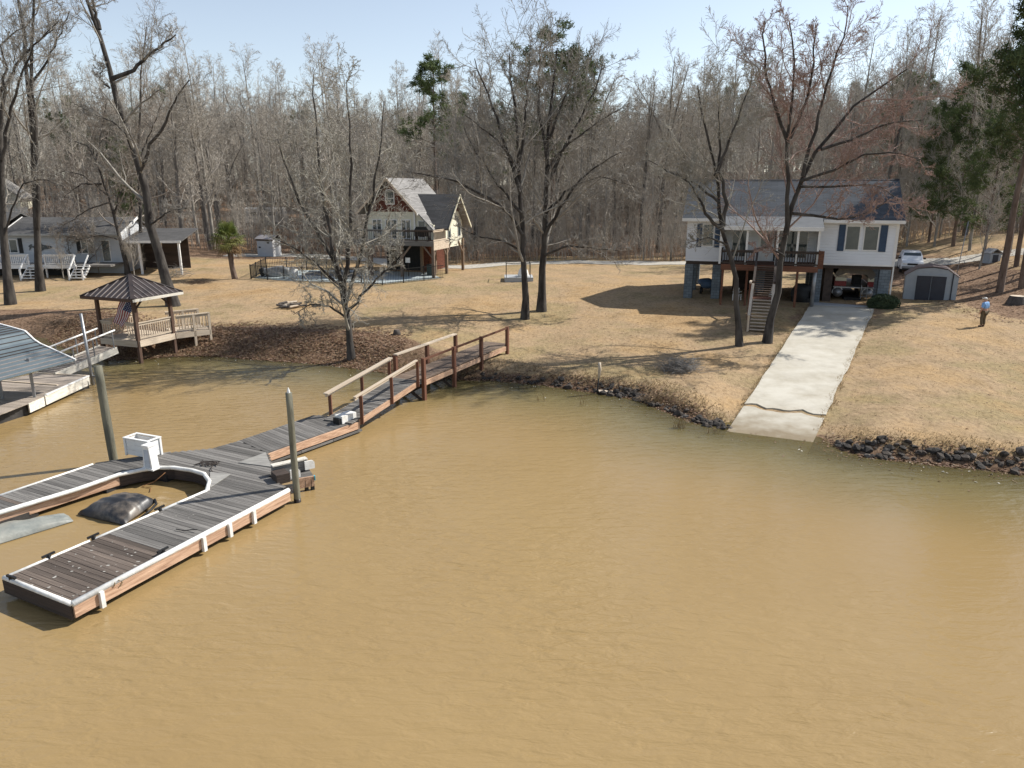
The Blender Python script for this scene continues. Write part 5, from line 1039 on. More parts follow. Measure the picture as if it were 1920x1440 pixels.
bF.prism_s('roof', M['shdark'], bu, [(2.0, ze_ + .55), (6, zr_ + .5), (10, ze_ + .5), (10, ze_ + .3), (6, zr_ + .35), (2.0, ze_ + .4)], W0, -3.3)
bF.box('eave_fascia', mat('grey_fascia', (.4, .4, .38), None, 2, .6), bu, -3.2, W1 + .3, 1.95, 2.02, ze_ - .22, ze_ - .04)
for s in (-2.0, 3.4): bF.box('shutter', M['black_grill'], bu, s, s + .35, 2.54, 2.597, ZK + .9, ZK + 2.3)
window_t(bF, bu, -3.6, -2.1, ZK + .9, ZK + 2.2, 2.6, bars=2); window_t(bF, bu, 3.8, 5.0, ZK + .8, ZK + 2.2, 2.6, bars=2); window_t(bF, bu, 5.7, 6.5, ZK + .05, ZK + 2.1, 2.6, bars=1, name='glass_door')
# shark emblem
sk = [(0, .32), (.25, .52), (.42, .5), (.30, .30), (.75, .36), (1.15, .48), (1.28, .75), (1.42, .47), (1.85, .42), (2.3, .3), (2.45, .2), (2.2, .1), (1.9, .02), (1.5, -.02), (1.25, -.22), (1.3, .02), (.8, .06), (.3, .22), (.05, -.12), (.1, .2)]
MB().prism([bF(-1.1 + x * .92, 2.57, ZK + 1.25 + z_ * .92) for x, z_ in sk], bF.v * -.03).build('shark_emblem', mat('shark_grey', (.035, .045, .05), (.1, .11, .11), 3, .5), bu)
# deck and stairs
bF.box('deck_floor', M['deckgrey'], bu, W0, 4.4, -.1, 2.59, ZK - .15, ZK); bF.box('deck_rim', M['white'], bu, W0, 4.42, -.16, -.1, ZK - .32, ZK + .03); bF.box('under_deck_shade', M['black_grill'], bu, W0, 3.9, 1.2, 1.25, bz - .2, ZK - .2)  # black board added as the shade beneath the deck
railing(bu, bF(-9, -.05, 0), bF(.2, -.05, 0), ZK, M['white'], .95, .17); railing(bu, bF(1.7, -.05, 0), bF(4.3, -.05, 0), ZK, M['white'], .95, .17)
for s in (-4, -1.6, .2, 1.7, 4.3): bF.box('deck_post', M['white'], bu, s - .06, s + .06, -.1, .02, bz - .2, ZK + 1.0)
for s in (.2, 1.6, 4.5, 5.7): pbeam('stair_rail', M['white'], bu, bF(s, -.1, ZK + .9), bF(s + (0 if s < 3 else .1), -1.6, bz + .9), .09, .1); pbeam('stair_stringer', M['white'], bu, bF(s, -.1, ZK - .1), bF(s, -1.6, bz + .02), .06, .22); bF.box('newel', M['white'], bu, s - .06, s + .06, -1.66, -1.54, bz - .1, bz + .95)
for i in range(5):
    k = (i + .5) / 5
    for s in (.25, 4.55): bF.box('tread', M['white'], bu, s, s + 1.3, -.2 - 1.4 * k - .15, -.2 - 1.4 * k + .13, bz + (ZK - bz) * (1 - k) - .02, bz + (ZK - bz) * (1 - k) + .03)
bF.box('porch_floor', M['deckgrey'], bu, 4.4, W1, -.1, 2.59, ZK - .2, ZK - .01)
# porch extension with white fascia and posts
pz0 = zof(Yb, 452)
bF.prism_s('porch_roof', M['shdark'], bu, [(1.6, pz0), (6.5, pz0 + 1.0), (6.5, pz0 + .88), (1.6, pz0 - .1)], W1 + .4, 13.6); bF.box('porch_fascia', M['white'], bu, W1 + 1.0, 13.6, 1.52, 1.6, pz0 - .16, pz0 + .05)
for s in (9.6, 11.6, 13.3): bF.box('porch_post', M['white'], bu, s - .09, s + .09, 1.7, 1.88, bz - .2, pz0 - .05)
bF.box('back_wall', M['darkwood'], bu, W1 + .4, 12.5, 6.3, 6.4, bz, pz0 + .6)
# ---- pale house on the rise behind
q = on(18, 402); hF = Frame((q.x - 4, q.y, 0), math.radians(20)); h2_ = thing('cream_house', q, 'cream gabled house partly seen behind the left trees', 'house'); z0 = q.z; za_ = zof(q.y, 338); zee = zof(q.y, 368)
hF.wall('wall', M['lapcream'], h2_, -5, 5.2, 0, 8, z0 - .5, zee); hF.prism_t('gable', M['lapcream'], h2_, [(-5, zee), (5.2, zee), (.1, za_ + 1.5)], .01, 7.9)
for s0, z_a, s1, z_b in ((-5.5, zee - .3, .1, za_ + 1.8), (.1, za_ + 1.8, 5.7, zee - .3)): hF.prism_t('roof', M['shgrey'], h2_, [(s0, z_a), (s1, z_b), (s1, z_b - .18), (s0, z_a - .18)], -.5, 8.4)
window_t(hF, h2_, 2.2, 3.4, z0 + 1.0, z0 + 2.2, 0); window_t(hF, h2_, -1, .2, z0 + 1.0, z0 + 2.2, 0); hF.box('lattice_screen', M['whitewood'], h2_, 1.0, 6.5, -1.6, -1.55, z0 - .3, z0 + 1.1)
# ---- distant pale vehicle among the trees
q = on(395, 462); tr = thing('camper_trailer', q, 'pale camper trailer parked among the trees behind the palm', 'trailer'); tF = Frame((q.x, q.y + 22, 0), .1); z0 = h1(q.x, q.y + 22)
tF.prism_s('trailer_body', M['white'], tr, [(0, z0 + .5), (0, z0 + 2.6), (.3, z0 + 2.8), (2.0, z0 + 2.8), (2.2, z0 + 2.6), (2.2, z0 + .5)], -3, 3); window_t(tF, tr, -2.2, -1.0, z0 + 1.5, z0 + 2.2, 0); window_t(tF, tr, .6, 1.8, z0 + 1.5, z0 + 2.2, 0)
for s in (-.4, .5): MB().tube([tF(s, -.02, z0 + .35), tF(s, .2, z0 + .35)], .35, 12).build('wheel', M['black_grill'], tr)
# ---- small lawn things
q = on(545, 577); lg = thing('log_pile', q, 'heap of short cut logs lying on the lawn', 'logs'); rs = np.random.RandomState(2)
for i in range(26):
    a = rs.uniform(-.4, .9); c = q + Vector((rs.normal(0, .55), rs.normal(0, .28), .08 + .3 * rs.rand() * (1 - .5 * rs.rand()))); d = Vector((math.cos(a), math.sin(a), rs.uniform(-.15, .15))); r = rs.uniform(.05, .1)
    MB().tube([c - d * .35, c + d * .35], r, 7).build('log', barkm if i % 3 else M['palewood'], lg)
def brush(q, n, L, r, m, label, name='brush_pile', seed=3, zs=.35):
    t = thing(name, q, label, 'brush'); rs = np.random.RandomState(seed); mb = MB()
    for i in range(n):
        a = rs.uniform(0, 6.28); c = Vector((q.x + rs.normal(0, r), q.y + rs.normal(0, r * .7), q.z + abs(rs.normal(0, zs)) * .7)); d = Vector((math.cos(a), math.sin(a), rs.uniform(-.1, .5))); l_ = L * rs.uniform(.4, 1); k = rs.uniform(.006, .016)
        b = c + d * l_ * .5 + Vector((rs.normal(0, .08), rs.normal(0, .08), rs.normal(0, .08))); e = c + d * l_ + Vector((rs.normal(0, .12), rs.normal(0, .12), -.1))
        mb.tube([c, b, e], [k, k * .8, k * .3], 3, False)
    tag(mb.build('twigs', m, t), None, None, None, 'stuff'); return t
twg = mat('twig_grey', (.25, .235, .215), (.15, .135, .12), 4, .9)
brush(on(1275, 696), 420, 1.1, .42, twg, 'grey pile of cut branches near the rocky bank'); brush(on(1225, 752), 130, .6, .3, mat('twig_tan', (.3, .21, .13), None, 4, .9), 'tan dead brush overhanging the rocky water edge', seed=5, zs=.2)
brush(on(372, 531), 160, 1.1, .55, mat('twig_brown', (.12, .085, .06), None, 4, .9), 'dark fallen branches lying on the lawn near the leaning tree', seed=6, zs=.12); brush(on(420, 470), 240, 1.3, .8, mat('twig_tan', (.3, .21, .13), None, 4, .9), 'leafless bushy shrub beside the palm', 'bare_shrub', 8, .8)
brush(on(120, 610), 260, 1.0, .9, mat('twig_brown', (.12, .085, .06), None, 4, .9), 'tangle of dead brush on the bank behind the boathouse', seed=9, zs=.3)
q = on(744, 628); st2 = thing('tree_stump', q, 'small dark stump on the leafy bank left of the pier', 'stump'); MB().tube([q - z3 * .1, q + z3 * .2, q + z3 * .3], [.28, .2, .16], 9).build('stump_wood', barkm, st2, True); MB().tube([q + z3 * .301, q + z3 * .31], .15, 9).build('cut_face', M['deckbrown'], st2)
q = G(1121, 738, 0); q.z = h1(q.x, q.y); rl = thing('hand_post', q, 'leaning pale wooden post with dark stake at the water edge', 'post'); t_ = W(1124, 680, q.y); MB().tube([q - z3 * .4 + Vector((-.05, 0, 0)), q.lerp(t_, .55)], .035, 7).build('stake', M['black'], rl, True); MB().tube([q.lerp(t_, .5), q.lerp(t_, .8) + Vector((.03, 0, 0)), t_], [.06, .075, .07], 8).build('post_top', M['palewood'], rl, True)
pbeam('step_board', M['palewood'], rl, q + Vector((.05, .1, .12)), q + Vector((.75, .1, .1)), .3, .05)
for i, (px_, py_, n) in enumerate(((1275, 803, 26), (1232, 760, 40), (1016, 752, 8), (1338, 812, 9), (1090, 760, 6))):
    q = G(px_, py_, 0); rt = thing('reed_tuft', q, ('pale reed clump standing in the shallows left of the boat ramp', 'tan grass clump at the foot of the rocks', 'thin stems rising from the shallow water near the pier', 'few dry stems beside the boat ramp edge', 'thin stems standing by the pale post in the water')[i], 'reeds', 'reeds in the shallows'); mb = MB(); rs = np.random.RandomState(i)
    for k in range(n): b = q + Vector((rs.normal(0, .12), rs.normal(0, .1), -.1)); mb.tube([b, b + Vector((rs.normal(0, .12), rs.normal(0, .1), rs.uniform(.25, .6)))], [.012, .004], 3, False)
    tag(mb.build('stems', strawm[0], rt), None, None, None, 'stuff')
# ---- person on the lawn
q = on(1841, 613); P_ = thing('person', q, 'person in light blue shirt, khaki trousers and pale cap standing on the lawn', 'person')
def skin(name, m, joints, edges, sub=2):
    """joints: {key: (pos, radius)}; one continuous skinned mesh"""
    keys = list(joints); me = bpy.data.meshes.new(name); me.from_pydata([joints[k][0] for k in keys], [(keys.index(a), keys.index(b)) for a, b in edges], []); o = link(name, me, P_)
    sk_ = o.modifiers.new("Skin", 'SKIN'); lay = me.skin_vertices[0] if me.skin_vertices else None
    if lay is None:
        bpy.context.view_layer.objects.active = o; bm = bmesh.new(); bm.from_mesh(me); bm.verts.layers.skin.verify(); bm.to_mesh(me); bm.free(); lay = me.skin_vertices[0]
    for i, k in enumerate(keys): r = joints[k][1]; lay.data[i].radius = r if hasattr(r, '__len__') else (r, r); lay.data[i].use_root = (i == 0)
    o.modifiers.new("Subdivision", 'SUBSURF').levels = sub; o.modifiers["Subdivision"].render_levels = sub; me.materials.append(m); return o
FA = Matrix.Rotation(math.radians(205), 3, 'Z')       # turned towards the house and lake
def pj(x, y, z): v = FA @ Vector((x, -y, z)); return (v.x, v.y, v.z)
J = {'pelvis': (pj(0, 0, .95), .15), 'chest': (pj(0, .02, 1.28), (.17, .13)), 'neck': (pj(0, .03, 1.48), .06), 'head': (pj(0, .06, 1.60), .085), 'crown': (pj(0, .05, 1.70), .07)}
E_ = [('pelvis', 'chest'), ('chest', 'neck'), ('neck', 'head'), ('head', 'crown')]
for s, n in ((-1, 'l'), (1, 'r')):
    J.update({'hip' + n: (pj(s * .1, 0, .88), .11), 'knee' + n: (pj(s * .12, .03, .48), .07), 'ankle' + n: (pj(s * .12, -.02, .09), .045), 'toe' + n: (pj(s * .14, .15, .04), .04),
              'sh' + n: (pj(s * .19, 0, 1.42), .075), 'el' + n: (pj(s * .29, -.02, 1.14), .05), 'wr' + n: (pj(s * .16, .22, 1.08) if s < 0 else pj(s * .3, .06, .9), .032), 'pa' + n: (pj(s * .09, .27, 1.09) if s < 0 else pj(s * .3, .09, .82), .03)})
    E_ += [('pelvis', 'hip' + n), ('hip' + n, 'knee' + n), ('knee' + n, 'ankle' + n), ('ankle' + n, 'toe' + n), ('chest', 'sh' + n), ('sh' + n, 'el' + n), ('el' + n, 'wr' + n), ('wr' + n, 'pa' + n)]
    pa = Vector(J['pa' + n][0]); wr = Vector(J['wr' + n][0]); d = (pa - wr).normalized(); sd_ = d.cross(Vector(pj(1, 0, 0))).normalized()
    for k, (off, ln) in enumerate(((-.024, .06), (-.008, .075), (.008, .07), (.024, .055))):
        a_ = pa + d * .025 + sd_ * off; J['f%d%s' % (k, n)] = (tuple(a_), .009); J['g%d%s' % (k, n)] = (tuple(a_ + d * ln), .008); E_ += [('pa' + n, 'f%d%s' % (k, n)), ('f%d%s' % (k, n), 'g%d%s' % (k, n))]
    a_ = wr + d * .03 - sd_ * .03; J['t' + n] = (tuple(a_), .01); J['u' + n] = (tuple(a_ + d * .04 - sd_ * .02), .009); E_ += [('pa' + n, 't' + n), ('t' + n, 'u' + n)]
body = skin('body', M['skin'], J, E_)
def grow(keys, edges, dr): return {k: (J[k][0], tuple(v + dr for v in (J[k][1] if hasattr(J[k][1], '__len__') else (J[k][1],) * 2))) for k in keys}, edges
jj, ee = grow(['chest', 'pelvis', 'shl', 'shr', 'ell', 'elr', 'wrl'], [('pelvis', 'chest'), ('chest', 'shl'), ('chest', 'shr'), ('shl', 'ell'), ('shr', 'elr'), ('ell', 'wrl')], .03); jj['pelvis'] = (pj(0, 0, 1.0), .17); skin('shirt', mat('blue_shirt', (.22, .40, .68), (.18, .34, .60), 6, .8), jj, ee)
jj, ee = grow(['pelvis', 'hipl', 'hipr', 'kneel', 'kneer', 'anklel', 'ankler'], [('pelvis', 'hipl'), ('pelvis', 'hipr'), ('hipl', 'kneel'), ('hipr', 'kneer'), ('kneel', 'anklel'), ('kneer', 'ankler')], .022); skin('trousers', mat('khaki_trousers', (.13, .10, .065), (.10, .08, .05), 6, .9), jj, ee)
for n in 'lr': skin('shoe', M['black_grill'], {'a': (J['ankle' + n][0], .06), 'h': (tuple(Vector(J['ankle' + n][0]) + Vector((0, 0, -.045))), .055), 't': (J['toe' + n][0], .05)}, [('a', 'h'), ('h', 't')])
hd = Vector(J['head'][0]) + WL[P_.name]; fw = Vector(pj(0, 1, 0)); sdw = Vector(pj(1, 0, 0))
blob('hair', mat('grey_hair', (.45, .42, .38), None, 6, .9), P_, hd + z3 * .05 - fw * .02, (.098, .105, .1), 2, .03, 1, 2, -.02)
cp = blob('cap', M['trim'], P_, hd + z3 * .085, (.105, .11, .085), 2, .02, 1, 2, 0); MB().prism([hd + z3 * .09 + fw * .08 + sdw * .08, hd + z3 * .09 + fw * .2 + sdw * .05, hd + z3 * .09 + fw * .2 - sdw * .05, hd + z3 * .09 + fw * .08 - sdw * .08], z3 * .012).build('brim', M['trim'], cp)
MB().prism([hd + fw * .085 + z3 * .03 + sdw * .014, hd + fw * .085 + z3 * .03 - sdw * .014, hd + fw * .08 - z3 * .02 - sdw * .018, hd + fw * .08 - z3 * .02 + sdw * .018], fw * .028).build('nose', M['skin'], P_)
for s in (-1, 1): MB().tube([hd + fw * .082 + sdw * s * .032 + z3 * .025, hd + fw * .09 + sdw * s * .032 + z3 * .025], .01, 6).build('eye', M['black_grill'], P_); blob('ear', M['skin'], P_, hd + sdw * s * .088 + z3 * .0, (.018, .028, .035), 1, .02, 1, 2)
MB().tube([hd + fw * .082 - z3 * .045 + sdw * .022, hd + fw * .086 - z3 * .045 - sdw * .022], .005, 5).build('mouth', mat('lips', (.3, .12, .1), None, 5, .6), P_)
# ================================================================== TREES
def nrm(a): return a / (np.linalg.norm(a, axis=-1, keepdims=True) + 1e-9)
def kids(P, R, m, t0, t1, ang, lr, rr, k, wob, trop, rs, rmin=.008, maxlen=None, side=None):
    """m side branches on every polyline of P (N,n,3) -> (N*m,k+1,3)"""
    N, n, _ = P.shape; t = (np.arange(m)[None] + rs.uniform(0, 1, (N, m))) / m * (t1 - t0) + t0; f = np.clip(t * (n - 1), 0, n - 1.001); i = f.astype(int); fr = (f - i)[..., None]
    ix = np.arange(N)[:, None]; A = P[ix, i]; B = P[ix, i + 1]; pos = A + (B - A) * fr; tan = nrm(B - A); rad = R[ix, i] + (R[ix, i + 1] - R[ix, i]) * fr[..., 0]
    pl = np.linalg.norm(np.diff(P, axis=1), axis=2).sum(1)[:, None]; L = pl * lr * (1 - .5 * (t - t0) / max(t1 - t0, 1e-3)) * rs.uniform(.65, 1.3, t.shape)
    if maxlen: L = np.minimum(L, maxlen * rs.uniform(.7, 1.1, t.shape))
    ref = rs.normal(size=tan.shape); a = nrm(np.cross(tan, ref)); an = np.radians(rs.uniform(ang[0], ang[1], t.shape))[..., None]
    d = tan * np.cos(an) + a * np.sin(an)
    r0 = np.maximum(rad * rr * rs.uniform(.75, 1.1, t.shape), rmin)
    pts = [pos]; rads = [r0]; p = pos
    for j in range(1, k + 1):
        d = nrm(d + rs.normal(size=d.shape) * wob + np.array((0, 0, trop))); p = p + d * (L / k)[..., None]; pts.append(p); rads.append(np.maximum(r0 * (1 - .78 * j / k), rmin * .7))
    return np.stack(pts, 2).reshape(N * m, k + 1, 3), np.stack(rads, 2).reshape(N * m, k + 1)
def tubes(P, R, n):
    T = np.empty_like(P); T[:, 1:-1] = P[:, 2:] - P[:, :-2]; T[:, 0] = P[:, 1] - P[:, 0]; T[:, -1] = P[:, -1] - P[:, -2]; T = nrm(T)
    ref = np.where(np.abs(T[:, :1, 2:3]) > .8, np.array((1., 0, 0)), np.array((0, 0, 1.))) * np.ones_like(T)
    a = nrm(np.cross(T, ref)); b = np.cross(T, a); th = np.arange(n) * 2 * np.pi / n
    V = P[:, :, None] + (a[:, :, None] * np.cos(th)[:, None] + b[:, :, None] * np.sin(th)[:, None]) * R[:, :, None, None]
    N, k = P.shape[:2]; base = (np.arange(N) * k * n)[:, None, None]; j = np.arange(k - 1)[None, :, None]; q = np.arange(n)[None, None]
    v0 = base + j * n + q; v1 = base + j * n + (q + 1) % n
    return V.reshape(-1, 3), np.stack([v0, v1, v1 + n, v0 + n], -1).reshape(-1, 4)
def ribbons(P, R, rs):
    N, k = P.shape[:2]; T = nrm(P[:, -1] - P[:, 0]); a = nrm(np.cross(T, rs.normal(size=T.shape)))[:, None] * R[..., None]
    V = np.stack([P - a, P + a], 2).reshape(-1, 3); b = (np.arange(N) * k * 2)[:, None]; j = np.arange(k - 1)[None] * 2; v = (b + j)
    return V, np.stack([v, v + 1, v + 3, v + 2], -1).reshape(-1, 4)
def fastmesh(name, parts, m, smooth=False):
    V = []; Fq = []; b = 0
    for v, f in parts: V.append(v); Fq.append(f + b); b += len(v)
    V = np.concatenate(V).astype(np.float32); Fq = np.concatenate(Fq).astype(np.int32); nf, w = Fq.shape
    me = bpy.data.meshes.new(name); me.vertices.add(len(V)); me.vertices.foreach_set('co', V.ravel()); me.loops.add(nf * w); me.loops.foreach_set('vertex_index', Fq.ravel())
    me.polygons.add(nf); me.polygons.foreach_set('loop_start', np.arange(0, nf * w, w, dtype=np.int32)); me.materials.append(m)
    if smooth: me.polygons.foreach_set('use_smooth', np.ones(nf, bool))
    me.update(calc_edges=True); return me
def poly(pts, n):        # resample a polyline evenly
    pts = np.array(pts, float); s = np.r_[0, np.cumsum(np.linalg.norm(np.diff(pts, axis=0), axis=1))]; q = np.linspace(0, s[-1], n); return np.stack([np.interp(q, s, pts[:, i]) for i in range(3)], 1)
bark_hero = mat('bark_grey', (.026, .022, .02), (.085, .076, .067), 2.5, .95, .5, (1, 1, .3), bscale=9); bark_mid = mat('bark_mid', (.085, .076, .067), (.19, .172, .15), 2.5, .95, .5, (1, 1, .3)); bark_pale = mat('bark_pale', (.17, .155, .135), (.34, .315, .275), 2.2, .95, .4, (1, 1, .4))
twig_hero = mat('twigs_grey', (.34, .315, .275), (.20, .185, .165), 1.2, .9); twig_warm = mat('twigs_warm', (.31, .265, .22), (.19, .162, .135), .5, .9); twig_red = mat('twigs_reddish', (.36, .245, .205), (.23, .165, .14), .6, .9); twig_wood = mat('twigs_wood', (.48, .435, .375), (.32, .285, .24), .12, .9)
def hero(name, label, base, stems, r0, seed, twig=None, bark=None, m1=9, m2=8, m3=7, m4=4, l1=.46, trop=.10, ang=(32, 68), t1=.28, group=None, droop=0., rmin=.0095, zs=1.0):
    """leafless tree whose main stems follow the photograph"""
    rs = np.random.RandomState(seed); b = Vector(base); t = thing(name, b, label, 'tree', group); L = np.array(b)
    SP, SR = [], []
    for st in stems:
        pts, ra, rb, dep = st; P = []
        for k, (x, y) in enumerate(pts):
            P.append(np.array(W(x, y, b.y + dep * k / max(1, len(pts) - 1))))
        if st is stems[0] or dep is None: P[0] = np.array((b.x, b.y, b.z - .2))
        P = poly(P, 12); P[1:-1] += rs.normal(0, .05, (10, 3)) * np.array((1, 1.6, .2)); SP.append(P); rad = np.linspace(ra, rb, 12)
        if st is stems[0]: rad[0] *= 1.5; rad[1] *= 1.08
        SR.append(rad)
    SP = np.array(SP); SR = np.array(SR)
    P1, R1 = kids(SP, SR, m1, t1, .99, ang, l1, .5, 7, .14, trop, rs, .02, 7.0)
    lead, leadr = SP[:, -4:], SR[:, -4:]
    P2, R2 = kids(P1, R1, m2, .12, 1, (25, 62), .44, .5, 5, .16, trop * .6 - droop, rs, .013)
    P2 = np.concatenate([P2, kids(SP, SR, 8, .35, 1, (30, 75), .16, .16, 5, .16, trop - droop, rs, .013)[0]]); R2 = np.concatenate([R2, np.linspace(.02, .008, 6)[None] * np.ones((len(P2) - len(R2), 1))])
    P3, R3 = kids(P2, R2, m3, .08, 1, (22, 62), .5, .5, 2, .2, trop * .4 - droop, rs, rmin)
    P4, R4 = kids(P3, R3, m4, .1, 1, (20, 58), .62, .7, 2, .2, .03 - droop, rs, rmin)
    tr = fastmesh('trunk', [tubes(SP - L, SR, 9)], bark or bark_hero, True); cr = fastmesh('crown', [tubes(P1 - L, R1, 5), tubes(P2 - L, R2, 4), tubes(P3 - L, R3, 3), ribbons(P4 - L, R4, rs)], twig or twig_hero)
    link('trunk', tr, t); link('crown', cr, t); return t
B = on(20, 571); hero('bare_tree', 'thick bare tree at the far left of the bungalow lawn with arching branches', B, [
    ([(20, 571), (12, 500), (6, 420), (2, 330), (-2, 240), (-8, 130), (-15, 20), (-20, -80)], .30, .10, .5), ([(2, 300), (20, 200), (45, 130), (65, 80), (100, 55)], .13, .03, -1), ([(-2, 250), (10, 170), (5, 90), (20, 60), (50, 50)], .14, .03, 1.), ([(-2, 180), (30, 120), (60, 90), (110, 40)], .12, .03, 1.), ([(8, 440), (40, 345), (80, 335), (120, 350)], .08, .02, -1)], .34, 21, m1=8, m2=8, m3=7, m4=4)
B = on(76, 546); hero('bare_tree', 'straight double-stemmed bare tree in front of the bungalow deck', B, [
    ([(76, 546), (73, 480), (68, 400), (62, 300), (56, 200), (50, 110), (40, 30), (25, -60)], .29, .08, .3), ([(70, 430), (72, 340), (67, 250), (62, 170), (60, 80), (64, 0), (70, -60)], .22, .07, -.4), ([(58, 160), (85, 120), (110, 70), (130, 20)], .1, .03, .6), ([(60, 130), (40, 100), (20, 70)], .09, .02, -1)], .33, 22, m1=8, m2=8, m3=7, m4=4, t1=.35)
B = on(326, 574); hero('leaning_tree', 'dark leaning bare tree rising behind the gazebo walkway', B, [
    ([(326, 574), (312, 530), (295, 470), (281, 415), (270, 345), (248, 270), (225, 195), (208, 150), (197, 100), (182, 45), (160, 0), (145, -50)], .37, .09, 1.0), ([(263, 320), (280, 275), (305, 240), (325, 195), (355, 150)], .14, .04, -1), ([(210, 148), (238, 138), (262, 118), (290, 95), (330, 65)], .16, .04, 1), ([(187, 55), (178, 20), (176, -30)], .13, .05, .5), ([(205, 165), (188, 150), (190, 120)], .08, .02, -.5), ([(245, 260), (215, 230), (180, 215), (140, 195)], .07, .02, 1), ([(283, 420), (320, 395), (350, 390)], .08, .02, -.5)], .42, 23, m1=8, m2=8, m3=7, m4=4)
B = on(240, 515); hero('bare_tree', 'reddish crooked bare tree beside the bungalow porch', B, [
    ([(240, 515), (232, 470), (222, 440), (212, 400), (196, 350), (180, 305), (165, 275), (140, 265)], .22, .04, .5), ([(205, 380), (170, 390), (140, 410), (115, 425)], .08, .02, -1), ([(190, 345), (150, 345), (120, 370)], .09, .02, .5), ([(180, 300), (190, 240), (200, 190)], .1, .02, .5), ([(225, 450), (190, 440), (150, 450), (110, 440)], .07, .015, -1), ([(212, 400), (235, 340), (240, 290)], .08, .02, -.5), ([(200, 365), (160, 330), (120, 320), (80, 340)], .08, .02, 1)], .22, 24, twig_warm, m1=11, m2=8, m3=7, m4=4)
B = on(268, 506); hero('bare_tree', 'slim grey bare tree between the bungalow porch and the leaning tree', B, [
    ([(268, 510), (266, 450), (262, 380), (258, 300), (262, 220), (268, 120), (275, 50)], .2, .04, .5), ([(262, 380), (240, 330), (225, 290)], .08, .02, .5), ([(260, 300), (285, 240), (310, 180)], .09, .02, -.5)], .2, 25, twig_warm, m1=11, m2=8, m3=7, m4=4, t1=.2)
B = on(659, 672); hero('shore_tree', 'pale many-stemmed bare tree leaning from the bank left of the pier', B, [
    ([(659, 668), (655, 620), (648, 575), (642, 545), (636, 520), (622, 480), (600, 440), (570, 400), (540, 330), (520, 260)], .19, .035, 1.0), ([(640, 535), (625, 470), (612, 400), (600, 320), (592, 220), (588, 140)], .12, .025, 1.0), ([(646, 560), (650, 490), (655, 420), (660, 320), (655, 220), (650, 150)], .13, .025, -1.0), ([(648, 570), (665, 510), (682, 450), (700, 360), (715, 270), (720, 190)], .12, .025, .8), ([(650, 590), (690, 540), (730, 500), (760, 470)], .09, .02, -1.), ([(645, 545), (600, 500), (560, 470), (520, 450)], .09, .02, -1.5), ([(651, 600), (620, 575), (585, 570), (550, 590)], .07, .015, -1)], .23, 26, mat('twigs_pale', (.36, .34, .29), (.24, .22, .185), 1.2, .9), bark_hero, m1=9, m2=8, m3=7, m4=4, trop=.05, droop=.02, t1=.1)
B = on(984, 598); hero('bare_tree', 'left of the twin bare trees standing mid-lawn beyond the pier', B, [
    ([(984, 598), (984, 560), (982, 500), (979, 430), (976, 370), (973, 300), (968, 230), (962, 160), (955, 100)], .235, .04, .4), ([(979, 440), (955, 400), (925, 375), (890, 360), (850, 338), (800, 328), (760, 322)], .12, .025, -2), ([(976, 360), (955, 290), (930, 220), (905, 150), (890, 110)], .14, .03, 1.5), ([(974, 320), (940, 270), (905, 240), (870, 215)], .1, .02, -1), ([(975, 300), (985, 220), (990, 140), (995, 85)], .12, .03, 1), ([(980, 470), (940, 450), (900, 445), (860, 425)], .08, .02, 1), ([(978, 400), (920, 330), (890, 280), (870, 240)], .1, .02, .5)], .36, 27, l1=.56, m1=10, m2=8, m3=7, m4=4, t1=.15, zs=1)
B = on(1015, 584); hero('bare_tree', 'right of the twin bare trees standing mid-lawn beyond the pier', B, [
    ([(1013, 584), (1016, 540), (1020, 470), (1024, 400), (1024, 330), (1028, 260), (1034, 180), (1045, 90)], .28, .045, .5), ([(1022, 440), (1050, 390), (1080, 345), (1120, 310), (1165, 285)], .13, .025, -1.5), ([(1024, 350), (1050, 290), (1085, 230), (1115, 170), (1130, 120)], .15, .03, 1), ([(1025, 320), (1065, 270), (1120, 230), (1170, 200)], .11, .02, -1), ([(1025, 300), (1012, 220), (1010, 140), (1015, 80)], .12, .03, .7), ([(1020, 480), (1060, 460), (1110, 465), (1160, 470)], .09, .02, -2), ([(1023, 400), (1070, 350), (1130, 330), (1190, 350)], .1, .02, 1), ([(1030, 260), (1060, 180), (1080, 120)], .1, .02, .5)], .40, 28, l1=.56, m1=10, m2=8, m3=7, m4=4, t1=.15)
B = on(1387, 649); hero('bare_tree', 'grey bare tree left of the deck stairs leaning towards the lake lawn', B, [
    ([(1387, 649), (1386, 610), (1384, 560), (1378, 510), (1368, 465), (1356, 430), (1350, 390), (1342, 340), (1330, 280), (1318, 220), (1308, 160)], .175, .035, .8), ([(1358, 435), (1335, 415), (1318, 395), (1310, 365), (1292, 342), (1270, 325)], .11, .025, -.6), ([(1356, 425), (1362, 380), (1350, 320), (1348, 250), (1350, 190)], .12, .03, .6), ([(1348, 380), (1300, 340), (1250, 320), (1215, 300)], .08, .02, 1.0), ([(1365, 460), (1330, 445), (1290, 455)], .06, .015, -.5), ([(1340, 330), (1370, 260), (1395, 190), (1410, 140)], .09, .02, -.5)], .27, 29, mat('twigs_pale', (.36, .34, .29), None, 1.2), m1=8, m2=8, m3=7, m4=4, t1=.3)
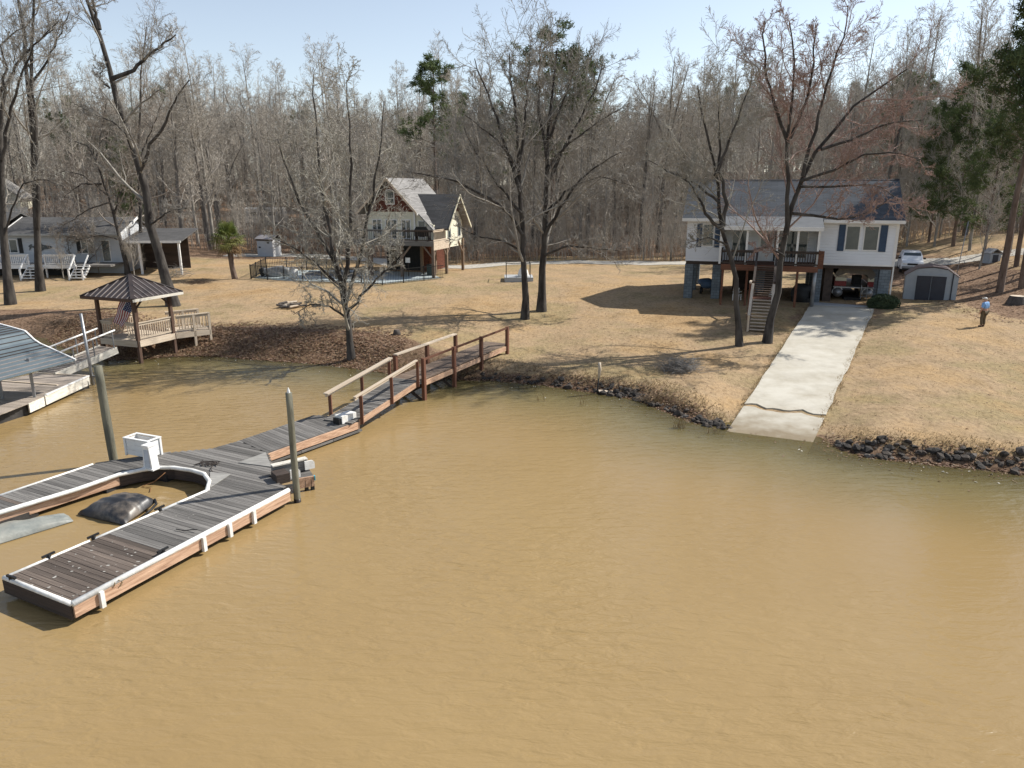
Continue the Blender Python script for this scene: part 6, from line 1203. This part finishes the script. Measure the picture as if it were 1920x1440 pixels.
B = on(1438, 643); hero('maple_tree', 'spreading bare maple with reddish buds in front of the stilt house', B, [
    ([(1436, 643), (1448, 600), (1458, 550), (1466, 500), (1474, 450), (1480, 410), (1490, 365), (1508, 325), (1530, 290), (1560, 250), (1600, 205), (1650, 165), (1700, 130)], .215, .035, 1.0), ([(1476, 440), (1477, 380), (1474, 320), (1478, 250), (1486, 170), (1490, 100), (1480, 40)], .13, .03, -.5), ([(1505, 330), (1520, 270), (1540, 200), (1560, 120), (1585, 60), (1590, 10)], .11, .025, .8), ([(1478, 270), (1455, 210), (1440, 150), (1432, 90), (1435, 40)], .11, .03, .5), ([(1500, 340), (1560, 320), (1620, 290), (1680, 285), (1730, 300)], .09, .02, -1.), ([(1486, 400), (1530, 405), (1580, 412), (1630, 400), (1670, 370)], .09, .02, -1.2), ([(1540, 280), (1600, 260), (1670, 230), (1730, 225)], .09, .02, .5), ([(1482, 260), (1510, 200), (1525, 130), (1530, 60)], .1, .03, -.5), ([(1470, 480), (1440, 460), (1415, 470)], .06, .015, -.5), ([(1500, 350), (1560, 350), (1640, 345), (1690, 380)], .08, .02, .8)], .33, 30, twig_red, m1=9, m2=8, m3=7, m4=4, t1=.2, trop=.09)
for px_, py_, sd2, lab in ((214, 506, 81, 'tangled leafless shrub in front of the bungalow porch posts'), (150, 511, 82, 'tangled leafless shrub beside the bungalow deck stairs'), (100, 470, 83, 'thin bare sapling rising by the bungalow wall')):
    B = on(px_, py_); hh = 62 if sd2 < 83 else 110
    hero('bare_shrub', lab, B, [([(px_ + d0, py_), (px_ + d1 * .5, py_ - hh * .5), (px_ + d1, py_ - hh)], .05, .012, d2) for d0, d1, d2 in ((0, 4, .2), (2, 30, .5), (-2, -28, -.5), (1, 48, -.4), (-1, -50, .4))], .05, sd2, twig_warm, m1=5, m2=5, m3=5, m4=3, t1=.1, l1=.5)
# ---- trees of the wood: a few kinds, copied
def wild(seed, h, r, kind):
    rs = np.random.RandomState(seed); n = 10; z = np.linspace(0, 1, n)
    def stem(x0, y0, lx, ly, h0, h1_, ra, rb): P = np.stack([x0 + lx * z ** 1.3 + rs.normal(0, .07, n).cumsum() * .5, y0 + ly * z ** 1.3 + rs.normal(0, .07, n).cumsum() * .5, h0 + (h1_ - h0) * z], 1); P[0] = (x0, y0, h0); return P, np.linspace(ra, rb, n)
    S_ = [stem(0, 0, rs.normal(0, .6), rs.normal(0, .6), -.4, h, r, .03)]
    if kind == 'forked':
        p = S_[0][0][4]; S_.append(stem(p[0], p[1], rs.choice((-1, 1)) * rs.uniform(2, 3.2), rs.normal(0, 1), p[2], h * .96, r * .6, .03)); p = S_[0][0][5]; S_.append(stem(p[0], p[1], rs.normal(0, 2), rs.normal(0, 1.5), p[2], h * .9, r * .5, .03))
    P0 = np.array([s[0] for s in S_]); R0 = np.array([s[1] for s in S_])
    m1, tt, l1, an, tp = {'straight': (26, .2, .25, (28, 66), .15), 'forked': (14, .22, .34, (25, 62), .15), 'young': (20, .12, .27, (22, 58), .18), 'broom': (22, .12, .36, (25, 60), .15)}[kind]
    P1, R1 = kids(P0, R0, m1, tt, .99, an, l1, .45, 5, .13, tp, rs, .024); P2, R2 = kids(P1, R1, 8, .12, 1, (25, 62), .48, .5, 3, .17, .07, rs, .015); P3, R3 = kids(P2, R2, 6, .08, 1, (20, 60), .52, .6, 2, .18, .05, rs, .012)
    P4, R4 = kids(P3, R3, 3, .1, 1, (20, 55), .62, .8, 1, .16, .03, rs, .012)
    return fastmesh('trunk', [tubes(P0, R0, 7)], bark_pale if kind in ('young', 'broom', 'straight') else bark_mid, True), fastmesh('crown', [tubes(P1, R1, 4), tubes(P2, R2, 3), ribbons(P3, R3, rs), ribbons(P4, R4, rs)], twig_wood)
KINDS = [('straight', 22, .26), ('straight', 19, .2), ('forked', 20, .3), ('forked', 23, .33), ('young', 14, .11), ('broom', 15, .16), ('straight', 24, .24), ('young', 11, .09)]
wildm = [wild(60 + i, h, r, k) for i, (k, h, r) in enumerate(KINDS)]
WLAB = {'straight': ('tall straight bare tree in the wood behind the houses', 'tall straight trees of the wood'), 'forked': ('wide forked bare tree in the wood behind the houses', 'forked trees of the wood'), 'young': ('slender young bare tree in the wood behind the houses', 'young trees of the wood'), 'broom': ('many-branched pale bare tree in the wood behind the houses', 'many-branched trees of the wood')}
def put(meshes, names, x, y, s, rz, label, cat, group, name='bare_tree', sxy=1.0):
    t = thing(name, (x, y, h1(x, y)), label, cat, group); t.rotation_euler.z = rz
    t.scale = (s * sxy, s * sxy, s)
    for m_, n_ in zip(meshes, names): o = bpy.data.objects.new(n_, m_); COL.objects.link(o); o.parent = t
    return t
WLOOK = {'straight': 'tall straight bare tree', 'forked': 'wide forked bare tree', 'young': 'slender young bare tree', 'broom': 'many-branched pale bare tree'}
def where(look, x, y):
    mark = 'the cream house' if x < -60 else 'the bungalow' if x < -28 else 'the palm and garden shed' if x < -15 else 'the chalet' if x < -3 else 'the twin lawn trees' if x < 9 else 'the stilt house' if x < 28 else 'the metal shed' if x < 42 else 'the tall slope pines'
    return '%s %s beyond %s' % (look, 'at the edge of the wood' if y < 95 else 'inside the wood' if y < 115 else 'deep in the wood', mark)
rs = np.random.RandomState(99); placed = []
rdp = np.array([(p.x, p.y) for p in rd])
def ok(x, y, dmin):
    if x < -26 and y < 84 and x > -70: return False
    if x < -58 and 84 < y < 122: return False
    if -14 < x < 0 and y < 82: return False
    k = np.interp(x, rdp[:, 0], rdp[:, 1])
    if abs(y - k) < 2.6: return False
    if y < k and not (x > 30 and y > 66): return False
    if 12 < x < 32 and y < 86: return False
    if x > 30 and y < 80 and x < 46: return False
    return all((x - a) ** 2 + (y - b) ** 2 > dmin ** 2 for a, b in placed)
tries = 0; cnt = 0
while cnt < 235 and tries < 8000:
    tries += 1; y = 80 + 75 * rs.rand() ** 1.35; x = rs.uniform(-.78 * y - 6, .78 * y + 6)
    if not ok(x, y, 2.0 + (y - 80) * .018): continue
    placed.append((x, y)); k = rs.choice(len(KINDS), p=(.17, .15, .13, .10, .15, .13, .09, .08)) ; kd = KINDS[k][0]
    put(wildm[k], ('trunk', 'crown'), x, y, rs.uniform(.75, 1.06) * (1.0 + .05 * (y > 110)), rs.uniform(0, 6.28), where(WLOOK[kd], x, y), 'tree', WLAB[kd][1]); cnt += 1
for px_, py_, k, s, lab in ((518, 478, 1, .85, 'pale straight bare tree beside the garden shed'), (395, 468, 3, .9, 'dark forked bare tree behind the palm'), (345, 470, 2, .95, 'dark forked bare tree behind the leaning tree'), (1131, 482, 5, 1.0, 'many-branched bare tree at the drive right of the twin trees'), (905, 476, 5, .95, 'many-branched bare tree at the drive between chalet and twin trees'), (1215, 484, 5, .9, 'many-branched bare tree at the drive left of the stilt house'),
                             (575, 472, 5, 1.05, 'many-branched bare tree left of the chalet beyond the pool'), (640, 476, 6, .95, 'straight bare tree just left of the chalet roof'), (1100, 478, 3, .95, 'forked bare tree at the drive beyond the twin trees'), (1290, 480, 6, .85, 'straight bare tree rising behind the left end of the stilt house'), (1752, 462, 5, .8, 'many-branched bare tree above the drive behind the metal shed'), (1818, 470, 5, .95, 'many-branched bare tree above the drive left of the utility hut'), (1890, 474, 3, .8, 'forked bare tree above the utility hut'), (1700, 462, 5, .75, 'many-branched bare tree behind the parked vehicle'), (1945, 500, 5, .85, 'many-branched bare tree among the slope pines'), (1835, 505, 4, .8, 'slender bare tree on the slope beside the utility hut'), (252, 518, 5, .36, 'low many-branched bare tree before the bungalow porch'), (186, 514, 5, .33, 'low many-branched bare tree between the bungalow stairs and porch'), (120, 524, 5, .3, 'low many-branched bare tree before the bungalow deck railing')):
    q = on(px_, py_); put(wildm[k], ('trunk', 'crown'), q.x, q.y, s, px_ * .37, lab, 'tree', None)
# ---- pines
needle = mat('pine_needles', (.06, .09, .035), (.125, .155, .06), .7, .85, rnd=.2, trans=.2); needle_far = needle
barkpine = mat('bark_pine', (.10, .068, .05), (.20, .15, .12), 3, .95, .5, (1, 1, .3))
def pine(seed, h, r, low, spread, n1, dens):
    rs = np.random.RandomState(seed); n = 12; z = np.linspace(0, 1, n); P0 = np.stack([rs.normal(0, .08, n).cumsum() * .6, rs.normal(0, .08, n).cumsum() * .6, -.4 + (h + .4) * z], 1)[None]; R0 = np.linspace(r, .03, n)[None]
    P1, R1 = kids(P0, R0, n1, low, .985, (55, 88), spread / h, .35, 5, .12, .09, rs, .025); P2, R2 = kids(P1, R1, 8, .25, 1, (25, 65), .42, .5, 3, .16, .12, rs, .014)
    tips = np.concatenate([P2[:, -1], P2[:, 2], P1[:, -1], P0[:, -1]]); N = len(tips); K = dens
    d = nrm(rs.normal(size=(N, K, 3)) + np.array((0, 0, .35))); L = rs.uniform(.25, .55, (N, K, 1)); c = tips[:, None] + rs.normal(0, .14, (N, K, 3)); a = nrm(np.cross(d, rs.normal(size=d.shape))) * .042
    V = np.stack([c - a, c + a, c + d * L + a * .4, c + d * L - a * .4], 2).reshape(-1, 3)
    return fastmesh('trunk', [tubes(P0, R0, 8), tubes(P1, R1, 4), tubes(P2, R2, 3)], barkpine, True), fastmesh('crown', [(V, np.arange(len(V)).reshape(-1, 4))], needle)
pine_round = pine(15, 25.5, .3, .5, 6.2, 46, 18)
pines = [pine(5, 24, .28, .52, 4.0, 30, 17), pine(6, 22, .25, .40, 4.4, 34, 16), pine(7, 17, .2, .15, 4.2, 40, 16)]
for px_, py_, k, s, lab in ((1874, 547, 0, .94, 'tall pine with twin-looking trunk on the slope right of the metal shed'), (1915, 540, 1, 1.02, 'tall dark pine at the right edge of the slope'), (1905, 500, 1, .85, 'dark pine standing behind the tall pines on the slope'), (1845, 478, 2, .7, 'bushy young pine behind the utility hut'), (1785, 462, 2, .95, 'bushy green pine at the drive beyond the metal shed'), (1965, 505, 0, 1.0, 'dark pine at the far right of the slope'), (1740, 455, 2, .75, 'short green pine in the wood behind the parked vehicle')):
    q = on(px_, py_); put(pines[k], ('trunk', 'crown'), q.x, q.y, s, px_ * .7, lab, 'pine tree', 'pines on the right slope', 'pine_tree')
put(pine_round, ('trunk', 'crown'), 5.0, 91, .95, .4, 'broad round-topped pine behind the twin bare trees', 'pine tree', None, 'pine_tree', 1.3)
for X, Yd, k, s, lab in ((-10.2, 102, 0, .97, 'bright green pine top rising behind the chalet'), (-5.5, 112, 1, .88, 'pine behind the chalet partly hidden by bare trees')):
    put(pines[k], ('trunk', 'crown'), X, Yd, s, 1.3 + X, lab, 'pine tree', None, 'pine_tree', 1.25)
rs = np.random.RandomState(17)
for i in range(52):
    Yd = rs.uniform(135, 185); X = rs.uniform(-.8 * Yd, .8 * Yd); put(pines[i % 3], ('trunk', 'crown'), X, Yd, rs.uniform(.62, .86), rs.uniform(0, 6), where('distant pine', X, Yd), 'pine tree', 'distant pines', 'pine_tree')
for i in range(16):
    Yd = rs.uniform(92, 128); X = (rs.uniform(-.75, -.42) if i < 7 else rs.uniform(.38, .75)) * Yd
    if X < -58 and Yd < 122: continue
    put(pines[i % 3], ('trunk', 'crown'), X, Yd, rs.uniform(.6, .85), rs.uniform(0, 6), where('green pine among bare trees', X, Yd), 'pine tree', 'pines among the bare trees', 'pine_tree')
# ---- the far wood reads as one mass: copies on points
def massed(name, pts, sources, smin, smax, seed, lab):
    me = bpy.data.meshes.new(name); me.from_pydata([tuple(p) for p in pts], [], []); o = link(name, me); tag(o, lab, None, None, 'stuff')
    ng = bpy.data.node_groups.new(name, 'GeometryNodeTree'); ng.interface.new_socket('Geometry', in_out='INPUT', socket_type='NodeSocketGeometry'); ng.interface.new_socket('Geometry', in_out='OUTPUT', socket_type='NodeSocketGeometry')
    N_ = ng.nodes; L_ = ng.links; gi = N_.new('NodeGroupInput'); go = N_.new('NodeGroupOutput'); jn = N_.new('GeometryNodeJoinGeometry')
    idn = N_.new('GeometryNodeInputIndex'); md = N_.new('ShaderNodeMath'); md.operation = 'MODULO'; md.inputs[1].default_value = len(sources); L_.new(idn.outputs[0], md.inputs[0])
    for i, objs in enumerate(sources):
        jj_ = N_.new('GeometryNodeJoinGeometry')
        for ob in objs: oi = N_.new('GeometryNodeObjectInfo'); oi.inputs[0].default_value = ob; oi.transform_space = 'ORIGINAL'; L_.new(oi.outputs['Geometry'], jj_.inputs[0])
        ip = N_.new('GeometryNodeInstanceOnPoints'); L_.new(gi.outputs[0], ip.inputs['Points']); L_.new(jj_.outputs[0], ip.inputs['Instance'])
        cm = N_.new('FunctionNodeCompare'); cm.data_type = 'FLOAT'; cm.operation = 'EQUAL'; cm.inputs['Epsilon'].default_value = .1; L_.new(md.outputs[0], cm.inputs[0]); cm.inputs[1].default_value = i; L_.new(cm.outputs[0], ip.inputs['Selection'])
        rv = N_.new('FunctionNodeRandomValue'); rv.data_type = 'FLOAT_VECTOR'; rv.inputs[0].default_value = (0, 0, 0); rv.inputs[1].default_value = (.06, .06, 6.28); rv.inputs['Seed'].default_value = seed; L_.new(rv.outputs[0], ip.inputs['Rotation'])
        sv_ = N_.new('FunctionNodeRandomValue'); sv_.data_type = 'FLOAT'; sv_.inputs[2].default_value = smin; sv_.inputs[3].default_value = smax; sv_.inputs['Seed'].default_value = seed + 1; L_.new(sv_.outputs[1], ip.inputs['Scale'])
        L_.new(ip.outputs[0], jn.inputs[0])
    L_.new(jn.outputs[0], go.inputs[0]); md_ = o.modifiers.new('mass', 'NODES'); md_.node_group = ng; return o
srcs = {}
for o in list(COL.objects):
    if o.parent and o.type == 'MESH':
        for i, (a_, b_) in enumerate(wildm):
            if o.data == a_: srcs.setdefault(i, [None, None])[0] = o
            if o.data == b_: srcs.setdefault(i, [None, None])[1] = o
rs = np.random.RandomState(31); n = 900; y = 108 + 92 * rs.rand(n); x = rs.uniform(-1, 1, n) * (.78 * y + 8); g = ~((x < -58) & (y < 122)); x, y = x[g], y[g]
massed('far_wood', np.stack([x, y, H(x, y)], 1), [srcs[i] for i in (0, 2, 5, 3, 1, 5)], .6, .86, 4, 'bare trees far back in the wood reading as one grey mass')
n = 950; y = 82 + 75 * rs.rand(n) ** 1.3; x = rs.uniform(-1, 1, n) * (.78 * y + 5); k = np.interp(x, rdp[:, 0], rdp[:, 1]); g = (y > k + 2.6) & ~((x < -26) & (y < 86)) & ~((x < -58) & (y < 122)); x, y = x[g], y[g]
massed('saplings', np.stack([x, y, H(x, y)], 1), [srcs[4], srcs[7], srcs[5]], .22, .5, 9, 'thicket of leafless saplings between the trees of the wood')
# ---- undergrowth of the wood
def under(name, n, seed, ylo, yhi, hgt, m, lab):
    rs = np.random.RandomState(seed); x = rs.uniform(-1, 1, n * 2); y = ylo + (yhi - ylo) * rs.rand(n * 2) ** 1.2; x = x * (.78 * y + 5); k = np.interp(x, rdp[:, 0], rdp[:, 1]); g = (y > k + 2.2) & ~((x < -26) & (y < 84)) ; x, y = x[g][:n], y[g][:n]; n = len(x); z = H(x, y)
    hh = hgt * rs.uniform(.3, 1.2, n); l = rs.normal(0, .22, (n, 2)); P = np.zeros((n, 4, 3))
    for j in range(4): f = j / 3; P[:, j, 0] = x + l[:, 0] * hh * f ** 1.5; P[:, j, 1] = y + l[:, 1] * hh * f ** 1.5; P[:, j, 2] = z - .1 + hh * f
    R = np.linspace(.028, .01, 4)[None] * np.ones((n, 1)); P1, R1 = kids(P, R, 4, .2, 1, (25, 65), .45, .7, 2, .2, .06, rs, .011)
    P2, R2 = kids(P1, R1, 2, .2, 1, (25, 65), .5, .7, 2, .2, .0, rs, .010)
    o = link(name, fastmesh(name, [tubes(P, R, 3), tubes(P1, R1, 3), tubes(P2, R2, 3)], m)); return tag(o, lab, None, None, 'stuff')
under('undergrowth', 3200, 5, 80, 118, 4.2, twig_wood, 'dense leafless undergrowth at the edge of the wood')
under('brushwood', 2600, 6, 79, 96, 1.7, mat('brush_brown', (.38, .28, .20), (.25, .175, .13), .3, .9), 'low brown brush along the drive and under the trees')
# ---- palm
q = on(441, 523); pm = thing('palm_tree', q, 'small green fan palm with brown drooping lower fronds on the lawn', 'palm'); zt_p = zof(q.y, 458)
MB().tube([q - z3 * .2, q + z3 * .2 + Vector((-.05, 0, 0)), q + z3 * 1.1 + Vector((-.18, 0, 0)), Vector((q.x - .25, q.y, zt_p))], [.30, .26, .22, .26], 12).build('trunk', barkpine, pm, True)
rs = np.random.RandomState(4); gm = [mat('palm_green', (.09, .125, .025), (.14, .16, .04), 2, .6, trans=.25), mat('palm_yellow', (.20, .19, .05), (.15, .16, .045), 2, .6, trans=.25), mat('palm_dead', (.22, .14, .06), (.15, .09, .045), 2, .85)]
for i in range(54):
    el = rs.uniform(-.9, 1.35); az = i * 2.4 + rs.uniform(-.3, .3); c0 = Vector((q.x - .25, q.y, zt_p + .15 + .5 * max(0, el) * .6)); d = Vector((math.cos(az) * math.cos(el), math.sin(az) * math.cos(el), math.sin(el))); pl = rs.uniform(.55, 1.05); c1 = c0 + d * pl
    mb = MB(); mb.tube([c0, c1], [.025, .015], 4, False); sdv = d.cross(z3).normalized(); upv = sdv.cross(d); R_ = rs.uniform(.8, 1.15)
    for k in range(13):
        a = (k / 12 - .5) * 3.4; v = (d * math.cos(a) + sdv * math.sin(a)).normalized(); e = c1 + v * R_ * (.75 + .25 * math.cos(a)) - z3 * (.18 + .2 * abs(math.sin(a))); md = c1 + v * R_ * .55 + upv * .04; w = v.cross(upv).normalized() * .045
        mb.quad(c1, md - w, e, md + w)
    mb.build('frond', gm[0] if el > .35 else (gm[1] if el > -.35 else gm[2]), pm)
# ---- bare shrubs under the left trees
for i, (px_, py_, lab) in enumerate(((1010, 604, None), (160, 505, 'leafless grey bush at the bungalow stairs'), (215, 500, 'leafless bush in front of the bungalow porch'), (330, 520, 'leafless brushy shoots at the foot of the leaning tree'), (690, 480, 'thin leafless bush beside the chalet stilts'))):
    if lab: brush(on(px_, py_), 170, 1.5, .55, twg, lab, 'bare_shrub', 20 + i, .7)
